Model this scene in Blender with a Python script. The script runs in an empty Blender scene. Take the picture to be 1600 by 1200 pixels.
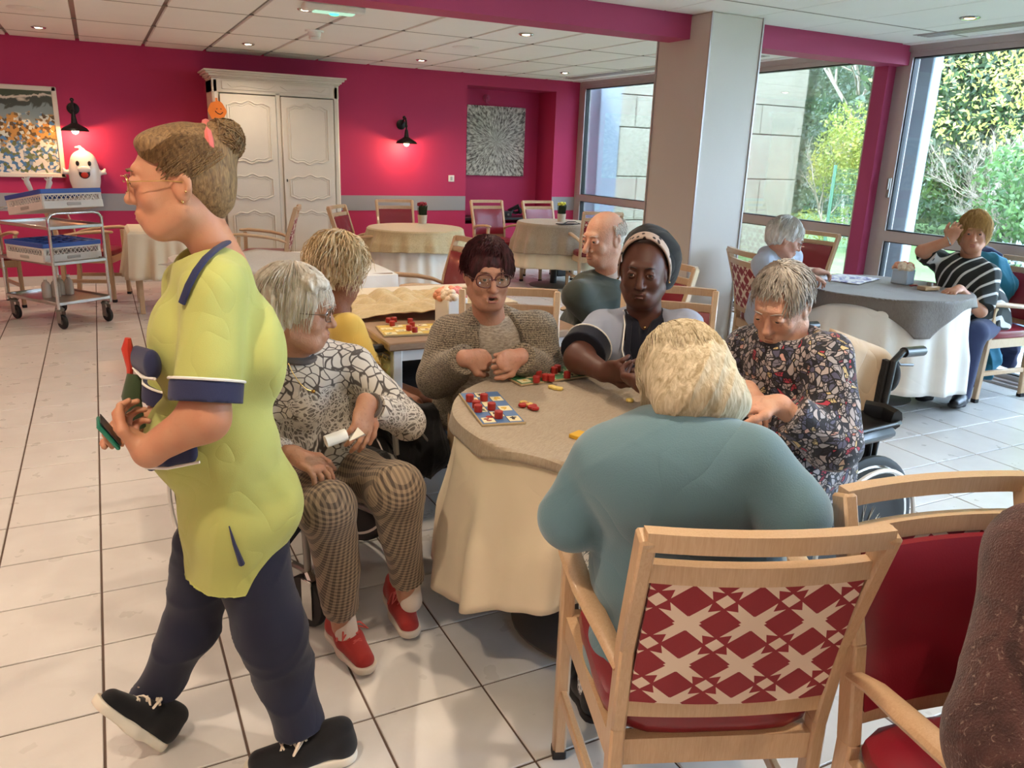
import bpy, bmesh, math, random
import numpy as np
from mathutils import Vector, Matrix
SC = bpy.context.scene
COL = SC.collection
random.seed(7); RNG = np.random.default_rng(5)
# ---------------------------------------------------------------- camera (metres; z up, y away, x right)
FPX, PITCH, ROLL, YAW, CAMZ = 1233.5, 0.286326, 0.035618, 0.479080, 1.5326
def cam_axes():
    cy, sy, cp, sp = math.cos(YAW), math.sin(YAW), math.cos(PITCH), math.sin(PITCH)
    F = np.array([sy*cp, cy*cp, -sp]); R = np.array([cy, -sy, 0.]); U = np.cross(R, F)
    c, s = math.cos(ROLL), math.sin(ROLL)
    return F, c*R + s*U, -s*R + c*U
CF, CR, CU = cam_axes(); CP = np.array([0., 0., CAMZ])
cam_d = bpy.data.cameras.new('camera'); cam = bpy.data.objects.new('camera', cam_d); COL.objects.link(cam)
m = Matrix(((CR[0], CU[0], -CF[0], 0), (CR[1], CU[1], -CF[1], 0), (CR[2], CU[2], -CF[2], CAMZ), (0, 0, 0, 1)))
cam.matrix_world = m
cam_d.sensor_width = 36; cam_d.lens = FPX/1600*36; cam_d.clip_start = .05; cam_d.clip_end = 200
SC.camera = cam
# ---------------------------------------------------------------- world, sun, exposure
SC.view_settings.view_transform = 'Standard'; SC.view_settings.look = 'None'
SC.view_settings.gamma = 1; SC.view_settings.use_curve_mapping = False
SC.view_settings.exposure = 1.1
W = bpy.data.worlds.new('sky'); SC.world = W; W.use_nodes = True
nt = W.node_tree; bg = nt.nodes['Background']
bg.inputs['Color'].default_value = (.56, .74, 1.0, 1); bg.inputs['Strength'].default_value = 13.5
sun_d = bpy.data.lights.new('sun', 'SUN'); sun_d.energy = 3.6; sun_d.angle = .12; sun_d.color = (1, .95, .84)
sun = bpy.data.objects.new('sun', sun_d); COL.objects.link(sun); sun.rotation_euler = (math.radians(48), 0, math.radians(-28))
def pane_light(name, loc, sx, sy):
    d = bpy.data.lights.new(name, 'AREA'); d.shape = 'RECTANGLE'; d.size = sx; d.size_y = sy
    d.cycles.is_portal = True
    o = bpy.data.objects.new(name, d); COL.objects.link(o); o.location = loc
    o.rotation_euler = (math.radians(90), 0, math.radians(90)); return o
for yc, w in ((8.4, 2.4), (5.7, 2.2), (3.35, 2.5), (.6, 2.5), (-2.0, 2.4)):
    pane_light('daylight_portal', (6.02, yc, 1.25), w, 2.3)
# ---------------------------------------------------------------- back-projection of measured picture points to world points
def ray(x, y): return CF + CR*(x-800)/FPX + CU*(600-y)/FPX
def pz(x, y, z=0.): d = ray(x, y); return CP + d*(z-CAMZ)/d[2]
def py_(x, y, Y): d = ray(x, y); return CP + d*Y/d[1]
def px_(x, y, X): d = ray(x, y); return CP + d*X/d[0]
def pd(x, y, t): return CP + ray(x, y)*t
# ---------------------------------------------------------------- mesh helpers
class MB:
    def __init__(s): s.v = []; s.f = []
    def add(s, vs, fs):
        n = len(s.v); s.v += [tuple(map(float, q)) for q in vs]; s.f += [tuple(i+n for i in f) for f in fs]; return s
    def box(s, c, d, rot=None, bev=0.0, mat=None):
        hx, hy, hz = d[0]/2, d[1]/2, d[2]/2
        if bev <= 0:
            vs = [(x, y, z) for z in (-hz, hz) for x, y in ((-hx, -hy), (hx, -hy), (hx, hy), (-hx, hy))]
            fs = [(3, 2, 1, 0), (4, 5, 6, 7), (0, 1, 5, 4), (1, 2, 6, 5), (2, 3, 7, 6), (3, 0, 4, 7)]
        else:
            b = min(bev, hx*.9, hy*.9, hz*.9); vs = []; 
            for z, k in ((-hz, b), (-hz+b, 0), (hz-b, 0), (hz, b)):
                vs += [(-hx+k, -hy+b, z), (-hx+b, -hy+k, z), (hx-b, -hy+k, z), (hx-k, -hy+b, z), (hx-k, hy-b, z), (hx-b, hy-k, z), (-hx+b, hy-k, z), (-hx+k, hy-b, z)]
            fs = [tuple(range(7, -1, -1)), tuple(range(24, 32))]
            for L in range(3):
                for i in range(8): j = (i+1) % 8; fs.append((L*8+i, L*8+j, L*8+8+j, L*8+8+i))
        M = Matrix.Translation(c)
        if rot is not None: M = M @ (rot.to_4x4() if isinstance(rot, Matrix) else Matrix.Rotation(rot, 4, 'Z'))
        return s.add([M @ Vector(v) for v in vs], fs)
    def bar(s, a, b, w, h, up=(0, 0, 1), bev=0.0):
        a, b = Vector(a), Vector(b); d = b-a; z = d.normalized(); x = Vector(up).cross(z)
        if x.length < 1e-4: x = Vector((1, 0, 0)).cross(z)
        x.normalize(); y = z.cross(x)
        R = Matrix((x, y, z)).transposed()
        return s.box((a+b)/2, (w, h, d.length), R, bev)
    def tube(s, pts, r, n=8, cap=True, flat=None, closed=False):
        pts = [Vector(p) for p in pts]; m_ = len(pts); rs = r if hasattr(r, '__len__') else [r]*m_
        prev = None; vs = []; fs = []
        for i, p in enumerate(pts):
            if closed: t = pts[(i+1) % m_]-pts[i-1]
            else: t = (pts[min(i+1, m_-1)]-pts[max(i-1, 0)])
            t = t.normalized() if t.length > 1e-9 else Vector((0, 0, 1))
            if prev is None:
                x = t.cross(Vector((0, 0, 1)))
                if x.length < .1: x = t.cross(Vector((0, 1, 0)))
            else: x = prev - t*prev.dot(t)
            x.normalize(); prev = x; y = t.cross(x)
            for k in range(n):
                a = 2*math.pi*k/n; e = (flat or 1.0)
                vs.append(p + x*rs[i]*math.cos(a) + y*rs[i]*e*math.sin(a))
        mm = m_ if closed else m_-1
        for i in range(mm):
            i2 = (i+1) % m_
            for k in range(n): k2 = (k+1) % n; fs.append((i*n+k, i*n+k2, i2*n+k2, i2*n+k))
        if cap and not closed: fs += [tuple(range(n-1, -1, -1)), tuple((m_-1)*n+k for k in range(n))]
        return s.add(vs, fs)
    def lathe(s, prof, c=(0, 0, 0), n=24, R=None):
        vs = []; fs = []
        for r, z in prof:
            for k in range(n):
                a = 2*math.pi*k/n; v = Vector((r*math.cos(a), r*math.sin(a), z))
                if R is not None: v = R @ v
                vs.append(v+Vector(c))
        for i in range(len(prof)-1):
            for k in range(n): k2 = (k+1) % n; fs.append((i*n+k, i*n+k2, (i+1)*n+k2, (i+1)*n+k))
        if prof[0][0] > 1e-5: fs.append(tuple(range(n-1, -1, -1)))
        if prof[-1][0] > 1e-5: fs.append(tuple((len(prof)-1)*n+k for k in range(n)))
        return s.add(vs, fs)
    def cyl(s, a, b, r, n=16, r2=None): return s.tube([a, b], [r, r if r2 is None else r2], n)
    def ball(s, c, r, n=12, sc=(1, 1, 1)):
        prof = [(max(1e-6, math.sin(math.pi*i/(n//2+1))), -math.cos(math.pi*i/(n//2+1))) for i in range(n//2+2)]
        t = MB().lathe(prof, n=n)
        return s.add([(c[0]+v[0]*r*sc[0], c[1]+v[1]*r*sc[1], c[2]+v[2]*r*sc[2]) for v in t.v], t.f)
    def prism(s, poly, z0, z1, M=None):
        n = len(poly); vs = [Vector((x, y, z0)) for x, y in poly]+[Vector((x, y, z1)) for x, y in poly]
        if M is not None: vs = [M @ v for v in vs]
        return s.add(vs, [tuple(range(n-1, -1, -1)), tuple(range(n, 2*n))]+[(i, (i+1) % n, n+(i+1) % n, n+i) for i in range(n)])
    def grid(s, fn, nu, nv, closed_u=False):
        vs = [fn(i/(nu if closed_u else nu-1), j/(nv-1)) for j in range(nv) for i in range(nu)]; fs = []
        for j in range(nv-1):
            for i in range(nu if closed_u else nu-1):
                i2 = (i+1) % nu; fs.append((j*nu+i, j*nu+i2, (j+1)*nu+i2, (j+1)*nu+i))
        return s.add(vs, fs)
def link_mesh(name, me, mat, parent=None, smooth=None):
    o = bpy.data.objects.new(name, me); COL.objects.link(o)
    if mat is not None and not me.materials: me.materials.append(mat)
    if parent is not None: o.parent = parent
    return o
def obj(name, mb, mat, parent=None, smooth=True, solid=0, kind=None):
    me = bpy.data.meshes.new(name); me.from_pydata(mb.v, [], mb.f); me.validate()
    if smooth:
        me.polygons.foreach_set('use_smooth', [True]*len(me.polygons))
        try: me.set_sharp_from_angle(angle=math.radians(38))
        except Exception: pass
    o = link_mesh(name, me, mat, parent)
    if solid:
        md = o.modifiers.new('thickness', 'SOLIDIFY'); md.thickness = solid; md.offset = 0
    if kind: o['kind'] = kind
    return o
def tag(o, label=None, cat=None, group=None, kind=None):
    if label: o['label'] = label
    if cat: o['category'] = cat
    if group: o['group'] = group
    if kind: o['kind'] = kind
    return o
def thing(name, label, cat, loc=(0, 0, 0), rz=0, group=None):
    o = bpy.data.objects.new(name, None); COL.objects.link(o); o.location = loc; o.rotation_euler = (0, 0, rz)
    o.empty_display_size = .1
    return tag(o, label, cat, group)
def copy_tree(o, parent=None):
    c = o.copy(); COL.objects.link(c); c.parent = parent
    for ch in list(o.children): copy_tree(ch, c)
    return c
def place(o, loc, rz, label=None, group=None):
    o.location = loc; o.rotation_euler = (0, 0, rz)
    if label: o['label'] = label
    if group: o['group'] = group
    return o
def struct(name, mb, mat, parent=None, smooth=False):
    o = obj(name, mb, mat, parent, smooth)
    if parent is None: o['kind'] = 'structure'
    return o
# ---------------------------------------------------------------- implicit-surface modelling (one continuous smooth surface per call)
class SD:
    def __init__(s, res=.005): s.res = res; s.P = []
    def cone(s, a, b, ra, rb, k=.012, w=None, sc=1.0, cut=None, op=0, shrink=0):
        s.P.append(('c', np.array(a, float), np.array(b, float), ra, rb, k, None if w is None else np.array(w, float), sc, cut, op)); return s
    def ell(s, c, r, R=None, k=.012, op=0, cut=None):
        s.P.append(('e', np.array(c, float), np.array(r, float), None if R is None else np.array(R, float), 0, k, None, 1, cut, op)); return s
    def chain(s, pts, rs, k=.008):
        for i in range(len(pts)-1): s.cone(pts[i], pts[i+1], rs[i], rs[i+1], k)
        return s
    def bb(s, q):
        if q[0] == 'c':
            r = max(q[3], q[4])*max(1, q[7]); return np.minimum(q[1], q[2])-r, np.maximum(q[1], q[2])+r
        r = q[2].max() if q[3] is not None else q[2]; return q[1]-r, q[1]+r
    def mesh(s):
        res = s.res; B = [s.bb(q) for q in s.P if q[9] == 0]
        lo = np.min([b[0] for b in B], 0)-4*res; hi = np.max([b[1] for b in B], 0)+4*res
        N = np.ceil((hi-lo)/res).astype(int)+1
        D = np.full(N, 1e2, np.float32)
        ax = [(lo[i]+res*np.arange(N[i])).astype(np.float32) for i in range(3)]
        for q in s.P:
            k = q[5]; b0, b1 = s.bb(q); pad = k+3.2*res
            i0 = np.clip(((b0-pad-lo)/res).astype(int), 0, N-1); i1 = np.clip(((b1+pad-lo)/res).astype(int)+2, 1, N)
            if (i1 <= i0).any(): continue
            sl = tuple(slice(i0[i], i1[i]) for i in range(3))
            X = ax[0][sl[0]][:, None, None]; Y = ax[1][sl[1]][None, :, None]; Z = ax[2][sl[2]][None, None, :]
            if q[0] == 'c':
                a, b, ra, rb, w, sc = q[1], q[2], q[3], q[4], q[6], q[7]
                px, py, pz2 = X-a[0], Y-a[1], Z-a[2]; d = b-a
                if w is not None:
                    g = 1/sc-1; pw = (px*w[0]+py*w[1]+pz2*w[2])*g
                    px, py, pz2 = px+pw*w[0], py+pw*w[1], pz2+pw*w[2]; d = d+(d@w)*g*w
                h = np.clip((px*d[0]+py*d[1]+pz2*d[2])/max(d@d, 1e-9), 0, 1)
                dd = np.sqrt((px-h*d[0])**2+(py-h*d[1])**2+(pz2-h*d[2])**2)-(ra+(rb-ra)*h)
            else:
                px, py, pz2 = X-q[1][0], Y-q[1][1], Z-q[1][2]; r = q[2]
                if q[3] is not None:
                    R = q[3]; px, py, pz2 = px*R[0, 0]+py*R[0, 1]+pz2*R[0, 2], px*R[1, 0]+py*R[1, 1]+pz2*R[1, 2], px*R[2, 0]+py*R[2, 1]+pz2*R[2, 2]
                k0 = np.sqrt((px/r[0])**2+(py/r[1])**2+(pz2/r[2])**2)+1e-9
                k1 = np.sqrt((px/r[0]**2)**2+(py/r[1]**2)**2+(pz2/r[2]**2)**2)+1e-9
                dd = k0*(k0-1)/k1
            if q[8] is not None:
                for cp, cn in (q[8] if isinstance(q[8], list) else [q[8]]):
                    dd = np.maximum(dd, (X-cp[0])*cn[0]+(Y-cp[1])*cn[1]+(Z-cp[2])*cn[2])
            G = D[sl]
            if q[9] == 0:
                h = np.maximum(k-np.abs(G-dd), 0)/k; D[sl] = np.minimum(G, dd)-h*h*k*.25
            elif q[9] == 1:
                h = np.maximum(k-np.abs(G+dd), 0)/k; D[sl] = np.maximum(G, -dd)+h*h*k*.25
            else:   # intersection applied over whole grid part
                D[sl] = np.maximum(G, dd)
        return surface_nets(D, lo, res)
def surface_nets(D, lo, res):
    S = D < 0; n = [m_-1 for m_ in D.shape]
    cnt = np.zeros(n, np.int8)
    for dx in (0, 1):
        for dy in (0, 1):
            for dz in (0, 1): cnt += S[dx:n[0]+dx, dy:n[1]+dy, dz:n[2]+dz]
    I, J, K = np.nonzero((cnt > 0) & (cnt < 8))
    pos = np.zeros((len(I), 3), np.float32); c = np.zeros(len(I), np.float32)
    cor = [(a, b, d) for a in (0, 1) for b in (0, 1) for d in (0, 1)]
    for p in cor:
        for ax in range(3):
            if p[ax]: continue
            q = list(p); q[ax] = 1
            va = D[I+p[0], J+p[1], K+p[2]]; vb = D[I+q[0], J+q[1], K+q[2]]
            x = (va < 0) != (vb < 0); t = np.where(x, va/np.where(x, va-vb, 1), 0)
            t = np.clip(t, 0, 1)
            for a in range(3): pos[:, a] += np.where(x, p[a]+(t if a == ax else 0), 0)
            c += x
    pos /= c[:, None]
    V = lo+(np.stack([I, J, K], 1)+pos)*res
    idx = np.full(n, -1, np.int32); idx[I, J, K] = np.arange(len(I))
    F = []
    for ax in range(3):
        u, v = (ax+1) % 3, (ax+2) % 3
        sl0 = [slice(None)]*3; sl1 = [slice(None)]*3
        sl0[ax] = slice(0, D.shape[ax]-1); sl1[ax] = slice(1, None)
        for a in (u, v): sl0[a] = sl1[a] = slice(1, D.shape[a]-1)
        A, Bq = S[tuple(sl0)], S[tuple(sl1)]
        x = np.stack(np.nonzero(A != Bq), 1)
        if not len(x): continue
        ins = A[tuple(x.T)]
        x[:, u] += 1; x[:, v] += 1
        def ci(du, dv):
            y = x.copy(); y[:, u] -= du; y[:, v] -= dv; return idx[y[:, 0], y[:, 1], y[:, 2]]
        q = np.stack([ci(1, 1), ci(0, 1), ci(0, 0), ci(1, 0)], 1)
        q[~ins] = q[~ins][:, ::-1]
        F.append(q)
    F = np.concatenate(F); F = F[(F >= 0).all(1)]
    return V, F
def np_mesh(name, parts, mats, parent=None, disp=None, kind=None):
    """parts: list of (V, F, material index); one mesh object"""
    V = np.concatenate([p[0] for p in parts]).astype(np.float32); off = 0; Fs = []; mi = []
    for p in parts:
        Fs.append(p[1]+off); off += len(p[0]); mi.append(np.full(len(p[1]), p[2] if len(p) > 2 else 0, np.int32))
    F = np.concatenate(Fs).astype(np.int32); mi = np.concatenate(mi)
    me = bpy.data.meshes.new(name); me.vertices.add(len(V)); me.vertices.foreach_set('co', V.ravel())
    me.loops.add(F.size); me.loops.foreach_set('vertex_index', F.ravel())
    me.polygons.add(len(F)); me.polygons.foreach_set('loop_start', np.arange(0, F.size, 4, dtype=np.int32)); me.polygons.foreach_set('loop_total', np.full(len(F), 4, np.int32))
    me.polygons.foreach_set('use_smooth', np.ones(len(F), bool)); me.polygons.foreach_set('material_index', mi)
    me.update(calc_edges=True)
    if disp is not None:
        Nn = np.zeros(len(V)*3, np.float32); me.vertices.foreach_get('normal', Nn); Nn = Nn.reshape(-1, 3)
        V = V+Nn*disp(V, Nn)[:, None]; me.vertices.foreach_set('co', V.astype(np.float32).ravel()); me.update()
    for m_ in (mats if isinstance(mats, (list, tuple)) else [mats]): me.materials.append(m_)
    o = bpy.data.objects.new(name, me); COL.objects.link(o)
    if parent is not None: o.parent = parent
    if kind: o['kind'] = kind
    return o
def folds(amp, f=22, seed=0, dirv=(0, 0, 1)):
    r = np.random.default_rng(seed); K = r.normal(0, f, (5, 3)); ph = r.uniform(0, 6.28, 5); A = amp*2.8
    def fn(V, N):
        s = np.zeros(len(V))
        for i in range(5):
            w = V@K[i]+ph[i]+1.4*np.sin(V@K[(i+2) % 5]*.45+ph[i-1])
            s += 1-2*np.abs(np.sin(w*.5))**.7
        return A*s/5
    return fn
# ---------------------------------------------------------------- materials (procedural)
class NB:
    def __init__(s, name):
        s.m = bpy.data.materials.new(name); s.m.use_nodes = True; s.t = s.m.node_tree; s.n = s.t.nodes; s.b = s.n['Principled BSDF']
    def N(s, ty, **kw):
        n = s.n.new(ty)
        for k, v in kw.items():
            if k.startswith('i_'):
                k = k[2:]; k = int(k) if k.isdigit() else k
                s.set(n.inputs[k], v)
            else: setattr(n, k, v)
        return n
    def set(s, inp, v):
        if isinstance(v, bpy.types.NodeSocket): s.t.links.new(v, inp)
        elif isinstance(v, (tuple, list)) and len(v) == 3 and inp.type == 'RGBA': inp.default_value = (*v, 1)
        else: inp.default_value = v
    def math(s, op, a, b=0., c=None):
        n = s.n.new('ShaderNodeMath'); n.operation = op; s.set(n.inputs[0], a); s.set(n.inputs[1], b)
        if c is not None: s.set(n.inputs[2], c)
        return n.outputs[0]
    def mix(s, f, a, b):
        n = s.n.new('ShaderNodeMix'); n.data_type = 'RGBA'; s.set(n.inputs[0], f); s.set(n.inputs[6], a); s.set(n.inputs[7], b); return n.outputs[2]
    def co(s, kind='Object', scale=None):
        o = s.n.new('ShaderNodeTexCoord').outputs[kind]
        if scale is not None:
            mp = s.n.new('ShaderNodeMapping'); s.t.links.new(o, mp.inputs[0])
            mp.inputs['Scale'].default_value = scale if hasattr(scale, '__len__') else (scale,)*3; o = mp.outputs[0]
        return o
    def noise(s, scale, vec=None, detail=3., dist=0.):
        n = s.N('ShaderNodeTexNoise', i_Scale=scale, i_Detail=detail, i_Distortion=dist); s.t.links.new(vec if vec is not None else s.co(), n.inputs['Vector']); return n.outputs[0]
    def ramp(s, f, a, b):
        return s.N('ShaderNodeMapRange', i_0=f, i_1=a, i_2=b, i_3=0., i_4=1.).outputs[0]
    def bump(s, h, st=.3, d=.002):
        s.t.links.new(s.N('ShaderNodeBump', i_Strength=st, i_Distance=d, i_Height=h).outputs[0], s.b.inputs['Normal'])
    def base(s, c, rough=.6, metal=0., spec=None, sheen=0., coat=0.):
        s.set(s.b.inputs['Base Color'], c); s.set(s.b.inputs['Roughness'], rough); s.b.inputs['Metallic'].default_value = metal
        if spec is not None: s.b.inputs['Specular IOR Level'].default_value = spec
        if sheen: s.b.inputs['Sheen Weight'].default_value = sheen
        if coat: s.b.inputs['Coat Weight'].default_value = coat
        return s
def hexc(h):
    h = h.lstrip('#'); v = [int(h[i:i+2], 16)/255 for i in (0, 2, 4)]
    return tuple(x/12.92 if x <= .04045 else ((x+.055)/1.055)**2.4 for x in v)
def shade(c, k): return tuple(min(1, x*k) for x in c)
def plain(name, c, rough=.6, metal=0., var=.12, vs=9., bump=0., bs=300., spec=None, sheen=0., coat=0., per=0.):
    """a base colour with soft variation and optional fine relief"""
    c = hexc(c) if isinstance(c, str) else c
    b = NB(name); col = b.mix(b.noise(vs), shade(c, 1-var), shade(c, 1+var))
    if per:
        r = b.N('ShaderNodeObjectInfo').outputs['Random']; col = b.mix(r, shade_mix(b, col, 1-per), shade_mix(b, col, 1+per))
    b.base(col, rough, metal, spec, sheen, coat)
    if bump: b.bump(b.noise(bs, detail=2.), bump)
    return b.m
def shade_mix(b, col, k):
    n = b.n.new('ShaderNodeVectorMath'); n.operation = 'SCALE'; b.set(n.inputs[0], col); n.inputs['Scale'].default_value = k; return n.outputs[0]
def fabric(name, c, var=.1, weave=900., bump=.25, sheen=.15, rough=.85, fold=0.):
    c = hexc(c) if isinstance(c, str) else c
    b = NB(name); v = b.co()
    col = b.mix(b.noise(6., v), shade(c, 1-var), shade(c, 1+var)); b.base(col, rough, sheen=sheen, spec=.25)
    h = b.noise(weave, v, 1.)
    if fold:
        rg = b.math('ABSOLUTE', b.math('SUBTRACT', b.noise(fold*.6, v, 1., .7), .5)); h = b.math('ADD', b.math('MULTIPLY', h, .06), b.math('MULTIPLY', b.math('POWER', rg, .7), 1.6)); b.bump(h, min(1., bump*1.3), .0085)
    else: b.bump(h, bump, .003)
    return b.m
def skin(name, c, blotch=.12, aged=True):
    c = hexc(c); b = NB(name); v = b.co()
    c2 = (min(1, c[0]*1.0), c[1]*.86, c[2]*.84)
    col = b.mix(b.ramp(b.noise(22., v, 3.), .35, .7), c, c2); col = b.mix(b.math('MULTIPLY', b.ramp(b.noise(95., v, 2.), .58, .7), .35 if aged else .1), col, shade(c, .62))
    b.base(col, .5, spec=.35); b.b.inputs['Subsurface Weight'].default_value = .08; b.b.inputs['Subsurface Radius'].default_value = (.01, .004, .002); b.b.inputs['Subsurface Scale'].default_value = .5
    h = b.noise(70. if aged else 260., v, 5., 1.5); b.bump(h, .45 if aged else .15, .003); return b.m
def hairm(name, c, c2, sc=60.):
    b = NB(name); v = b.co(scale=(1, 1, .25)); f = b.ramp(b.noise(sc, v, 4., 1.), .3, .72)
    b.base(b.mix(f, hexc(c), hexc(c2)), .62, spec=.25); b.bump(b.noise(220., b.co(scale=(1, 1, .2)), 3.), .6, .003); return b.m
def emit(name, c, st):
    b = NB(name); b.base((0, 0, 0)); b.b.inputs['Emission Color'].default_value = (*c, 1); b.b.inputs['Emission Strength'].default_value = st; return b.m
M = {}
# walls and floor
def wall_paint(name, c, c2):
    b = NB(name); v = b.co('Object'); col = b.mix(b.noise(1.3, v, 3.), hexc(c), hexc(c2)); b.base(col, .62, spec=.3)
    b.bump(b.noise(160., v, 3.), .22, .002); return b.m
M['pink'] = wall_paint('raspberry paint', '#bb3562', '#ae2f5a')
M['pinkdark'] = wall_paint('beam raspberry paint', '#b0456c', '#a63e62')
M['band'] = wall_paint('grey band paint', '#9a9b9e', '#929498')
M['white'] = wall_paint('off white paint', '#dcd4c8', '#d4ccc0')
M['column'] = wall_paint('column white paint', '#cdc6bc', '#c7c0b6')
M['plastic_white'] = plain('white plastic', '#e6e4de', .4, var=.03)
def tile_mat():
    b = NB('cream floor tile'); v = b.co('Object'); g = b.N('ShaderNodeNewGeometry').outputs['Position']
    n = b.ramp(b.noise(5., g, 4., .6), .3, .7); c = b.mix(n, hexc('#d3d0cc'), hexc('#c9c5c1'))
    st = b.ramp(b.noise(3.2, g, 5., 2.), .60, .75); c = b.mix(b.math('MULTIPLY', st, .03), c, hexc('#b9aa9a'))
    cell = b.N('ShaderNodeTexWhiteNoise'); sn = b.N('ShaderNodeVectorMath', operation='SNAP'); b.t.links.new(g, sn.inputs[0]); sn.inputs[1].default_value = (.335, .335, 5); b.t.links.new(sn.outputs[0], cell.inputs[0])
    r = b.N('ShaderNodeObjectInfo').outputs['Random']
    c = b.mix(b.math('MULTIPLY', b.math('ADD', r, cell.outputs[0]), .1), c, hexc('#b3a79b'))
    b.base(c, b.math('ADD', b.math('MULTIPLY', b.noise(9., g, 3.), .22), .2), spec=.5); b.bump(b.noise(70., g, 4.), .12, .002); return b.m
M['tile'] = tile_mat(); M['grout'] = plain('dark grout', '#5c4a40', .9, var=.1)
def ceil_mat():
    b = NB('ceiling tile board'); v = b.co('Object'); b.base(b.mix(b.noise(3., v), hexc('#f3f1ed'), hexc('#edebe7')), .8, spec=.2); b.bump(b.noise(260., v, 3.), .35, .002); return b.m
M['ceil'] = ceil_mat(); M['tbar'] = plain('ceiling runner', '#857c74', .5, var=.05)
# wood and furniture
def wood(name, a, c, ax=(1, 1, 12), sc=5., rough=.38, coat=.25):
    b = NB(name); v = b.co('Object', ax); w = b.noise(sc*3, v, 4., 1.4); b.base(b.mix(b.ramp(w, .3, .7), hexc(a), hexc(c)), rough, coat=coat)
    b.bump(b.noise(40., v, 2.), .08, .001); return b.m
M['beech'] = wood('pale beech', '#c6a684', '#b99874', (14, 14, 1.2))
M['tablewood'] = wood('brown table laminate', '#a4886e', '#937761', (2, 14, 14), 3., .4)
M['edgewood'] = wood('table edge beech', '#b59368', '#a88359', (2, 14, 14))
M['redvinyl'] = plain('red vinyl', '#7e1827', .3, var=.08, bump=.12, bs=220., coat=.15)
def star_mat():
    b = NB('red and cream star weave'); sx = b.N('ShaderNodeSeparateXYZ'); b.t.links.new(b.co('Object'), sx.inputs[0])
    m_ = b.math
    u = m_('DIVIDE', sx.outputs[0], .118); v = m_('DIVIDE', sx.outputs[2], .104)
    def cell(w, off): return m_('SUBTRACT', m_('FRACT', m_('ADD', w, off)), .5)
    x, y = cell(u, 50.5), cell(v, 50.35); ax, ay = m_('ABSOLUTE', x), m_('ABSOLUTE', y)
    d = m_('ABSOLUTE', m_('SUBTRACT', ax, ay)); r = m_('ADD', ax, ay)
    arm = m_('LESS_THAN', d, .15)
    end = m_('LESS_THAN', r, m_('ADD', .54, m_('MULTIPLY', d, 1.5)))
    core = m_('LESS_THAN', m_('ADD', m_('MULTIPLY', ax, 1.0), m_('MULTIPLY', ay, 1.3)), .22)
    star = m_('MAXIMUM', m_('MULTIPLY', arm, end), core)
    x2, y2 = cell(u, 50.), cell(v, 50.85); dia = m_('LESS_THAN', m_('ADD', m_('ABSOLUTE', x2), m_('ABSOLUTE', y2)), .15)
    f = m_('MAXIMUM', star, dia)
    b.base(b.mix(f, hexc('#8a1826'), hexc('#dfc9b4')), .75, sheen=.1); b.bump(b.noise(700., detail=1.), .2); return b.m
M['star'] = star_mat()
M['steel'] = plain('brushed stainless steel', '#b8b4ae', .28, 1., var=.1, bump=.05)
M['chrome'] = plain('chrome tube', '#c8c6c2', .18, 1., var=.04)
M['grey_metal'] = plain('grey painted metal', '#8b8781', .4, .6, var=.06)
M['darkmetal'] = plain('black iron', '#1d1a19', .45, .5, var=.1)
M['black'] = plain('black plastic', '#141416', .38, var=.1)
M['blackfab'] = fabric('black nylon cloth', '#131316', fold=30.)
M['rubber'] = plain('black rubber', '#1c1b1b', .7, var=.1)
M['greywheel'] = plain('grey rubber wheel', '#6f6b68', .6, var=.06)
M['alu'] = plain('silver aluminium frame', '#b4aca8', .38, .35, var=.04)
M['gasket'] = plain('black gasket', '#15171a', .5, var=.05)
M['cream_cloth'] = fabric('cream table linen', '#dccdb2', .06, 500., .25, .1, fold=7.)
M['white_cloth'] = fabric('white table linen', '#e4dfd6', .05, 500., .25, .1, fold=7.)
def taupe(name, a, c):
    b = NB(name); v = b.co('Object', (1, 3.2, 1)); n = b.ramp(b.noise(26., v, 4., 2.2), .35, .68); b.base(b.mix(n, hexc(a), hexc(c)), .6, sheen=.2); b.bump(b.noise(30., v, 4., 2.), .55, .004); return b.m
M['taupe'] = taupe('taupe damask linen', '#a3937e', '#94836d'); M['taupe2'] = taupe('grey taupe linen', '#6f6359', '#63584f')
M['beige_cloth'] = taupe('sand coloured linen', '#c2ae85', '#b29e77'); M['greyveil'] = taupe('pale grey cloth', '#bdb8b0', '#aaa59d')
M['armoire'] = plain('cream painted wood', '#d8cfc0', .5, var=.05, vs=5., bump=.1, bs=90.)
M['glasspane'] = None
def glass():
    b = NB('window glass'); t = b.t; tr = b.N('ShaderNodeBsdfTransparent', i_Color=(.97, .985, .985)); g = b.N('ShaderNodeBsdfGlossy', i_Roughness=.02)
    fr = b.N('ShaderNodeFresnel', i_IOR=1.45); mx = b.N('ShaderNodeMixShader'); t.links.new(b.math('MULTIPLY', fr.outputs[0], .8), mx.inputs[0]); t.links.new(tr.outputs[0], mx.inputs[1]); t.links.new(g.outputs[0], mx.inputs[2])
    t.links.new(mx.outputs[0], b.n['Material Output'].inputs[0]); return b.m
M['glasspane'] = glass()
def lens():
    b = NB('spectacle lens'); t = b.t; tr = b.N('ShaderNodeBsdfTransparent', i_Color=(.93, .93, .92)); g = b.N('ShaderNodeBsdfGlossy', i_Roughness=.05)
    mx = b.N('ShaderNodeMixShader', i_0=.08); t.links.new(tr.outputs[0], mx.inputs[1]); t.links.new(g.outputs[0], mx.inputs[2]); t.links.new(mx.outputs[0], b.n['Material Output'].inputs[0]); return b.m
M['lens'] = lens()
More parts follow.
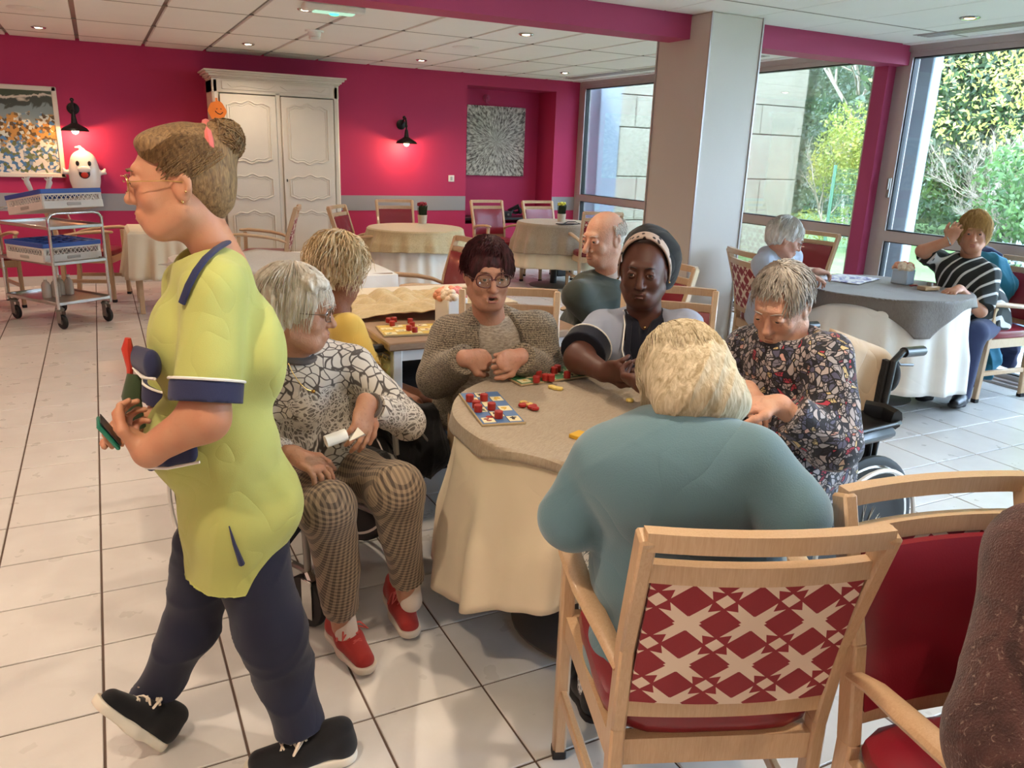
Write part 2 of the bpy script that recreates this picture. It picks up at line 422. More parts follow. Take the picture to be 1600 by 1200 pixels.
# ================================================================ THE SETTING
T = .335; CH = 2.45; XW = 5.9; YB = 9.65; X0 = -5.0; Y0 = -3.0
TX = [(i-.3885)*T for i in range(-14, 20)]; TY = [(j+6.4005)*T for j in range(-16, 24)]
def inframe(P, mg=40):
    d = np.array(P)-CP; z = d@CF
    if z < .1: return False
    x, y = 800+FPX*(d@CR)/z, 600-FPX*(d@CU)/z; return -mg < x < 1600+mg and -mg < y < 1200+mg
floor = struct('floor', MB().box(((X0+XW)/2, (Y0+YB)/2, -.055), (XW-X0+.4, YB-Y0+.4, .1)), M['grout'])
def tile_mesh(mb, x, y, w, h, cx=0, cy=0):
    e = .002; z0, z1 = -.006, 0.
    return mb.add([(x, y, z0), (x+w, y, z0), (x+w, y+h, z0), (x, y+h, z0), (x, y, z1-e), (x+w, y, z1-e), (x+w, y+h, z1-e), (x, y+h, z1-e), (x+e, y+e, z1), (x+w-e, y+e, z1), (x+w-e, y+h-e, z1), (x+e, y+h-e, z1)],
                  [(0, 1, 5, 4), (1, 2, 6, 5), (2, 3, 7, 6), (3, 0, 4, 7), (4, 5, 9, 8), (5, 6, 10, 9), (6, 7, 11, 10), (7, 4, 8, 11), (8, 9, 10, 11)])
cells = []
for x in TX:
    for y in TY:
        x1, y1 = max(x, X0), max(y, Y0); x2, y2 = min(x+T, XW), min(y+T, YB)
        if x2-x1 < .03 or y2-y1 < .03: continue
        cx, cy = (x1+x2)/2, (y1+y2)/2; cells.append((not inframe((cx, cy, 0)), math.hypot(cx, cy), x1, y1, x2, y2))
cells.sort(); g = .0035; base_tile = None; rest = MB(); nfl = 0
for c in cells:
    _, _, x1, y1, x2, y2 = c; full = abs(x2-x1-T) < 1e-4 and abs(y2-y1-T) < 1e-4
    if nfl < 295 and not c[0]:
        nfl += 1
        if full:
            if base_tile is None:
                base_tile = obj('floor_tile', tile_mesh(MB(), 0, 0, T-2*g, T-2*g), M['tile'], floor, smooth=False); o = base_tile
            else:
                o = base_tile.copy(); COL.objects.link(o); o.parent = floor
        else: o = obj('floor_tile', tile_mesh(MB(), 0, 0, x2-x1-2*g, y2-y1-2*g), M['tile'], floor, smooth=False)
        o.location = (x1+g, y1+g, 0)
    else: tile_mesh(rest, x1+g, y1+g, x2-x1-2*g, y2-y1-2*g)
obj('floor_tiling', rest, M['tile'], floor, smooth=False, kind='stuff')
# back wall with the alcove
NX0, NX1, NZ0, NZ1, NY = 4.235, 5.52, .60, 2.31, 10.12
w = MB()
def bx(mb, x0, x1, y0, y1, z0, z1): return mb.box(((x0+x1)/2, (y0+y1)/2, (z0+z1)/2), (x1-x0, y1-y0, z1-z0))
bx(w, X0-.1, NX0, YB, YB+.6, 0, CH+.1); bx(w, NX1, XW, YB, YB+.6, 0, CH+.1); bx(w, NX0, NX1, YB, YB+.6, NZ1, CH+.1); bx(w, NX0, NX1, YB, YB+.6, 0, NZ0); bx(w, NX0, NX1, NY, NY+.15, NZ0, NZ1)
struct('wall_back', w, M['pink'])
w = MB(); bx(w, X0-.2, X0, Y0, YB+.2, 0, CH+.1); struct('wall_left', w, M['pink'])
w = MB(); bx(w, X0-.2, XW+.2, Y0-.2, Y0, 0, CH+.1); struct('wall_front', w, M['white'])
for i, (a, b_) in enumerate(((X0, NX0-.003), (NX1+.003, XW))):
    w = MB(); bx(w, a, b_, YB-.004, YB+.01, .775, .955); struct('trim_%d' % (i+1), w, M['band'])
w = MB(); bx(w, X0, XW, YB-.012, YB, 0, .10); struct('baseboard_back', w, M['tile'])
bb = [o for o in COL.objects if o.name == 'baseboard_back'][0]
M['niche_black'] = plain('black shelf board', '#17151a', .3)
# ceiling
ceil = struct('ceiling', MB().box(((X0+XW)/2, (Y0+YB)/2, CH+.06), (XW-X0+.4, YB-Y0+.4, .08)), M['tbar'])
def panel(x1, y1, x2, y2, shared={}):
    key = (round(x2-x1, 3), round(y2-y1, 3)); vis = any(inframe((x, y, CH), 5) for x in (x1, x2) for y in (y1, y2, (y1+y2)/2))
    mb = MB().box(((x2-x1)/2, (y2-y1)/2, .012), (x2-x1, y2-y1, .024), None, .003)
    if not vis:
        prest.add([(v[0]+x1, v[1]+y1, v[2]+CH) for v in mb.v], mb.f); return
    if key in shared: o = shared[key].copy(); COL.objects.link(o); o.parent = ceil
    else: o = shared[key] = obj('ceiling_panel', mb, M['ceil'], ceil, smooth=False)
    o.location = (x1, y1, CH)
prest = MB()
def zone(xl, yl, gx, gy):
    for i in range(len(xl)-1):
        for j in range(len(yl)-1):
            x1, x2, y1, y2 = max(xl[i], X0)+gx, min(xl[i+1], XW-.14)-gx, yl[j]+gy, yl[j+1]-gy
            if x2-x1 > .05: panel(x1, y1, x2, y2)
zone([-.047+.6*k for k in range(-9, 12)], [4.85, 5.50, 6.70, 7.93, 9.15, YB], .018, .006)
zone([4.02-.6*15+.6*k for k in range(0, 20)], [-3, -1.95, -.73, .48, 1.68, 2.88, 4.08, 4.61], .005, .005)
obj('ceiling_panels_out_of_view', prest, M['ceil'], ceil, smooth=False, kind='stuff').name = 'ceiling_tiling'
cr = MB()
for yl in (5.50, 6.70, 7.93, 9.15, -1.95, -.73, .48, 1.68, 2.88, 4.08): bx(cr, X0, XW-.14, yl-.007, yl+.007, CH-.0015, CH+.01)
obj('cross_runner', cr, M['tbar'], ceil, False, kind='stuff')
# slot over the windows
w = MB(); bx(w, XW-.14, XW, Y0, YB, CH-.004, CH+.02); obj('edge_strip', w, M['ceil'], ceil, False)
for y0, y1 in ((5.9, 9.3), (2.6, 4.25), (-.5, 2.3)):
    w = MB()
    for k in range(4): bx(w, XW-.46+k*.035, XW-.44+k*.035, y0, y1, CH-.008, CH)
    bx(w, XW-.48, XW-.31, y0-.02, y1+.02, CH-.003, CH+.001)
    o = obj('ceiling_vent', w, M['alu'], None, False)
    tag(o, {5.9: 'long grey slot air vent in the ceiling by the far window', 2.6: 'grey slot air vent in the ceiling above the tall right hand window', -.5: 'grey slot air vent in the ceiling beside the garden glazing nearest the viewer'}[y0], 'vent')
# beam, post, column
w = MB(); bx(w, X0, 3.665, 4.62, 4.85, 2.30, CH+.02); bx(w, 4.09, XW, 4.62, 4.85, 2.30, CH+.02); struct('trim_3', w, M['pinkdark'])
w = MB(); bx(w, 5.79, XW+.02, 4.74, 4.87, 0, 2.30); struct('trim_4', w, M['pinkdark'])
w = MB(); w.box(((3.66+4.10)/2, (4.41+4.97)/2, CH/2), (.44, .56, CH), None, .008); colm = struct('trim_5', w, M['column'])
for x, y in ((3.658, 4.408), (4.10, 4.408), (3.658, 4.97)):
    w = MB(); bx(w, x-.006, x+.006, y-.006, y+.006, 0.1, CH); obj('corner_bead', w, M['alu'], colm, False)
w = MB(); w.box(((3.66+4.10)/2, (4.41+4.97)/2, .05), (.47, .59, .10), None, .006); obj('plinth', w, M['tile'], colm, False)
# windows along the right side
def window(n, y0, y1):
    fr = MB(); dx0, dx1 = XW-.03, XW+.06
    bx(fr, dx0, dx1, y0, y1, 2.36, CH); bx(fr, dx0, dx1, y0, y1, 0, .07); bx(fr, dx0, dx1, y0, y0+.07, .07, 2.36); bx(fr, dx0, dx1, y1-.07, y1, .07, 2.36); bx(fr, dx0, dx1, y0+.07, y1-.07, .915, 1.0)
    bx(fr, dx0-.02, dx0, y0, y1, 2.40, CH); bx(fr, dx0-.09, dx0, y0, y1, 0, .02); bx(fr, dx0-.05, dx0, y0, y1, .02, .035)
    f = struct('window_%d' % n, fr, M['alu'])
    for z0, z1 in ((.07, .915), (1.0, 2.36)):
        gk = MB(); a, b = y0+.07, y1-.07
        for q in ((a, b, z0, z0+.009), (a, b, z1-.009, z1), (a, a+.009, z0, z1), (b-.009, b, z0, z1)): bx(gk, dx0+.015, dx1-.02, *q)
        obj('gasket', gk, M['gasket'], f, False)
        gp = MB(); bx(gp, XW+.008, XW+.016, a+.005, b-.005, z0+.005, z1-.005); obj('window_pane', gp, M['glasspane'], f, False)
    return f
window(1, 7.10, 9.56); window(2, 4.88, 7.02); w3 = window(3, 2.05, 4.66); window(4, -.6, 1.97); window(5, -2.98, -.68)
w = MB(); w.box((XW-.045, 4.61, 1.35), (.02, .03, .16), None, .004); w.box((XW-.06, 4.61, 1.38), (.02, .02, .09), None, .004); obj('handle', w, M['grey_metal'], w3)
w = MB(); bx(w, XW-.02, XW+.07, 7.02, 7.10, 0, CH); bx(w, XW-.02, XW+.07, 4.66, 4.74, 0, CH); bx(w, XW-.02, XW+.07, 9.56, YB, 0, CH); bx(w, XW-.02, XW+.07, 1.97, 2.05, 0, CH); bx(w, XW-.02, XW+.07, -.68, -.6, 0, CH); bx(w, XW+.02, XW+.1, Y0, YB, CH, CH+.1)
struct('trim_6', w, M['alu'])
# ---------------------------------------------------------------- ceiling lights
M['bulb'] = emit('warm lamp', (1, .80, .52), 26); M['bulb_dim'] = emit('dim orange lamp', (1, .6, .2), 5)
sr = obj_ring = None
ring = MB().lathe([(.062, -.004), (.052, -.012), (.040, -.010), (.036, .012)], n=20)
lampd = MB().lathe([(.036, -.002), (.026, -.010), (.0, -.013)], n=16)
names_dl = {(1, 3): 'left', }
def downlight(x, y, label, src=[None], dim=False, e=15):
    e *= 1.25
    if src[0] is None:
        t = thing('ceiling_spotlight', label, 'light', (x, y, CH)); obj('trim_ring', ring, M['chrome'], t); obj('lamp', lampd, M['bulb'], t); src[0] = t
    else: t = place(copy_tree(src[0]), (x, y, CH), 0, label)
    t['group'] = 'recessed ceiling spotlights'
    if dim:
        for c in t.children:
            if c.name.startswith('lamp'): c.data = c.data.copy(); c.data.materials.clear(); c.data.materials.append(M['bulb_dim'])
    d = bpy.data.lights.new('spot_glow', 'SPOT'); d.energy = e*(.25 if dim else 1); d.spot_size = math.radians(140); d.spot_blend = .8; d.color = (1, .80, .60); d.shadow_soft_size = .04
    l = bpy.data.objects.new('spot_glow', d); COL.objects.link(l); l.location = (x, y, CH-.03)
    return t
vis = {(-.337, 8.72): 'recessed ceiling spotlight above the market painting', (1.433, 8.57): 'recessed ceiling spotlight just in front of the white armoire', (1.433, 6.13): 'recessed ceiling spotlight beside the green exit sign',
       (3.25, 8.65): 'recessed ceiling spotlight above the centre wall lamp', (3.21, 6.15): 'recessed ceiling spotlight close to the raspberry beam, right of the round speaker', (5.046, 8.64): 'recessed ceiling spotlight near the far window corner'}
for (x, y), lb in vis.items(): downlight(x, y, lb, e=15)
downlight(5.045, 3.58, 'dim orange recessed spotlight beside the slot vent at right', dim=True)
for x in (-3.9, -2.1): 
    for y in (8.6, 6.14): downlight(x, y, 'recessed warm ceiling spotlight over the left end of the room', e=30)
for x in (-3.9, -2.1, -.337, 1.433):
    for y in (3.58, 1.1, -1.4): downlight(x, y, 'recessed warm ceiling spotlight over the front part of the room', e=30)
for y in (1.1, -1.4): downlight(3.24, y, 'recessed warm ceiling spotlight over the front right floor', e=7)
# speakers, smoke detector, exit sign
def disc_speaker(x, y, lb):
    t = thing('ceiling_speaker', lb, 'speaker', (x, y, CH)); obj('grille', MB().lathe([(.0, -.006), (.10, -.006), (.118, -.002), (.12, .004)], n=28), plain('grey speaker grille', '#b3aca2', .6, bump=.5, bs=600.), t)
    obj('rim', MB().lathe([(.12, -.007), (.128, -.004), (.13, .003)], n=28), M['plastic_white'], t); return t
disc_speaker(-.359, 7.53, 'round flat ceiling speaker at the top left corner'); disc_speaker(3.187, 7.31, 'round flat ceiling speaker right of the centre, beyond the beam')
t = thing('smoke_detector', 'white smoke detector on the ceiling in front of the armoire', 'detector', (1.748, 7.2, CH))
obj('base', MB().lathe([(.0, -.012), (.075, -.012), (.08, 0)], n=24), M['plastic_white'], t); obj('sensor_head', MB().lathe([(0, -.075), (.04, -.072), (.052, -.055), (.045, -.048), (.052, -.04), (.055, -.012)], n=24), M['plastic_white'], t)
t = thing('exit_sign', 'flat white emergency light with green glow at the beam', 'emergency light', (1.56, 5.86, CH), 0)
obj('housing', MB().box((0, 0, -.022), (.42, .13, .044), None, .01), M['plastic_white'], t); obj('diffuser', MB().box((0, 0, -.047), (.28, .08, .012), None, .004), emit('green lamp', (.55, .9, .65), .45), t); obj('led', MB().ball((0, -.01, -.055), .022, 12, (1.6, 1, .5)), emit('green led', (.02, .9, .22), 5), t)
# wall lamps
def wall_lamp(x, z, lb):
    t = thing('wall_lamp', lb, 'wall lamp', (x, YB, z))
    obj('wall_plate', MB().lathe([(.058, 0), (.058, .018), (.03, .03), (0, .03)], n=24, R=Matrix.Rotation(math.radians(90), 3, 'X')), M['darkmetal'], t)
    obj('arm', MB().tube([(0, -.02, 0), (0, -.07, .03), (0, -.12, .075), (0, -.17, .07), (0, -.2, .02), (0, -.2, -.08)], .011, 8).ball((0, -.12, .08), .02).ball((0, -.2, -.02), .017), M['darkmetal'], t)
    obj('shade', MB().lathe([(.018, -.06), (.024, -.10), (.03, -.145), (.06, -.165), (.115, -.195), (.128, -.215), (.128, -.222), (.11, -.20), (.055, -.172), (.02, -.155)], c=(0, -.2, 0), n=28), M['darkmetal'], t)
    obj('bulb', MB().ball((0, -.2, -.215), .034, sc=(1, 1, 1.1)), emit('warm bulb', (1, .72, .36), 16), t)
    d = bpy.data.lights.new('bulb_glow', 'POINT'); d.energy = 7; d.color = (1, .50, .22); d.shadow_soft_size = .03; l = bpy.data.objects.new('bulb_glow', d); COL.objects.link(l); l.location = (x, YB-.2, z-.262)
wall_lamp(3.36, 1.80, 'black swan neck wall lamp on the raspberry wall right of the armoire'); wall_lamp(-.155, 1.80, 'black wall lamp beside the market painting')
t = thing('alcove_spot', 'small raspberry painted spot fitting at the top of the alcove', 'light', (4.72, NY, 2.2)); obj('bracket', MB().lathe([(.05, 0), (.05, .015), (0, .02)], n=16, R=Matrix.Rotation(math.radians(90), 3, 'X')), M['pinkdark'], t); obj('hook', MB().tube([(0, -.01, 0), (-.02, -.06, .03), (-.05, -.08, 0), (-.04, -.08, -.06), (0, -.08, -.08)], .012), M['pinkdark'], t)
t = thing('wall_switch', 'white square wall switch between lamp and alcove', 'switch', (4.03, YB, 1.175)); obj('plate', MB().box((0, -.006, 0), (.08, .012, .08), None, .004), M['plastic_white'], t); obj('rocker', MB().box((0, -.014, 0), (.03, .008, .045), None, .003), plain('grey key', '#a9a7a3', .5), t)
# ================================================================ THE GARDEN OUTSIDE
gr = NB('lawn'); g_ = gr.noise(3., detail=5.); gr.base(gr.mix(gr.ramp(g_, .3, .7), hexc('#4d6a38'), hexc('#6d864c')), .9); gr.bump(gr.noise(120.), .8, .02)
w = MB(); bx(w, 7.4, 45, -20, 45, -.13, -.06); struct('ground_lawn', w, gr.m).name = 'lawn'
pv = NB('gravel pavement'); pv.base(pv.mix(pv.ramp(pv.noise(60., detail=4.), .35, .65), hexc('#8d8a84'), hexc('#a8a59d')), .9); pv.bump(pv.noise(90.), .8, .01)
w = MB(); bx(w, XW+.07, 7.4, -20, 30, -.12, -.05); struct('pavement', w, pv.m)
st = NB('pale limestone'); sv = st.co('Object'); c = st.mix(st.ramp(st.noise(2.5, sv, 5., 1.2), .3, .7), hexc('#9c9886'), hexc('#8d8977'))
c = st.mix(st.math('MULTIPLY', st.ramp(st.noise(9., sv, 6., 2.), .52, .7), .5), c, hexc('#a5a894')); st.base(c, .85); st.bump(st.noise(14., sv, 5.), .4, .01)
w = MB(); bx(w, 6.05, 10.95, 10.62, 13.0, -.1, 5.2); stone = struct('wall_stone', w, plain('joint mortar', '#a9a48f', .9))
rows = [(-.1, .55), (.55, 1.22), (1.22, 1.95), (1.95, 2.42), (2.42, 3.05), (3.05, 3.7), (3.7, 4.4), (4.4, 5.2)]; rr = random.Random(3)
for k, (z0, z1) in enumerate(rows):
    x = 6.05
    while x < 10.93:
        L = rr.uniform(.7, 1.5); x2 = min(x+L, 10.95); x2 = 10.95 if 10.95-x2 < .3 else x2
        w = MB().box((0, 0, 0), (x2-x-.014, .12, z1-z0-.014), None, .006); o = obj('stone_block', w, st.m, stone, False); o.location = ((x+x2)/2, 10.60-rr.random()*.008, (z0+z1)/2)
        if x2 >= 10.95: break
        x = x2
for z0, z1 in rows:
    w = MB().box((0, 0, 0), (.12, 2.3, z1-z0-.014), None, .006); o = obj('stone_block', w, st.m, stone, False); o.location = (10.95, 11.75, (z0+z1)/2)
w = MB(); w.box((7.95, 10.5, 2.55), (.16, .14, 5.3), None, .01); obj('pilaster', w, st.m, stone, False)
t = thing('blue_window', 'blue framed window in the outdoor stone wall, beside the column', 'window', (8.62, 10.52, 0))
obj('frame', MB().box((0, 0, 1.3), (.62, .06, 2.5), None, .01), plain('sky blue paint', '#8fb3d9', .5), t)
obj('pane', MB().box((.02, -.03, 2.15), (.44, .02, .6), None), plain('reflecting dark glass', '#aebfd0', .1), t); obj('awning', MB().box((.04, -.08, 1.66), (.5, .12, .26), Matrix.Rotation(.25, 3, 'X'), .01), M['black'], t)
obj('lower_pane', MB().box((.02, -.03, .9), (.44, .02, .9)), plain('reflecting pane', '#9db7d2', .1), t)
w = MB(); w.box((6.30, 4.52, 1.6), (.3, .2, 3.4), None, .01); w.box((6.28, 9.75, 1.6), (.35, .3, 3.4), None, .01)
o = struct('garden_pillars', MB(), None) if False else None
pc = plain('pale blue grey concrete', '#8f9aa2', .8, var=.06, bump=.3, bs=60.)
o = obj('concrete_pillar', MB().box((0, 0, 1.6), (.12, .30, 3.4), None, .01), pc); o.location = (6.08, 4.66, 0); tag(o, 'pale concrete pillar outside the tall right hand window', 'pillar')
o = obj('concrete_pillar', MB().box((0, 0, 1.6), (.34, .42, 3.4), None, .01), pc); o.location = (6.35, 9.80, 0); tag(o, 'pale concrete pillar outside the far window, near the alcove', 'pillar')
leafm = {}
def leaf_mat(name, a, b_, c3=None):
    b = NB(name); g = b.N('ShaderNodeNewGeometry').outputs['Position']; wn = b.N('ShaderNodeTexWhiteNoise'); sn = b.N('ShaderNodeVectorMath', operation='SNAP'); b.t.links.new(g, sn.inputs[0]); sn.inputs[1].default_value = (.11, .11, .11); b.t.links.new(sn.outputs[0], wn.inputs[0])
    c = b.mix(wn.outputs[0], hexc(a), hexc(b_)); c = b.mix(b.ramp(b.noise(1.2, g, 3.), .45, .65), c, hexc(c3 or a)); c = shade_mix(b, c, .52); b.base(c, .55)
    tr = b.N('ShaderNodeBsdfTranslucent'); b.set(tr.inputs[0], c); mx = b.N('ShaderNodeMixShader', i_0=.4); b.t.links.new(b.b.outputs[0], mx.inputs[1]); b.t.links.new(tr.outputs[0], mx.inputs[2]); b.t.links.new(mx.outputs[0], b.n['Material Output'].inputs[0]); return b.m
LM = {'yellow': leaf_mat('yellowing leaves', '#d2cf62', '#a6b565', '#e0d56c'), 'green': leaf_mat('fresh green leaves', '#6a9248', '#52804a', '#86a85c'), 'dark': leaf_mat('dark evergreen leaves', '#5a7152', '#475f45', '#738b5c'), 'white': leaf_mat('white petals', '#e6e8e8', '#cfd6da')}
bark = plain('grey brown bark', '#8b8171', .9, var=.25, vs=20.)
def leaves(name, centres, n, size, mat, parent, seed):
    r = np.random.default_rng(seed); V = []; 
    for (c, rad, k) in centres:
        m_ = int(n*k); u = r.normal(size=(m_, 3)); u /= np.linalg.norm(u, axis=1)[:, None]; P = np.array(c)+u*(r.uniform(.35, 1, m_)**.5)[:, None]*np.array(rad)
        a = r.normal(size=(m_, 3)); a /= np.linalg.norm(a, axis=1)[:, None]; b = np.cross(a, r.normal(size=(m_, 3))); b /= np.linalg.norm(b, axis=1)[:, None]; s = size*r.uniform(.6, 1.4, m_)[:, None]
        V.append(np.stack([P-a*s, P+b*s*.42, P+a*s, P-b*s*.42], 1).reshape(-1, 3))
    V = np.concatenate(V); F = np.arange(len(V)).reshape(-1, 4); o = np_mesh(name, [(V, F)], mat, parent); o['kind'] = 'stuff' if parent is not None else 'thing'; 
    if parent is not None: o['kind'] = 'stuff'
    return o
def branches(mb, p, d, L, r0, depth, rn):
    pts = [Vector(p)]; d = Vector(d).normalized()
    for i in range(4): d = (d+Vector((rn.uniform(-1, 1), rn.uniform(-1, 1), rn.uniform(-.5, .7)))*.22).normalized(); pts.append(pts[-1]+d*L/4)
    mb.tube(pts, [r0*(1-.13*i) for i in range(5)], 5 if depth else 4)
    if depth > 0:
        for k in range(rn.choice((3, 4))):
            q = pts[rn.choice((2, 3, 4))]; e = (d+Vector((rn.uniform(-1, 1), rn.uniform(-1, 1), rn.uniform(-.3, .8)))*.9).normalized(); branches(mb, q, e, L*rn.uniform(.6, .8), r0*.55, depth-1, rn)
def tree(name, lb, cat, x, y, h, rad, mat, n, size, seed, trunk=.09, depth=4, low=.25, group=None):
    n = int(n*2.1); size *= .66
    rn = random.Random(seed); t = thing(name, lb, cat, (x, y, -.08), 0, group); mb = MB(); branches(mb, (0, 0, 0), (rn.uniform(-.1, .1), rn.uniform(-.1, .1), 1), h*.42, trunk, depth, rn); obj('branches', mb, bark, t)
    cs = []
    for k in range(9):
        a = rn.uniform(0, 6.28); q = rn.uniform(0, .75)*rad; z = h*rn.uniform(low, .95); cs.append(((q*math.cos(a), q*math.sin(a), z), (rad*.5, rad*.5, rad*.42), 1/9))
    leaves('foliage', cs, n, size, mat, t, seed); return t
tree('tree', 'yellow leaved tree filling the right hand window, autumn crown', 'tree', 10.6, 5.6, 5.4, 2.3, LM['yellow'], 5600, .055, 11, .07, 6, .28)
tree('tree', 'bare branched tree with sparse yellow leaves behind the right hand window frame', 'tree', 11.6, 7.6, 6.0, 2.2, LM['yellow'], 2600, .05, 12, .07, 5, .4)
tree('tree', 'dark evergreen tree with pale bare branches past the stone building', 'tree', 14.6, 12.4, 7.5, 2.8, LM['dark'], 7000, .075, 13, .09, 5, .12)
LM['lime'] = leaf_mat('lime leaves', '#b9c257', '#8fb04f', '#cdc95e'); tree('shrub', 'bright lime green shrub on the lawn beside the stone wall', 'shrub', 12.2, 10.75, 2.5, 1.05, LM['lime'], 2600, .06, 14, .03, 3, .1)
tree('shrub', 'green creeper bush at head height outside the right window', 'shrub', 8.6, 4.7, 1.9, .8, LM['green'], 1500, .06, 15, .02, 4, .45)
tree('shrub', 'low brown twiggy bush under the yellow tree', 'shrub', 8.9, 5.3, 1.9, .9, LM['dark'], 700, .04, 16, .022, 6, .15)
tree('shrub', 'low leafy green bush outside, behind the woman in striped top', 'shrub', 9.2, 4.1, 1.7, 1.0, LM['green'], 2300, .06, 17, .02, 4, .2)
tree('shrub', 'dark leafy bush at the right edge of the garden view', 'shrub', 9.6, 3.0, 2.2, 1.2, LM['dark'], 2600, .06, 18, .02, 4, .2)
tree('tree', 'tall green tree far behind the yellow tree', 'tree', 16.5, 8.6, 8., 3.4, LM['green'], 6500, .09, 19, .1, 4, .15)
tree('tree', 'tall yellow green tree at far right beyond the garden', 'tree', 15.0, 5.2, 8., 3.2, LM['yellow'], 6500, .08, 20, .1, 4, .15)
tree('tree', 'large dark tree closing the garden behind the lime shrub', 'tree', 18.5, 14.0, 9., 4.0, LM['dark'], 8000, .11, 21, .12, 4, .08)
tree('tree', 'large dark tree beyond the right edge of the view', 'tree', 14.0, 1.8, 7., 3.0, LM['dark'], 4000, .08, 22, .1, 4, .1)
for i_, (x_, y_, lb_) in enumerate(((19.5, 10.2, 'dense green tree line behind the yellow tree, left one'), (18.0, 6.6, 'dense green tree line behind the yellow tree, middle one'), (17.5, 3.2, 'dense green tree line at the far right of the garden'), (21.5, 17.0, 'dense dark tree at the far left of the garden, past the stone building'), (16.4, 11.0, 'dense dark tree right behind the bare branches'))):
    tree('tree', lb_, 'tree', x_, y_, 9.5, 4.2, LM['dark' if i_ > 2 else 'green'], 9000, .15, 40+i_, .12, 3, .05)
hd = MB()
def hf(u, v):
    x = 27-9.5*u; y = -2+31*u; k = v*9.0; q = .9*math.sin(3.1*y+1.3*k)+.7*math.sin(5.3*k+2.2*y)+.5*math.sin(9*y+7*k); return (x+.35*q-(.8 if v > .95 else 0)*-1, y+.2*q, -.1+k+.25*math.sin(4*y)*v)
o = obj('hedge', hd.grid(hf, 220, 60).box((24, 13, 4), (.5, 2, 7)), LM['dark']); tag(o, 'tall dark hedge closing the garden behind all the trees', 'hedge')
fn = thing('garden_fence', 'thin green wire fence posts on the lawn near the lime shrub', 'fence', (0, 0, 0))
for k in range(3): o = obj('post', MB().cyl((0, 0, -.1), (0, 0, 1.5), .03, 8), plain('green fence paint', '#2f5a45', .5) if k == 0 else bpy.data.materials['green fence paint'], fn); o.location = (11.4+.5*k, 10.1-.25*k, 0)
mb = MB()
for j in range(8):
    mb.tube([(11.4, 10.1, .1+.18*j), (12.4, 9.6, .1+.18*j)], .004, 4)
for i in range(40): f = i/40; mb.tube([(11.4+1.0*f, 10.1-.5*f, 0), (11.4+1.0*f, 10.1-.5*f, 1.45)], .003, 4)
obj('wire_mesh', mb, bpy.data.materials['green fence paint'], fn)
t = thing('garden_planter', 'dark blue grey planter with white flowers outside the glass', 'planter', (6.8, 4.02, -.05))
obj('pot', MB().lathe([(0, 0), (.17, 0), (.24, .55), (.26, .56), (.26, .6), (.22, .6), (.2, .5), (0, .5)], n=28), plain('slate planter', '#4f5f72', .6), t)
leaves('flowers', [((0, 0, .78), (.3, .3, .22), 1)], 700, .035, LM['white'], t, 33); leaves('greenery', [((0, 0, .66), (.3, .3, .16), 1)], 350, .035, LM['dark'], t, 34)
# ================================================================ FURNITURE
def curved_panel(mb, w, z0, z1, y0, y1, th, bow, pad=0.0, nx=10, nz=8):
    """a back panel bowed in plan, leaning from y0 (bottom) to y1 (top)"""
    def surf(side):
        def fn(u, v):
            x = (u-.5)*w; b = bow*(1-(2*u-1)**2); z = z0+(z1-z0)*v; e = min(1, min(u, 1-u)*8)*min(1, min(v, 1-v)*8)
            return (x, y0+(y1-y0)*v-b+side*(th/2+pad*e**.5), z)
        return fn
    n0 = len(mb.v); mb.grid(surf(-1), nx, nz); n1 = len(mb.v); mb.grid(surf(1), nx, nz)
    mb.f = mb.f
    rim = [i for i in range(nx)]+[j*nx+nx-1 for j in range(1, nz)]+[(nz-1)*nx+i for i in range(nx-2, -1, -1)]+[j*nx for j in range(nz-2, 0, -1)]
    k = len(rim)
    mb.f += [(n1+rim[i], n1+rim[(i+1) % k], n0+rim[(i+1) % k], n0+rim[i]) for i in range(k)]
    return mb
def bow_rail(mb, w, z, h, y, th, bow, n=11):
    pts = [(-w/2+w*i/(n-1), y-bow*(1-(2*i/(n-1)-1)**2)) for i in range(n)]; vs = []
    for x, yy in pts: vs += [(x, yy-th/2, z-h/2), (x, yy+th/2, z-h/2), (x, yy+th/2, z+h/2), (x, yy-th/2, z+h/2)]
    fs = [(0, 3, 2, 1), tuple(4*(n-1)+q for q in (0, 1, 2, 3))]
    for i in range(n-1):
        for k in range(4): k2 = (k+1) % 4; fs.append((4*i+k, 4*i+k2, 4*i+4+k2, 4*i+4+k))
    return mb.add(vs, fs)
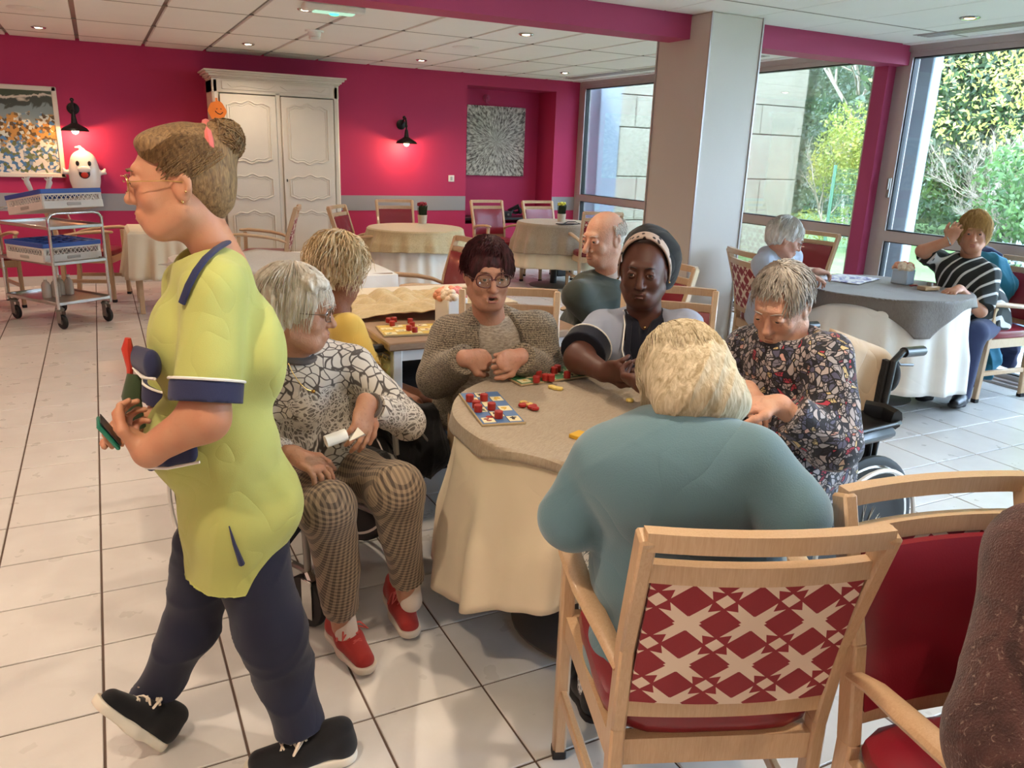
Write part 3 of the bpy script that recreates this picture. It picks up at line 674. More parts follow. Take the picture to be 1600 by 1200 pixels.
def make_chair(label, loc, rz, group=None):
    t = thing('armchair', label, 'chair', loc, rz, group); B = M['beech']
    for s in (-1, 1):
        mb = MB(); pts = [(s*.205, -.25, .012), (s*.205, -.225, .25), (s*.205, -.222, .46), (s*.208, -.25, .66), (s*.213, -.335, .925)]
        for a, b in zip(pts[:-1], pts[1:]): mb.bar(a, (Vector(b)+(Vector(b)-Vector(a)).normalized()*.008), .030, .042, (1, 0, 0) if False else (0, 1, 0), .005)
        obj('rear_leg', mb, B, t); 
        mb = MB().bar((s*.232, .215, .012), (s*.235, .205, .655), .034, .036, (0, 1, 0), .006); obj('front_leg', mb, B, t)
        obj('foot_cap', MB().box((s*.232, .2152, .014), (.036, .038, .028), None, .003), M['rubber'], t); obj('foot_cap', MB().box((s*.205, -.25, .014), (.036, .044, .028), None, .003), M['rubber'], t)
        pts = [Vector(q) for q in ((s*.207, -.235, .60), (s*.228, -.16, .632), (s*.25, -.05, .655), (s*.258, .08, .668), (s*.25, .18, .676), (s*.237, .245, .672))]
        mb = MB().tube(pts, [.019, .023, .026, .027, .028, .022], 10, flat=.62); mb.ball(pts[-1], .022, 10, (1, 1, .62)); obj('armrest', mb, B, t)
        obj('side_stretcher', MB().bar((s*.232, .21, .20), (s*.205, -.23, .20), .02, .034, (0, 0, 1), .004), B, t)
    mb = MB(); bx(mb, -.235, .235, .19, .225, .375, .435); bx(mb, -.215, .215, -.235, -.205, .375, .435)
    for s in (-1, 1): mb.bar((s*.226, .21, .405), (s*.205, -.22, .405), .026, .06)
    obj('seat_frame', mb, B, t)
    def sf(u, v):
        a = 2*math.pi*u; c, s_ = math.cos(a), math.sin(a); q = (abs(c)**5+abs(s_)**5)**(-.2); r = [0, .5, .9, .985, 1, .985, .96][int(round(v*6))]; z = [.503, .502, .496, .482, .462, .442, .434][int(round(v*6))]
        return (c*q*r*.222, s_*q*r*.225-.005, z)
    obj('seat', MB().grid(sf, 32, 7, True), M['redvinyl'], t)
    mb = MB(); bow_rail(mb, .43, .925, .034, -.338, .03, .022); obj('top_rail', mb, B, t)
    mb = MB(); bow_rail(mb, .40, .853, .036, -.314, .024, .022); obj('back_rail', mb, B, t); mb = MB(); bow_rail(mb, .40, .515, .036, -.232, .022, .012); obj('back_rail', mb, B, t)
    p = obj('backrest', curved_panel(MB(), .385, .535, .835, -.218, -.29, .016, .017, .012), M['redvinyl'], t)
    obj('back_fabric', curved_panel(MB(), .385, .535, .835, -.246, -.318, .006, .017, .001), M['star'], p)
    return t
def face(dx, dy): return math.atan2(-dx, dy)      # rotation that turns local +y to (dx, dy)
spots = [
 ((1.075, 1.18), (.37, .93), 'beech armchair with large star patterned back, seen from behind, under the blue cardigan'),
 ((1.34, .56), (-.215, -.977), 'beech armchair with shiny dark red back at the right edge, beside brown mohair'),
 ((1.46, 2.83), (-.42, -.91), 'beech armchair under the woman in grey knitted cardigan'),
 ((2.17, 2.72), (-.62, -.78), 'beech armchair behind the carer with black cap, only a corner of its back showing'),
 ((2.60, 3.66), (-.95, -.15), 'armchair hidden under the bald man in dark green'),
 ((1.93, 5.08), (-1, -.02), 'beech armchair with dark red back turned left, between the draped table and round table'),
 ((3.06, 8.80), (-.1, -1), 'red backed armchair standing behind the round table, against the raspberry wall'),
 ((2.42, 7.98), (.80, -.60), 'armchair showing a star patterned back, left of the round cream table'),
 ((1.42, 8.22), (-.95, .28), 'armchair in profile in front of the armoire, facing left'),
 ((4.30, 8.80), (.02, -1), 'red backed armchair before the alcove, left of the table with the yellow plant'),
 ((4.98, 8.72), (.02, -1), 'red backed armchair behind the table with the yellow plant'),
 ((4.93, 7.62), (.30, .95), 'armchair seen from behind with star patterned back, beside the bald man\'s head'),
 ((-.10, 8.75), (.93, -.3), 'armchair with red seat behind the steel trolley, by the left wall'),
 ((5.32, 5.05), (-.98, -.15), 'empty dark red backed armchair next to the pensioner in grey hoodie'),
 ((4.20, 4.02), (.95, -.30), 'beech armchair carrying the pensioner in grey hoodie'),
 ((5.42, 3.33), (-.97, .12), 'beech armchair with red seat at the right window, coats over its back'),
 ((5.15, 6.55), (-.95, -.2), 'red armchair by the window half hidden by the white column'),
 ((-1.0, 8.55), (.3, -1), 'pale armchair cut by the left edge of the view, behind the trolley'),
]
chair0 = make_chair(spots[0][2], (*spots[0][0], 0), face(*spots[0][1]), 'beech armchairs of the dining room')
for (x, y), d, lb in spots[1:]: place(copy_tree(chair0), (x, y, 0), face(*d), lb)
# ---------------------------------------------------------------- cloths and tables
def round_cloth(name, lb, cat, c, r, ztop, zhem, nf, amp, mat, flare=.03, seed=1, group=None, rz=0., lift=None):
    rn = np.random.default_rng(seed); ph = rn.uniform(0, 6.28, 4); nu = 220
    def fn(u, v):
        a = 2*math.pi*u
        if v < .4: rr_ = r*(v/.4); return (rr_*math.cos(a), rr_*math.sin(a), ztop)
        k = (v-.4)/.6; q = math.sin(nf*a+ph[0]+.9*math.sin(2*a+ph[1]))*.7+.3*math.sin((nf*1.7)//1*a+ph[2])
        e = min(1, k*1.6)**1.3; R_ = r+.006+e*(amp*(q+.4)+flare*k); zh = zhem+(lift[0]*(1-math.cos(2*(a-lift[1])))/2 if lift else 0); z = ztop-.004*min(1, k*20)-(ztop-zh)*k**1.0+(.012*math.sin(3*a+ph[3]) if k > .9 else 0)
        return (R_*math.cos(a), R_*math.sin(a), z)
    o = obj(name, MB().grid(fn, nu, 34, True), mat, None, solid=.002); o.location = (c[0], c[1], 0); o.rotation_euler.z = rz
    return tag(o, lb, cat, group)
def square_cloth(name, lb, cat, c, r, z, half, ang, mat, seed=2, wav=.012, stiff=.92, maxdrop=9, smooth_c=1.0):
    """a square cloth over a round top: flat to the edge, the rest hangs in soft folds"""
    rn = np.random.default_rng(seed); ph = rn.uniform(0, 6.28, 4)
    def fn(u, v):
        a = 2*math.pi*u; e = half/max(abs(math.cos(a)), abs(math.sin(a))); e = min(e, half*1.30*smooth_c)
        rho = e*v; rr_ = min(rho, r); ov = max(0, rho-r-.008); w_ = wav*math.sin(7*a+ph[0])+wav*.8*math.sin(12*a+ph[1]+2*math.sin(a))
        f = min(1, ov/.10); R_ = rr_+min(.012, max(0, rho-r))+.10*ov*.6+f*w_
        zz = z+.0015*math.sin(9*a+ph[2])*(1 if v > .3 else 0)-min(ov*stiff, maxdrop)-.004*f
        return (R_*math.cos(a), R_*math.sin(a), zz)
    o = obj(name, MB().grid(fn, 200, 60, True), mat, None, solid=.002); o.location = (c[0], c[1], 0); o.rotation_euler.z = ang
    return tag(o, lb, cat)
def pedestal_table(lb, c, r, topz=.74):
    t = thing('round_table', lb, 'table', (c[0], c[1], 0)); obj('tabletop', MB().lathe([(0, topz-.03), (r-.02, topz-.03), (r-.005, topz-.02), (r-.005, topz-.006), (r-.015, topz), (0, topz)], n=48), M['tablewood'], t)
    obj('column', MB().cyl((0, 0, .02), (0, 0, topz-.03), .04, 20), M['black'], t); obj('base', MB().lathe([(0, 0), (.29, 0), (.29, .008), (.25, .018), (.06, .03), (0, .03)], n=40), M['grey_metal'], t); return t
TC = (1.385, 1.985)
pedestal_table('round pedestal table in the middle of the group, draped in cream', TC, .475)
round_cloth('tablecloth', 'long cream tablecloth on the near round table where the board game is played', 'tablecloth', TC, .480, .747, .18, 15, .030, M['cream_cloth'], .05, 3, lift=(.24, math.radians(168)))
square_cloth('table_overlay', 'taupe damask overlay lying on the cream cloth of the near round table', 'tablecloth', TC, .488, .753, .522, .55, M['taupe'], 5, .008, .9, .07, .82)
RT = (4.60, 3.54)
pedestal_table('round pedestal table near the right hand window', RT, .52); round_cloth('tablecloth', 'long white tablecloth on the round table by the window', 'tablecloth', RT, .525, .747, .16, 17, .024, M['white_cloth'], .05, 7)
square_cloth('table_overlay', 'grey taupe overlay with a pointed hanging corner, on the window table', 'tablecloth', RT, .535, .753, .60, math.radians(20), M['taupe2'], 9, .014, .95)
MT = (2.86, 7.78)
pedestal_table('round pedestal table in front of the raspberry wall', MT, .47); round_cloth('tablecloth', 'long white tablecloth with deep folds on the far round table', 'tablecloth', MT, .475, .747, .05, 19, .022, M['white_cloth'], .05, 11)
round_cloth('table_overlay', 'short sand coloured overlay on the far round table with pink topped plant', 'tablecloth', MT, .487, .752, .55, 16, .02, M['beige_cloth'], .055, 12)
BT = (4.78, 8.22)
pedestal_table('round pedestal table in front of the alcove', BT, .44); round_cloth('tablecloth', 'cream under cloth on the small table before the alcove', 'tablecloth', BT, .445, .747, .25, 13, .02, M['cream_cloth'], .05, 13)
round_cloth('table_overlay', 'long taupe overlay on the small table before the alcove', 'tablecloth', BT, .457, .752, .42, 13, .022, M['taupe'], .06, 13)
LT = (.55, 8.1)
def four_leg_table(lb, c, w, d, mat, topz=.74, ang=0, leg='grey'):
    t = thing('dining_table', lb, 'table', (c[0], c[1], 0), ang); mb = MB().box((0, 0, topz-.018), (w, d, .036), None, .006); obj('tabletop', mb, mat, t)
    for sx in (-1, 1):
        for sy in (-1, 1): obj('leg', MB().bar((sx*(w/2-.05), sy*(d/2-.05), 0), (sx*(w/2-.05), sy*(d/2-.05), topz-.036), .042, .042, bev=.004), M['grey_metal'] if leg == 'grey' else M['beech'], t)
    for sy in (-1, 1): mb = MB(); bx(mb, -w/2+.06, w/2-.06, sy*(d/2-.05)-.012, sy*(d/2-.05)+.012, topz-.09, topz-.036); obj('apron', mb, M['grey_metal'] if leg == 'grey' else M['beech'], t)
    return t
def rect_cloth(name, lb, c, w, d, z, drop, mat, ang=0, seed=1, wav=.012):
    rn = np.random.default_rng(seed); ph = rn.uniform(0, 6.28, 3)
    def fn(u, v):
        a = 2*math.pi*u; cx, sy = math.cos(a), math.sin(a); q = 1/max(abs(cx)/(w/2), abs(sy)/(d/2))
        k = min(1, v/.5); R_ = q*k; x, y = cx*R_, sy*R_
        if v > .5:
            g = (v-.5)/.5; o_ = .006+g*(.03+wav*math.sin(22*a+ph[0])+wav*math.sin(13*a+ph[1])); x += cx*o_*1.3; y += sy*o_*1.3; return (x, y, z-.004-drop*g)
        return (x, y, z+.002*math.sin(14*x+ph[1])*math.sin(11*y+ph[2]))
    o = obj(name, MB().grid(fn, 240, 24, True), mat, None, solid=.002); o.location = (c[0], c[1], 0); o.rotation_euler.z = ang; return tag(o, lb, 'tablecloth')
four_leg_table('small square table at the left wall, behind the carer in yellow', LT, .70, .70, M['tablewood'], leg='beech'); rect_cloth('tablecloth', 'cream tablecloth hanging in folds on the left wall table', LT, .72, .72, .745, .42, M['cream_cloth'], 0, 3, .02)
four_leg_table('brown topped dining table behind the woman in grey cardigan, white metal legs', (1.50, 3.75), .96, 1.30, M['tablewood'])
wl = [o for o in COL.objects if o.name.startswith('dining_table')][-1]
for ch in wl.children:
    if ch.name.startswith(('leg', 'apron')): ch.data.materials.clear(); ch.data.materials.append(M['plastic_white'])
rect_cloth('tablecloth', 'cream tablecloth folded back over the far half of the brown table', (1.50, 4.12), .98, .60, .747, .12, M['cream_cloth'], 0, 5, .008)
four_leg_table('long dining table covered in white behind the curly haired woman', (1.05, 5.55), 1.25, 1.15, M['tablewood'])
rect_cloth('tablecloth', 'white tablecloth on the long table in the middle of the room', (1.05, 5.55), 1.28, 1.18, .747, .38, M['white_cloth'], .02, 6, .015)
o = obj('table_overlay', MB().grid(lambda u, v: ((u-.5)*1.0, (v-.5)*1.0, .753+.001*math.sin(20*u)), 12, 12), M['greyveil'], None, solid=.002); o.location = (1.0, 5.56, 0); o.rotation_euler.z = .75; tag(o, 'pale grey square overlay laid diagonally on the white covered table', 'tablecloth')
def crumple(name, lb, c, w, d, z, mat, seed, h=.035, ang=0):
    r = np.random.default_rng(seed); K = r.normal(0, 1, (6, 2))*np.array([7, 12]); ph = r.uniform(0, 6.28, 6)
    def fn(u, v):
        x, y = (u-.5)*2, (v-.5)*2; s = sum(math.sin(K[i][0]*x+K[i][1]*y+ph[i]) for i in range(6))/6; e = max(0, 1-(abs(x)**2.4+abs(y)**2.4)*.55)
        return (x*w/2*(1+.06*math.sin(5*y)), y*d/2*(1+.08*math.sin(4*x+1)), z+h*(.35+.9*abs(s))*min(1, 1.3*e)+.03*e)
    o = obj(name, MB().grid(fn, 70, 70), mat, None, solid=.003); o.location = (c[0], c[1], 0); o.rotation_euler.z = ang; return tag(o, lb, 'tablecloth')
crumple('crumpled_cloth', 'crumpled sand coloured overlay bunched up behind the yellow game board', (1.36, 3.74), .70, .46, .752, M['beige_cloth'], 4, .065, -.05)
o = thing('side_table', 'pale wooden framed table cut by the left edge of the view', 'table', (-1.30, 7.95, 0), .1)
for sx in (-1, 1):
    for sy in (-1, 1): obj('leg', MB().bar((sx*.36, sy*.3, 0), (sx*.34, sy*.3, .72), .04, .04), M['beech'], o)
obj('tabletop', MB().box((0, 0, .735), (.8, .7, .03), None, .008), M['beech'], o); obj('shelf', MB().box((0, 0, .35), (.72, .6, .02), None, .004), M['white'], o)
# ---------------------------------------------------------------- armoire
def armoire():
    x0, x1, yf, yb, H = 1.14, 2.47, 9.16, 9.64, 2.16; t = thing('armoire', 'tall cream painted armoire with carved panel doors against the raspberry wall', 'armoire', ((x0+x1)/2, (yf+yb)/2, 0)); A = M['armoire']
    w, d = x1-x0, yb-yf; F_ = -d/2
    mb = MB(); mb.box((-w/2+.035, 0, H/2), (.07, d, H), None, .02).box((w/2-.035, 0, H/2), (.07, d, H), None, .02).box((0, 0, H-.07), (w, d, .14), None, .006).box((0, 0, .09), (w, d, .18), None, .006).box((0, d/2-.01, H/2), (w-.04, .02, H-.04)).box((0, F_+.012, H/2+.02), (.045, .024, H-.28)); obj('body', mb, A, t)
    mb = MB()
    for k, (o_, z, h) in enumerate(((.012, H+.008, .016), (.03, H+.028, .024), (.055, H+.05, .022), (.075, H+.07, .018))): mb.box((0, -o_/2, z), (w+2*o_, d+o_, h), None, .006)
    obj('cornice', mb, A, t)
    mb = MB(); mb.box((0, F_-.006, H-.065), (w-.2, .012, .085), None, .004)
    for sx in (-1, 1): mb.tube([(sx*(w/2-.16), F_-.014, H-.05), (sx*(w/2-.2), F_-.014, H-.085), (sx*(w/2-.3), F_-.014, H-.065), (sx*.1, F_-.014, H-.085), (sx*.03, F_-.014, H-.045)], .006, 6)
    obj('frieze', mb, A, t)
    for sx in (-1, 1):
        dw = w/2-.10; cx = sx*(dw/2+.028); dz0, dz1 = .20, H-.15
        dr = obj('door', MB().box((cx, F_-.008, (dz0+dz1)/2), (dw, .03, dz1-dz0), None, .006), A, t)
        hgt = dz1-dz0; segs = [(dz0+.06, dz0+hgt*.34), (dz0+hgt*.40, dz0+hgt*.555), (dz0+hgt*.615, dz1-.06)]
        for k, (a, b) in enumerate(segs):
            hw = dw/2-.065; top = .045; out = []
            N_ = 14
            def wave(i, up):
                s_ = i/N_*2-1; return (.03*(math.cos(3.14159*s_)*.5+.5)+.012*math.cos(3*math.pi*s_))*up
            pts = [(cx-hw+2*hw*i/N_, b-.04+wave(i, 1)) for i in range(N_+1)]+[(cx+hw-2*hw*i/N_, a+.04-(wave(i, 1) if k else 0)) for i in range(N_+1)]
            P3 = [(x, F_-.026, z) for x, z in pts]; mo = MB().tube(P3, .0085, 6, closed=True)
            P4 = [(cx+(x-cx)*.88, F_-.024, (a+b)/2+(z-(a+b)/2)*(1-.05/(b-a))) for x, z in pts]; mo.tube(P4, .0055, 6, closed=True)
            mo.add([(x, F_-.0245, z) for x, z in [(p[0], p[2]) for p in P4]], [tuple(range(len(P4)))])
            obj('panel_moulding', mo, A, dr)
        if sx > 0: obj('keyhole', MB().box((cx-dw/2+.03, F_-.026, dz0+hgt*.52), (.012, .008, .03), None, .003), M['darkmetal'], dr)
    return t
armoire()
t = thing('paper_pumpkin', 'orange paper pumpkin cut-out hung on the armoire corner', 'decoration', (1.175, 9.12, 1.83))
pum = MB(); poly = [(.088*math.cos(a)*(1+.06*math.cos(6*a)), .10*math.sin(a)*(1+.05*math.cos(5*a))) for a in np.linspace(0, 2*math.pi, 30)[:-1]]; MX = Matrix.Rotation(math.radians(90), 4, 'X')
pum.prism(poly, 0, .006, MX).box((0, 0, .11), (.02, .006, .04)); obj('cutout', pum, plain('orange card', '#d2701f', .7, var=.1), t)
mk = MB()
for s in (-1, 1): mk.box((.018+s*.02, -.008, .022), (.014, .003, .008), Matrix.Rotation(.4*s, 3, 'Y'))
mk.tube([(-.02, -.008, 0), (0, -.008, -.02), (.03, -.008, -.03), (.055, -.008, -.01)], .004, 5); obj('drawn_face', mk, M['black'], t)
# ---------------------------------------------------------------- pictures
def market_mat():
    b = NB('market stall painting'); sx = b.N('ShaderNodeSeparateXYZ'); v = b.co('Object'); b.t.links.new(v, sx.inputs[0]); z = sx.outputs[2]; m_ = b.math
    zn = m_('ADD', z, m_('MULTIPLY', m_('SUBTRACT', b.noise(6., v, 3., 1.), .5), .30))
    vo = b.N('ShaderNodeTexVoronoi', i_Scale=38.); b.t.links.new(v, vo.inputs['Vector']); vo.inputs['Randomness'].default_value = 1
    hsv = b.N('ShaderNodeSeparateColor'); b.t.links.new(vo.outputs['Color'], hsv.inputs[0]); r = hsv.outputs[0]
    goods = b.mix(b.ramp(r, .3, .4), hexc('#b78a4a'), hexc('#5b4a32')); goods = b.mix(b.ramp(r, .6, .65), goods, hexc('#c9cfc6')); goods = b.mix(b.ramp(r, .85, .88), goods, hexc('#4c7fb0'))
    low = b.mix(b.ramp(hsv.outputs[1], .35, .55), hexc('#4a78a5'), hexc('#d9d6cb')); low = b.mix(b.ramp(hsv.outputs[2], .7, .75), low, hexc('#68724a'))
    c = b.mix(b.ramp(zn, -.12, -.08), low, goods); c = b.mix(b.ramp(zn, .13, .15), c, hexc('#7b8c8e')); c = b.mix(b.ramp(zn, .22, .24), c, hexc('#3e4640')); c = b.mix(b.ramp(zn, .30, .32), c, hexc('#c8c0b0')); c = b.mix(b.ramp(zn, .34, .35), c, hexc('#44503f')); c = b.mix(b.ramp(zn, .43, .45), c, hexc('#a9b6b4'))
    b.base(c, .35); return b.m
t = thing('framed_painting', 'framed oil painting of a fruit and flower market stall', 'painting', (-.78, YB-.02, 1.555))
mb = MB(); fw, fh = .98, .88
for q in ((0, fh/2-.02, fw, .045), (0, -fh/2+.02, fw, .045)): mb.box((q[0], 0, q[1]), (q[2], .035, q[3]), None, .006)
for s in (-1, 1): mb.box((s*(fw/2-.02), 0, 0), (.045, .035, fh), None, .006)
obj('frame', mb, M['white'], t); obj('canvas', MB().box((0, .004, 0), (fw-.06, .02, fh-.06)), market_mat(), t)
def burst_mat():
    b = NB('grey sunburst print'); sx = b.N('ShaderNodeSeparateXYZ'); v = b.co('Object'); b.t.links.new(v, sx.inputs[0]); m_ = b.math; x, z = sx.outputs[0], sx.outputs[2]
    an = m_('ARCTAN2', z, x); r = m_('SQRT', m_('ADD', m_('MULTIPLY', x, x), m_('MULTIPLY', z, z)))
    cm = b.N('ShaderNodeCombineXYZ'); b.t.links.new(m_('MULTIPLY', m_('COSINE', an), 7.), cm.inputs[0]); b.t.links.new(m_('MULTIPLY', m_('SINE', an), 7.), cm.inputs[1]); b.t.links.new(m_('MULTIPLY', r, 7.), cm.inputs[2])
    n = b.noise(2.6, cm.outputs[0], 6., .3); n2 = b.noise(8., cm.outputs[0], 3.); f = b.ramp(m_('ADD', m_('MULTIPLY', n, .7), m_('MULTIPLY', n2, .35)), .42, .64)
    b.base(b.mix(f, hexc('#4a4137'), hexc('#d3cebb')), .5); return b.m
o = obj('canvas_picture', MB().box((0, 0, 0), (.87, .03, .90), None, .003), burst_mat()); o.location = (4.865, NY-.02, 1.655); tag(o, 'square grey and cream sunburst canvas in the alcove', 'picture')
# niche: black shelf board, hi-fi
o = obj('alcove_shelf', MB().box((0, 0, 0), (NX1-NX0-.01, .42, .03), None, .003), M['niche_black']); o.location = ((NX0+NX1)/2, 9.88, .66); tag(o, 'black shelf board along the bottom of the alcove', 'shelf')
t = thing('stereo_unit', 'black stereo unit on the alcove shelf between the two red chairs', 'stereo', (4.72, 9.80, .675)); obj('case', MB().box((0, 0, .045), (.42, .26, .075), None, .006), M['black'], t); obj('front_panel', MB().box((0, -.132, .045), (.39, .006, .05), None, .002), M['niche_black'], t); obj('knob', MB().cyl((.15, -.135, .045), (.15, -.15, .045), .014), M['grey_metal'], t)
o = obj('cable_heap', MB().tube([(.0, 0, 0), (.05, .02, .07), (.12, -.02, .10), (.2, 0, .05), (.1, .04, .02), (.0, .03, .06), (.1, -.04, .13), (.16, 0, .02)], .022, 8), M['black']); o.location = (4.98, 9.83, .70); tag(o, 'black cable heap at the right end of the alcove shelf', 'cable')
t = thing('subwoofer', 'small black box speaker on the floor under the far window table', 'speaker', (5.28, 8.92, 0)); obj('case', MB().box((0, 0, .15), (.2, .22, .30), None, .01), M['black'], t); obj('cone', MB().lathe([(.07, -.112), (.05, -.10), (0, -.105)], n=18, R=Matrix.Rotation(0, 3, 'X')) if False else MB().cyl((0, -.108, .16), (0, -.114, .16), .06), M['rubber'], t)
# ---------------------------------------------------------------- trolley with dish racks
tvx = Vector((.835, .55, 0)).normalized(); tvy = Vector((-.482, .876, 0)).normalized(); tang = math.atan2(tvx.y, tvx.x)
TR = Vector((-.415, 7.285, 0))+tvx*.235+tvy*.37
t = thing('service_trolley', 'three tier stainless steel trolley on grey castors carrying dish racks', 'trolley', TR, tang); S_ = M['steel']
for z in (.205, .53, .815):
    mb = MB().box((0, 0, z), (.46, .74, .006)).box((0, -.37, z+.008), (.47, .012, .028), None, .004).box((0, .37, z+.008), (.47, .012, .028), None, .004).box((-.235, 0, z+.008), (.012, .74, .028), None, .004).box((.235, 0, z+.008), (.012, .74, .028), None, .004); obj('shelf', mb, S_, t)
for sx in (-1, 1):
    for sy in (-1, 1):
        obj('post', MB().cyl((sx*.228, sy*.365, .17), (sx*.228, sy*.365, .83), .0125, 12), M['chrome'], t)
        mb = MB().lathe([(.03, .15), (.035, .165), (.02, .18)], (sx*.2, sy*.33, 0), 14); mb.box((sx*.2-.022, sy*.33-.01, .10), (.005, .055, .10), None, .002).box((sx*.2+.022, sy*.33-.01, .10), (.005, .055, .10), None, .002); ca = obj('castor', mb, M['grey_metal'], t)
        R_ = Matrix.Rotation(math.radians(90), 3, 'Y'); obj('wheel', MB().lathe([(.03, -.014), (.055, -.014), (.06, -.008), (.06, .008), (.055, .014), (.03, .014)], (sx*.2, sy*.33-.02, .062), 24, R_), M['rubber'], ca); obj('hub', MB().lathe([(0, -.016), (.036, -.013), (.036, .013), (0, .016)], (sx*.2, sy*.33-.02, .062), 20, R_), M['greywheel'], ca)
for sy in (-1, 1):
    pts = [(-.228, sy*.365, .83), (-.228, sy*.365, .89), (-.20, sy*.365, .925), (-.15, sy*.365, .935), (.15, sy*.365, .935), (.20, sy*.365, .925), (.228, sy*.365, .89), (.228, sy*.365, .83)]; obj('handle', MB().tube(pts, .0125, 10), M['chrome'], t)
M['rack_grey'] = plain('grey dish rack plastic', '#d0cbc4', .45, var=.04); M['rack_blue'] = plain('blue dish rack plastic', '#2b50a0', .4, var=.06)
def rack(lb, loc, rz, tilt=0):
    t = thing('dish_rack', lb, 'dish rack', loc, rz); t.rotation_euler = (tilt, 0, rz); w = .50; h = .11
    mb = MB().box((0, 0, .006), (w, w, .012), None, .003)
    for s in (-1, 1): mb.box((0, s*w/2, .03), (w, .012, .06), None, .003).box((s*w/2, 0, .03), (.012, w, .06), None, .003).box((0, s*w/2, .11), (w, .012, .014), None, .002).box((s*w/2, 0, .11), (.012, w, .014), None, .002)
    n = 12
    for s in (-1, 1):
        for i in range(n):
            a = -w/2+.03+(w-.06)*i/n; b = a+(w-.06)/n
            for p_, q_ in ((a, b), (b, a)):
                mb.bar((p_, s*w/2, .058), (q_, s*w/2, .106), .006, .005); mb.bar((s*w/2, p_, .058), (s*w/2, q_, .106), .006, .005)
    for sx in (-1, 1):
        for sy in (-1, 1): mb.box((sx*(w/2-.012), sy*(w/2-.012), .06), (.03, .03, .118), None, .006)
    obj('basket', mb, M['rack_grey'], t); gr_ = MB()
    for s in (-1, 1): gr_.box((0, s*w/2, .032), (.12, .02, .025), None, .004).box((s*w/2, 0, .032), (.02, .12, .025), None, .004)
    obj('grip', gr_, plain('darker grip grey', '#a39f99', .5) if 'darker grip grey' not in bpy.data.materials else bpy.data.materials['darker grip grey'], t)
    mb = MB()
    for s in (-1, 1): mb.box((0, s*w/2, .135), (w+.008, .016, .036), None, .003).box((s*w/2, 0, .135), (.016, w+.008, .036), None, .003)
    for i in range(1, 5): mb.box((0, -w/2+w*i/5, .14), (w, .006, .026)).box((-w/2+w*i/5, 0, .14), (.006, w, .026))
    obj('divider_top', mb, M['rack_blue'], t)
    gl = MB()
    for i in range(5):
        for j in range(5): gl.lathe([(.026, .02), (.033, .13)], (-.2+.1*i, -.2+.1*j, 0), 10)
    if False: obj('glasses', gl, M['lens'], t)
    return t
rot_t = Matrix.Rotation(tang, 3, 'Z')
def tl(x, y, z): return TR+rot_t @ Vector((x, y, z))
rack('blue topped dish rack lying flat on the middle shelf of the trolley', tl(-.0, -.02, .54), tang+.03); rack('blue topped dish rack tilted on the top rail of the trolley', tl(.0, -.13, .935), tang-.05, -.16)
rk = [o for o in COL.objects if o.name.startswith('dish_rack')][-1]; rk.rotation_euler = (-.16, 0, tang)
def bottle(lb, x, y):
    t = thing('plastic_bottle', lb, 'bottle', tl(x, y, .21), 0, 'clear bottles on the lower trolley shelf'); obj('flask', MB().lathe([(0, 0), (.034, 0), (.036, .01), (.036, .10), (.028, .125), (.013, .14), (.013, .155)], n=16), BOT, t); obj('cap', MB().cyl((0, 0, .153), (0, 0, .172), .015), M['plastic_white'], t)
BOT = plain('milky clear plastic', '#d8d2c8', .2, var=.05)
BOT.node_tree.nodes['Principled BSDF'].inputs['Transmission Weight'].default_value = .55
for i, (x, y) in enumerate(((-.10, .0), (-.03, -.02), (.04, .03), (.10, .0))): bottle('small cloudy plastic bottle on the lowest trolley shelf, %s of the four' % ('leftmost', 'second from left', 'third from left', 'rightmost')[i], x, y)
t = thing('folded_napkin', 'white gloves flopped on top of the tilted dish rack', 'gloves', tl(-.05, .0, 1.10)); sd = SD(.004)
for s in (-1, 1):
    c = np.array((s*.06, 0, .0)); sd.cone(c, c+(.02*s, .02, .055), .018, .022)
    for k in range(4): sd.cone(c+(.02*s, .02, .055), c+(.02*s-.03+.018*k, .02, .085+.006*k), .008, .006, .006)
V_, F_ = sd.mesh(); np_mesh('glove', [(V_, F_)], M['plastic_white'], t); t.name = 'rubber_gloves'
# ghost balloon
t = thing('ghost_balloon', 'white inflatable ghost with a laughing red mouth on the wall', 'balloon', (-.115, 9.555, .97)); sd = SD(.006)
sd.cone((0, 0, .14), (0, 0, .30), .135, .125, .05, w=(0, 1, 0), sc=.6).cone((0, 0, .0), (0, 0, .2), .12, .135, .05, w=(0, 1, 0), sc=.6).cone((.0, 0, .43), (-.02, 0, .455), .02, .012, .03).cone((-.02, 0, .455), (-.06, 0, .45), .012, .008)
for s in (-1, 1): sd.cone((s*.13, 0, .20), (s*.175, 0, .205), .022, .024, .02).cone((s*.175, 0, .205), (s*.19, 0, .235), .018, .012, .01).cone((s*.175, 0, .205), (s*.195, 0, .195), .018, .011, .01)
V_, F_ = sd.mesh(); np_mesh('body', [(V_, F_)], plain('shiny white foil', '#d9d5cf', .22, var=.04, bump=.3, bs=18.), t)
mb = MB()
for s in (-1, 1): mb.ball((s*.055, -.078, .295), .03, 14, (.55, .2, .85))
mb.ball((0, -.088, .195), .052, 16, (1, .14, 1)); obj('eyes_and_mouth', mb, M['black'], t); obj('tongue', MB().ball((0, -.094, .18), .034, 14, (1, .2, .9)), plain('red print', '#b5301f', .4), t)
mb = MB(); mb.ball((0, -.09, .235), .055, 16, (1.15, .2, .62)); obj('upper_lip', mb, bpy.data.materials['shiny white foil'], t)
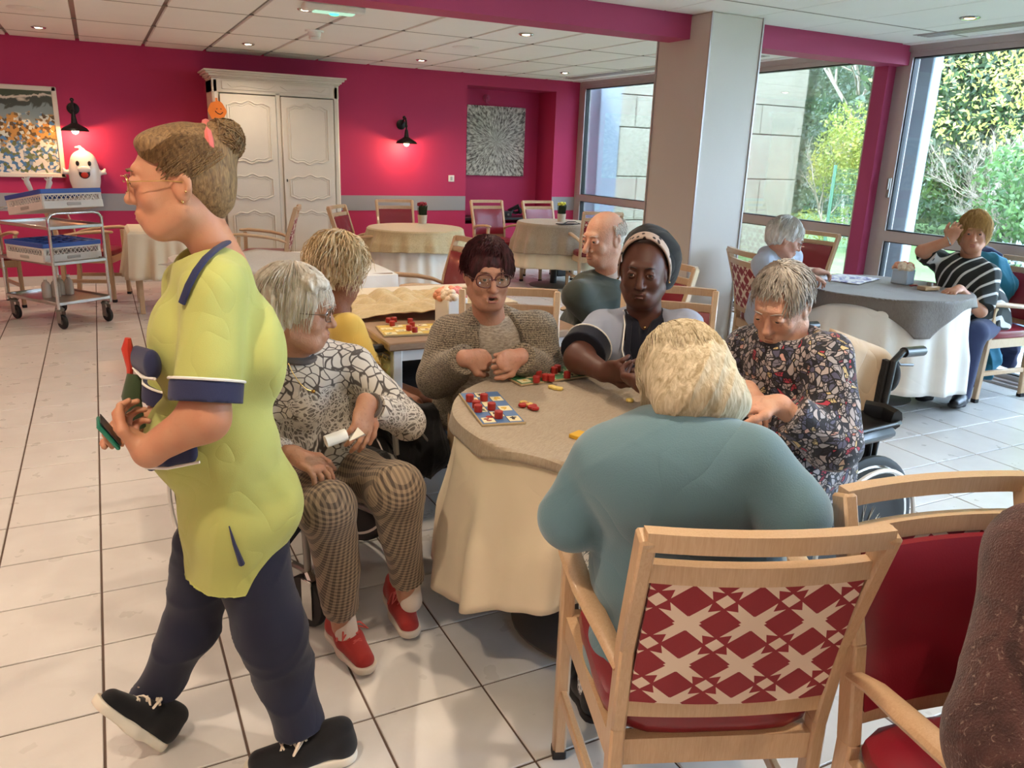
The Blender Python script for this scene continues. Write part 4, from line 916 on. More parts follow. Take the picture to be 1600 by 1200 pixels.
# ---------------------------------------------------------------- wheelchairs
def wheelchair(lb, loc, rz, gutter=False, bag=False, cush='black'):
    G = M['black'] if gutter else M['grey_metal']
    t = thing('wheelchair', lb, 'wheelchair', loc, rz); R_ = Matrix.Rotation(math.radians(90), 3, 'Y')
    for s in (-1, 1):
        c = (s*.275, -.12, .30)
        wl_ = obj('wheel', MB().lathe([(.268, -.012), (.286, -.014), (.298, -.008), (.30, 0), (.298, .008), (.286, .014), (.268, .012)], c, 56, R_), M['rubber'], t)
        obj('rim', MB().lathe([(.250, -.011), (.270, -.013), (.270, .013), (.250, .011), (.250, -.011)], c, 56, R_), M['chrome'], wl_)
        mb = MB(); cv = Vector(c)
        for k in range(28):
            a = 2*math.pi*k/28; b = a+(.5 if k % 2 else -.5); mb.tube([cv+Vector((s*.02, .025*math.cos(b), .025*math.sin(b))), cv+Vector((0, .252*math.cos(a), .252*math.sin(a)))], .0016, 4)
        obj('spokes', mb, M['chrome'], wl_); obj('hub', MB().lathe([(0, -.035), (.02, -.035), (.03, -.02), (.03, .02), (.02, .035), (0, .035)], c, 18, R_), M['black'], wl_)
        obj('hand_rim', MB().tube([cv+Vector((s*.045, .262*math.cos(a), .262*math.sin(a))) for a in np.linspace(0, 2*math.pi, 49)[:-1]], .008, 7, closed=True), plain('pale hand rim', '#d8d5d0', .3) if 'pale hand rim' not in bpy.data.materials else bpy.data.materials['pale hand rim'], wl_)
        mb = MB().tube([(s*.22, -.23, .10), (s*.22, -.23, .50), (s*.22, -.26, .90), (s*.22, -.30, .925), (s*.22, -.40, .92)], .012, 10).tube([(s*.22, -.22, .45), (s*.22, .20, .45), (s*.22, .26, .40), (s*.22, .27, .16)], .012, 10).tube([(s*.22, -.22, .20), (s*.22, .26, .20)], .011, 8).tube([(s*.235, -.18, .46), (s*.235, -.18, .66), (s*.235, -.12, .685), (s*.235, .12, .685), (s*.235, .19, .64), (s*.235, .21, .46)], .011, 8); obj('side_frame', mb, G, t)
        obj('push_grip', MB().tube([(s*.22, -.31, .925), (s*.22, -.42, .92)], .018, 12).tube([(s*.20, -.30, .90), (s*.20, -.33, .875), (s*.20, -.41, .865)], .005, 6), M['black'], t)
        if gutter and s < 0:
            def gf(u, v):
                a = (v-.5)*2.0; y = -.20+.46*u; x = s*.255+.075*math.sin(a*1.1)*(1 if u < .97 else .8); return (x, y, .705+.03*(1-math.cos(a*1.2)))
            obj('arm_gutter', MB().grid(gf, 16, 10).box((s*.26, .03, .685), (.11, .44, .03), None, .012), M['black'], t, solid=.012)
            obj('back_stop', MB().tube([(s*.31, -.19, .73), (s*.25, -.215, .73), (s*.19, -.19, .73)], .02, 8, flat=1.7), M['black'], t)
        else: obj('arm_pad', MB().box((s*.235, .01, .705), (.055, .30, .03), None, .012), M['black'], t)
        mb = MB().tube([(s*.22, .27, .20), (s*.22, .29, .17)], .016, 8).box((s*.22-.018, .28, .11), (.006, .05, .14), None, .002).box((s*.22+.018, .28, .11), (.006, .05, .14), None, .002); f_ = obj('fork', mb, M['chrome'], t)
        obj('caster', MB().lathe([(0, -.012), (.085, -.014), (.09, -.006), (.09, .006), (.085, .014), (0, .012)], (s*.22, .26, .09), 26, R_), M['rubber'], f_)
    obj('seat', MB().box((0, 0, .455), (.43, .44, .05), None, .02), M['blackfab'], t); obj('backrest', curved_panel(MB(), .42, .48, .90, -.225, -.25, .02, .04, .008), M['blackfab'], t)
    obj('cross_brace', MB().bar((-.2, 0, .12), (.2, 0, .42), .03, .012, (0, 1, 0)).bar((.2, .02, .12), (-.2, .02, .42), .03, .012, (0, 1, 0)), M['black'], t)
    if bag:
        sd = SD(.008); sd.cone((-.14, -.34, .60), (.14, -.34, .60), .10, .10, .06, w=(0, 0, 1), sc=1.7).ell((0, -.33, .72), (.19, .09, .08), k=.05); V_, F_ = sd.mesh(); np_mesh('bag', [(V_, F_)], M['blackfab'], t, disp=folds(.012, 24, 4))
    return t
# ================================================================ PEOPLE
def nrm(v): v = np.array(v, float); return v/max(np.linalg.norm(v), 1e-9)
def A3(*v): return np.array(v, float)
class Head:
    def __init__(s, c, fwd, up=(0, 0, 1), sc=1.0):
        s.c = np.array(c, float); s.f = nrm(fwd); s.r = nrm(np.cross(s.f, up)); s.u = np.cross(s.r, s.f); s.sc = sc; s.R = np.array([s.r, s.f, s.u])
    def p(s, x, y, z): return s.c+s.sc*(x*s.r+y*s.f+z*s.u)
    def build(s, neck_to, res=.0034, thin=1.0, jaw=1.0, nose=1.0, mouth=0., detail=True, neck_r=.053, brow=1.0, eyes=1.0):
        k = s.sc; g = SD(res); p = s.p
        g.ell(p(0, -.018, .032), (.074*k, .094*k, .086*k), s.R, .02).ell(p(0, .022, -.02), (.061*k*thin, .070*k, .088*k), s.R, .03)
        g.ell(p(0, .050, -.078), (.037*k*jaw, .036*k, .028*k), s.R, .03)
        for q in (-1, 1):
            g.cone(p(q*.052*jaw, .0, -.055), p(q*.022, .052, -.085), .02*k, .022*k, .03); g.ell(p(q*.036, .062, -.022), (.022*k, .018*k, .020*k), s.R, .02)
            g.ell(p(q*.072, -.006, -.004), (.008*k, .019*k, .031*k), s.R, .006); g.ell(p(q*.080, -.013, .004), (.006*k, .014*k, .022*k), s.R, .005); g.ell(p(q*.084, -.004, .000), (.006*k, .010*k, .015*k), s.R, .004, 1)
        g.cone(p(-.028, .079, .036), p(.028, .079, .036), .010*k*brow, .010*k*brow, .016)
        if detail:
            for q in (-1, 1): g.ell(p(q*.030, .094, .013), (.017*k, .012*k, .0115*k), s.R, .009, 1)
        g.cone(p(0, .084, .022), p(0, .105*(.6+.4*nose), -.020), .0075*k, .011*k*nose, .010); g.ell(p(0, .106*(.6+.4*nose), -.024), (.0125*k, .012*k, .010*k), s.R, .007)
        for q in (-1, 1): g.ell(p(q*.012, .094, -.027), (.008*k, .009*k, .007*k), s.R, .005)
        if detail:
            for q in (-1, 1):
                g.ell(p(q*.030, .0825, .0125), (.0160*k, .0150*k, .0135*k), s.R, .004); g.ell(p(q*.030, .100, .0115), (.0135*k, .0125*k, .0046*k*eyes), s.R, .0025, 1)
        g.ell(p(0, .083, -.058), (.028*k, .015*k, .018*k), s.R, .012)
        g.cone(p(-.018, .090, -.0525), p(.018, .090, -.0525), .0055*k, .0055*k, .006); g.cone(p(-.016, .089, -.063), p(.016, .089, -.063), .006*k, .006*k, .006)
        if mouth > 0: g.ell(p(0, .102, -.058), (.02*k, .02*k, (.002+.007*mouth)*k), s.R, .003, 1)
        else: g.cone(p(-.021, .1, -.0575), p(.021, .1, -.0575), .0022*k, .0022*k, .002, op=1)
        nt = np.array(neck_to, float); a = p(0, -.018, -.055); g.cone(a, nt, neck_r*k, neck_r*1.08*k, .03)
        return g.mesh()
    def extras(s, par, iris='#5a4a3a', brows='#8a8078', lips='#a8685c', browon=True, closed=False, mouth=0):
        k = s.sc; p = s.p; eye = MB(); iri = MB()
        ew = bpy.data.materials.get('eye white') or plain('eye white', '#cfc6bc', .25); im = plain('iris', iris, .2)
        for q in (-1, 1):
            if not closed:
                c = p(q*.030, .0815, .0120); e = obj('eye', MB().ball(c, .0128*k, 14), ew, par)
                d = nrm(s.f+s.r*q*.06); R_ = Vector(d).to_track_quat('Z', 'Y').to_matrix(); obj('iris', MB().lathe([(.0066*k, .0106*k), (.0045*k, .0128*k), (0, .0133*k)], c, 14, R_), im, e)
            if browon: obj('eyebrow', MB().tube([p(q*.013, .0955, .034), p(q*.028, .0945, .039), p(q*.046, .082, .034)], [.0022*k, .0034*k, .0015*k], 6, flat=.6), bpy.data.materials.get('brow '+brows) or plain('brow '+brows, brows, .8), par)
        lp = bpy.data.materials.get('lips '+lips) or plain('lips '+lips, lips, .45); o_ = .004*mouth
        obj('lips', MB().tube([p(-.023, .089, -.0565), p(-.010, .0965, -.052+o_), p(0, .0965, -.0535+o_), p(.010, .0965, -.052+o_), p(.023, .089, -.0565)], [.001, .0034*k, .003*k, .0034*k, .001], 6).tube([p(-.022, .089, -.0585), p(-.010, .0955, -.0635-o_), p(.010, .0955, -.0635-o_), p(.022, .089, -.0585)], [.001, .0042*k, .0042*k, .001], 6), lp, par)
    def glasses(s, par, mat, rx=.024, rz=.019, th=.0016, square=.0, y=.106, name='glasses'):
        p = s.p; mb = MB(); ln = MB()
        for q in (-1, 1):
            def e(a, m_=1):
                c_, s_ = math.cos(a), math.sin(a); n_ = 2+square*3; f = (abs(c_)**n_+abs(s_)**n_)**(-1/n_); return p(q*.032+rx*c_*f*m_, y-.010*abs(c_*f*rx*q/.03+(.032*1)/.03*0)-.004*(c_*q > 0), .010+rz*s_*f*m_)
            pts = [e(a) for a in np.linspace(0, 2*math.pi, 25)[:-1]]; mb.tube(pts, th*s.sc, 6, closed=True); ln.add([tuple(v) for v in pts], [tuple(range(24))])
            mb.tube([p(q*(.032+rx), y-.012, .014), p(q*.074, .075, .015), p(q*.080, .02, .012), p(q*.080, -.015, .006)], th*.9*s.sc, 5)
        mb.tube([p(-.009, y-.001, .014), p(0, y+.001, .017), p(.009, y-.001, .014)], th*s.sc, 6)
        g = obj(name, mb, mat, par); obj('lens', ln, M['lens'], g, solid=.0008); return g
    def e(s, th, ph, lift=1.0, rx=.078, ry=.100, rz=.094, c=(0, -.018, .030)):
        """point over the skull: th polar angle from crown, ph azimuth (0 = front, + = right)"""
        return s.p(c[0]+rx*lift*math.sin(th)*math.sin(ph), c[1]+ry*lift*math.sin(th)*math.cos(ph), c[2]+rz*lift*math.cos(th))
def strands(paths, r0=.0016, n=3):
    mb = MB()
    for P in paths: k = len(P); mb.tube(P, [r0*(1-.75*(i/(k-1))**2) for i in range(k)], n, cap=False)
    return mb
def hair_cap(H, style, res=.0045, rim=None, k=1.0, extra=None):
    g = SD(res); r = H.sc*k
    g.ell(H.p(0, -.022, .036), (.083*r, .100*r, .092*r), H.R, .02)
    if extra: extra(g)
    # carve the face opening
    g.ell(H.p(0, .105, -.045), (.068*H.sc, .085*H.sc, .092*H.sc), H.R, .012, 1)
    g.P.append(('e', H.p(0, .0, -.20), np.array((.3, .3, .12))*H.sc, H.R, 0, .02, None, 1, None, 1)) if style == 'short' else None
    return g.mesh()
def hair_paths(H, n, th0, th1, phs, lift=(1.06, 1.12), tail=0., curl=0., seed=1, m=9, part=None, sweep=0.0, out=.4, c=(0, -.018, .030)):
    r = random.Random(seed); out_ = []
    for i in range(n):
        ph = r.uniform(*phs); a0 = th0+r.uniform(-.1, .25); a1 = th1(ph) if callable(th1) else th1; a1 += r.uniform(-.15, .1); L = r.uniform(*lift); P = []; sw = r.uniform(.3, 1.2)*sweep
        w1, w2 = r.uniform(0, 6.3), r.uniform(0, 6.3)
        for j in range(m):
            f = j/(m-1); th = a0+(a1-a0)*f; q = ph+sw*f; pt = H.e(th, q, L+curl*.09*math.sin(7*f+w1), c=c); pt = pt+H.r*curl*.010*math.sin(9*f+w2)*H.sc; P.append(pt)
        if tail > 0:
            d = nrm(P[-1]-P[-2]); T_ = tail*r.uniform(.6, 1.1)
            for j in range(1, 5):
                d = nrm(d*.75+np.array((0, 0, -1))*.35+(curl*.5)*np.array((math.sin(5*j+w1), math.cos(5*j+w2), 0))*.5); P.append(P[-1]+d*T_/4)
        out_.append(P)
    return out_
# ---------------------------------------------------------------- hands
def hand(g, w, d, n, side, curl=(.5, .6, .7, .8), sc=1.0, spread=1.0, thumb=.5, k=.006):
    """w wrist, d finger direction, n the way the palm faces, side +1/-1 thumb side along d x n"""
    w = np.array(w, float); d = nrm(d); n = nrm(np.array(n, float)-d*np.dot(n, d)); s = nrm(np.cross(d, n))*side
    g.ell(w+d*.048*sc+n*.002, (.039*sc, .050*sc, .0155*sc), np.array([s, d, n]), .012); g.cone(w-d*.012, w+d*.03*sc, .023*sc, .021*sc, .015, w=s, sc=1.28)
    L = (.072, .080, .075, .058); O = (.029, .0105, -.009, -.027)
    for i in range(4):
        b = w+d*(.078-.006*abs(i-1.2))*sc+s*O[i]*sc; dd = nrm(d+s*O[i]*3.0*spread); a = 0; P = [b-d*.02*sc, b]; r_ = [.0095, .0088, .0080, .0074, .0062]
        for j, q in enumerate((.46, .30, .24)):
            a += curl[i]*(.9, 1.1, .7)[j]; v = dd*math.cos(a)+n*math.sin(a); P.append(P[-1]+v*L[i]*q*sc)
        g.chain(P, [x*sc for x in r_], k*.55)
    b = w+d*.020*sc+s*.024*sc; v = nrm(s*.75+d*.75+n*.25*thumb); p1 = b+v*.036*sc; v2 = nrm(s*(.35-.3*thumb)+d*.9+n*.55*thumb); p2 = p1+v2*.032*sc; v3 = nrm(v2+n*.35*thumb-s*.25*thumb); p3 = p2+v3*.026*sc
    g.chain([b, p1, p2, p3], [.0135*sc, .0115*sc, .0098*sc, .0075*sc], .008)
def elbow(sh, wr, la, lb, pole):
    sh, wr = np.array(sh, float), np.array(wr, float); D_ = wr-sh; L = np.linalg.norm(D_)
    if L > (la+lb)*.995: la *= L/(la+lb)*1.01; lb *= L/(la+lb)*1.01
    u = D_/L; a = (la*la-lb*lb+L*L)/(2*L); h = math.sqrt(max(la*la-a*a, 0)); p = np.array(pole, float); p = nrm(p-u*(p@u)); return sh+u*a+p*h
def person(name_label, cat_loc, group=None):
    return thing('person', name_label, 'person', cat_loc)
def keep(root):
    """children were built in world coordinates: re-express them relative to the person's base"""
    L = Vector(root.location)
    for ch in root.children: ch.location = Vector(ch.location)-L
def sleeve(g, sh, el, wr, r, cut_at=None, k=.03):
    g.cone(sh, el, r[0], r[1], k)
    if wr is not None:
        cut = None
        if cut_at is not None: cut = (cut_at, nrm(np.array(wr)-np.array(el)))
        g.cone(el, wr, r[1], r[2], .02, cut=cut)
def shoe(par, heel, toe, mat, solemat, lace=None, up=(0, 0, 1), sc=1.0, name='shoe', res=.004):
    heel, toe = np.array(heel, float), np.array(toe, float); f = nrm(toe-heel); u = np.array(up, float); u = nrm(u-f*(u@f)); r = np.cross(f, u); L = np.linalg.norm(toe-heel)
    P = lambda x, y, z: heel+r*x+f*(y*L)+u*z
    g = SD(res); g.cone(P(0, .12, .045*sc), P(0, .45, .042*sc), .034*sc, .036*sc, .02); g.cone(P(0, .45, .040*sc), P(.004, .84, .030*sc), .037*sc, .027*sc, .02, w=r, sc=1.18); g.cone(P(0, .08, .04), P(0, .10, .085*sc), .032*sc, .030*sc, .02); g.cone(P(0, .36, .05), P(0, .22, .08*sc), .032*sc, .032*sc, .02)
    g.P[-1] = g.P[-1]; c = (P(0, .5, .016), -u)
    g.P = [(*q[:8], [c], q[9]) if q[9] == 0 else q for q in g.P]
    V_, F_ = g.mesh(); o = np_mesh(name, [(V_, F_)], mat, par)
    g = SD(res); cc = [(P(0, .5, .024*sc), u), (P(0, .5, .000), -u)]
    g.cone(P(0, .10, .012), P(0, .48, .012), .038*sc, .037*sc, .02, cut=cc); g.cone(P(0, .48, .012), P(.004, .86, .016), .040*sc, .033*sc, .02, w=r, sc=1.15, cut=cc); V_, F_ = g.mesh(); np_mesh('sole', [(V_, F_)], solemat, o)
    if lace is not None:
        mb = MB()
        for i in range(4): y = .42+.09*i; z = (.094-.0135*i)*sc; mb.tube([P(-.022, y, z-.008), P(-.006, y+.03, z+.001), P(.014, y+.05, z-.004), P(.024, y+.06, z-.014)], .0036, 5); mb.tube([P(.022, y, z-.008), P(.006, y+.03, z+.001), P(-.014, y+.05, z-.004)], .0036, 5)
        mb.tube([P(0, .42, .098*sc), P(.03, .50, .100), P(.045, .60, .080), P(.02, .52, .088), P(0, .42, .096)], .0036, 5).tube([P(0, .42, .098*sc), P(-.03, .48, .100), P(-.05, .54, .078), P(-.02, .46, .088), P(0, .42, .096)], .0036, 5).tube([P(0, .42, .096), P(.03, .40, .085), P(.05, .48, .060)], .003, 5)
        obj('laces', mb, lace, o)
    return o
# skins and cloths
SKF = skin('fair skin', '#c98f6f'); SKP = skin('pale aged skin', '#cba088'); SKT = skin('tanned aged skin', '#ab8066'); SKR = skin('reddish aged skin', '#ba8d77'); SKD = skin('deep brown skin', '#55362b', aged=False); SKW = skin('warm young skin', '#bd8a6c', aged=False)
# ---------------------------------------------------------------- 1. carer in yellow tunic, walking left
def walker():
    root = person('young carer in yellow tunic and navy trousers striding left, hair in a bun', (.13, 1.86, 0)); P = lambda x, y, Y=1.86: py_(x, y, Y)
    fw = nrm((-1, .10, 0)); lat = np.array((-.10, -1, 0)); lat = nrm(lat)      # lat points to the camera side (her left)
    H = Head(P(281, 288), nrm((-1, .12, -.10)), (.06, 0, 1), .99); neck = P(322, 395)
    V, F = H.build(P(352, 420), .0030, neck_r=.048, nose=.92, thin=.98, jaw=.92)
    shL = P(333, 452, 1.735); shR = P(300, 445, 2.03); elL = P(320, 652, 1.66); wrL = P(230, 706, 1.70); elR = P(262, 655, 2.06); wrR = P(212, 668, 1.93)
    g = SD(.0034); g.cone(shL, elL, .05, .047, .02); g.cone(elL, wrL, .046, .030, .03, w=(0, 0, 1), sc=1.05); hand(g, wrL, nrm(P(190, 668, 1.76)-wrL), nrm((-.2, .6, .6)), -1, (.7, .8, .9, 1.), .98, thumb=.9)
    a1 = g.mesh()
    g = SD(.0034); g.cone(shR, elR, .048, .044, .02); g.cone(elR, wrR, .043, .028, .03); hand(g, wrR, nrm(P(172, 655, 1.85)-wrR), nrm((.2, -.7, -.4)), -1, (.6, .7, .8, .9), .96, thumb=.8); a2 = g.mesh()
    g = SD(.008); g.cone(P(345, 440), P(350, 700), .05, .06, .03, w=lat, sc=1.3); core = g.mesh()
    np_mesh('body', [(V, F), a1, a2, core], SKW, root, disp=None)
    H.extras(root, '#4a4038', '#7a5c40', '#a05a48')
    gold = plain('gold wire', '#c9a46a', .25, 1.); H.glasses(root, gold, .023, .017, .0011, .3, .108)
    hm = hairm('ash blonde hair', '#5f4834', '#a08058', 170.)
    bun = H.p(0, -.104, .084)
    def ex(g): g.ell(bun, (.042, .040, .044), None, .008); g.ell(H.p(0, -.064, .0), (.058, .050, .066), H.R, .03); g.cone(H.p(0, -.055, -.045), H.p(0, -.045, -.085), .040, .020, .03)
    g = SD(.004); ex(g); g.ell(H.p(0, -.024, .038), (.080, .088, .088), H.R, .03); g.ell(H.p(0, .034, .088), (.050, .040, .024), H.R, .03); g.ell(H.p(0, .10, -.03), (.1, .083, .092), H.R, .008, 1); g.ell(H.p(0, .0, -.055), (.1, .034, .055), H.R, .01, 1); cap = g.mesh()
    paths = []; r = random.Random(4)
    for i in range(420):
        ph = r.choice((-1, 1))*r.uniform(.0, 1.75); th = 1.05+.35*abs(ph) if abs(ph) < 1 else r.uniform(1.2, 1.75); a = H.e(th, ph, 1.035); b = H.p(r.uniform(-.02, .02), -.085, .07+r.uniform(-.02, .03)); P_ = []
        for j in range(10):
            f = j/9; q = a*(1-f)+b*f; c = H.p(0, -.02, .03); v = q-c; lv = nrm(v); loc = H.R@lv; rad = 1/math.sqrt((loc[0]/.082)**2+(loc[1]/.098)**2+(loc[2]/.090)**2); rr_ = rad*(1.0+r.uniform(0, .015)+.03*math.sin(3.1*f)); P_.append(c+lv*rr_ if f < .93 else q)
        paths.append(P_)
    for i in range(110):
        a = r.uniform(0, 6.28); t0 = r.uniform(0, 6.28); ax = nrm((r.uniform(-1, 1), r.uniform(-1, 1), r.uniform(-1, 1))); e1 = nrm(np.cross(ax, (0, 0, 1))); e2 = np.cross(ax, e1); paths.append([bun+(.043+.003*math.sin(j))*(e1*math.cos(t0+j*.45)+e2*math.sin(t0+j*.45))+ax*r.uniform(-.012, .012) for j in range(8)])
    for i in range(0):
        ph = math.pi+r.uniform(-1.1, 1.1); a = H.p(.06*math.sin(ph), -.075+.03*math.cos(ph), -.085+r.uniform(-.01, .03)); paths.append([a+(bun-a)*f+H.p(0, -.10, 0)*0-H.f*.035*math.sin(3.1*f) for f in np.linspace(0, .9, 8)])
    sm = strands(paths, .0015); hb = np_mesh('hair', [cap], hm, root); obj('strand', sm, hm, hb).name = 'loose_strands'
    obj('scrunchie', MB().tube([bun+H.f*.030-H.u*.012+(.046+.006*math.sin(3*a))*(H.u*math.cos(a)+H.r*math.sin(a)) for a in np.linspace(0, 6.28, 21)[:-1]], .010, 8, closed=True), fabric('coral scrunchie cloth', '#d6706a'), root)
    obj('earring', MB().ball(H.p(-.084, -.002, -.032), .0035, 8).ball(H.p(-.086, -.012, -.012), .0025, 8), gold, root)
    # tunic
    yel = fabric('yellow green tunic cotton', '#b2b568', .06, 800., .7, .1, fold=9.); navy = fabric('navy cotton', '#2c3050', .08)
    g = SD(.0062)
    g.cone(P(330, 432), P(352, 545), .088, .098, .05, w=lat, sc=1.45); g.cone(P(352, 545), P(345, 690), .098, .112, .06, w=lat, sc=1.25); g.cone(P(352, 700), P(368, 790), .120, .124, .06, w=lat, sc=1.32)
    g.cone(P(368, 790), P(366, 925), .124, .118, .05, w=lat, sc=1.34, cut=[(P(345, 890), nrm((0, 0, -1))), (P(405, 884), nrm((.72, 0, -.7)))])
    g.ell(P(266, 540), (.052, .12, .10), None, .08); g.ell(P(265, 690), (.055, .12, .08), None, .06); g.ell(P(425, 770), (.065, .135, .08), None, .07); g.ell(P(405, 545), (.05, .14, .11), None, .06)
    for sh, el, Y in ((shL, elL, 1.7), (shR, elR, 2.05)):
        cutp = sh+(el-sh)*.86; g.cone(P(335, 432, 1.86), sh, .055, .062, .05); g.cone(sh, el+(el-sh)*.1, .066, .068, .03, cut=[(cutp, nrm(el-sh))])
    g.ell(P(308, 380, 1.86), (.052, .056, .060), None, .02, 1)
    tv, tf = g.mesh()
    from mathutils.bvhtree import BVHTree
    bvh = BVHTree.FromPolygons([tuple(q) for q in tv.tolist()], tf.tolist())
    def on_t(pts, up=.003):
        out = []
        for x, y in pts:
            h = bvh.ray_cast(Vector(CP), Vector(ray(x, y)))
            if h[0] is not None: out.append(h[0]-Vector(nrm(ray(x, y)))*up)
        return out
    tun = np_mesh('tunic', [(tv, tf)], yel, root, disp=folds(.0045, 13, 2))
    for sh, el in ((shL, elL), (shR, elR)):
        u = nrm(el-sh); c0 = sh+(el-sh)*.80; g = SD(.005); g.cone(c0-u*.05, c0+u*.08, .0735, .0735, .005, cut=[(c0+u*.022, u), (c0-u*.022, -u)]); np_mesh('cuff', [g.mesh()], navy, tun); obj('piping', MB().tube([c0-u*.024+.0745*(nrm(np.cross(u, (0, 1, .1)))*math.cos(a)+nrm(np.cross(u, np.cross(u, (0, 1, .1))))*math.sin(a)) for a in np.linspace(0, 6.28, 33)[:-1]], .0032, 6, closed=True), M['plastic_white'], tun)
    # collar piece, chest pocket, hip pocket, slit
    obj('collar', MB().tube(on_t([(356, 378), (338, 389), (321, 404), (306, 424), (294, 447), (284, 474)]), .0085, 8, flat=.6), navy, tun)
    def patch(nm, pts, mat, th=.006, Y=1.7):
        mb = MB(); n_ = len(pts); P0 = [P(x, y, Y_) for x, y, Y_ in pts]; mb.add([tuple(q+lat*th) for q in P0]+[tuple(q-lat*th) for q in P0], [tuple(range(n_)), tuple(range(2*n_-1, n_-1, -1))]+[(i, (i+1) % n_, n_+(i+1) % n_, n_+i) for i in range(n_)]); return obj(nm, mb, mat, tun, False)
    g = SD(.004); g.cone(P(215, 560, 1.84), P(238, 570, 1.74), .016, .018, .01, w=(0, 0, 1), sc=1.8); np_mesh('chest_pocket', [g.mesh()], navy, tun)
    g = SD(.004); g.cone(P(262, 712, 1.735), P(300, 706, 1.70), .012, .012, .01, w=(0, 0, 1), sc=2.0); g.cone(P(235, 722, 1.78), P(262, 712, 1.735), .012, .012, .01, w=(0, 0, 1), sc=1.8); np_mesh('hip_pocket', [g.mesh()], navy, tun)
    obj('pocket_piping', MB().tube([P(228, 731, 1.76), P(262, 732, 1.715), P(312, 722, 1.682)], .0032, 6).tube([P(206, 572, 1.85), P(222, 590, 1.76), P(242, 592, 1.71)], .0032, 6), M['plastic_white'], tun)
    obj('hem_slit', MB().tube(on_t([(358, 822), (366, 850), (378, 882)], 0), [.0012, .004, .007], 6), navy, tun)
    obj('badge_clip', MB().tube([P(200, 528, 1.84), P(199, 545, 1.84), P(203, 575, 1.84), P(203, 595, 1.84)], [.006, .012, .007, .006], 8), plain('red badge clip', '#c23a28', .4), root)
    obj('towel_in_pocket', MB().tube([P(210, 585, 1.83), P(205, 620, 1.82), P(212, 655, 1.82), P(222, 668, 1.82)], [.018, .024, .022, .012], 10, flat=.6), fabric('dark green cloth', '#3b4a30'), root)
    # trousers
    g = SD(.007); hp = P(358, 800); k1 = P(295, 985, 1.95); a1_ = P(233, 1096, 2.0); k2 = P(425, 985, 1.76); a2_ = P(470, 1136, 1.74)
    g.cone(P(350, 830, 1.90), P(375, 830, 1.82), .095, .100, .03, w=lat, sc=1.0); g.cone(P(330, 850, 1.93), k1, .092, .068, .04); g.cone(k1, a1_, .074, .058, .03); g.cone(P(385, 850, 1.80), k2, .100, .090, .04); g.cone(k2, a2_, .092, .070, .03)
    g.P[2] = g.P[2][:8]+([(a1_, nrm(a1_-k1))],)+(0,); g.P[4] = g.P[4][:8]+([(a2_, nrm(a2_-k2))],)+(0,)
    np_mesh('trousers', [g.mesh()], fabric('navy trouser cotton', '#1c1f33', .15, fold=8.), root, disp=folds(.006, 15, 6))
    sk = fabric('grey sock', '#b3a196'); g = SD(.005); g.cone(P(232, 1100, 2.0), P(228, 1136, 2.0), .036, .034); np_mesh('sock', [g.mesh()], sk, root); g = SD(.005); g.cone(P(480, 1120, 1.74), P(500, 1166, 1.75), .036, .036); np_mesh('sock', [g.mesh()], sk, root)
    blk = fabric('black canvas', '#17171a'); wh = plain('cream rubber sole', '#d8d0bf', .6)
    lw = plain('white lace', '#d9cbb8', .7)
    h1 = pz(246, 1168, .004); t1 = py_(142, 1100, h1[1]-.02); shoe(root, h1, t1, blk, wh, lw, up=(-.28, 0, 1), sc=1.0)
    t2 = pz(378, 1214, .002); h2 = pz(532, 1184, .002); h2 = t2+nrm(h2-t2)*.275; shoe(root, h2, t2, blk, wh, lw, sc=1.05)
    keep(root)
    t = thing('phone', 'thin green edged phone held in the hands of the carer in yellow', 'phone', tuple(P(168, 676, 1.80))); o = obj('case', MB().bar(tuple(P(152, 658, 1.80)-P(168, 676, 1.80)), tuple(P(186, 695, 1.80)-P(168, 676, 1.80)), .07, .009, tuple(np.cross(nrm(P(186, 695, 1.80)-P(152, 658, 1.80)), nrm((.05, .97, -.10)))), .003), plain('green phone case', '#1f7a63', .4), t); obj('screen', MB().bar(tuple(P(154, 657, 1.80)-P(168, 676, 1.80)+A3(.004, 0, .004)), tuple(P(185, 692, 1.80)-P(168, 676, 1.80)+A3(.004, 0, .004)), .064, .002, tuple(np.cross(nrm(P(186, 695, 1.80)-P(152, 658, 1.80)), nrm((.05, .97, -.10))))), M['black'], t)
walker()
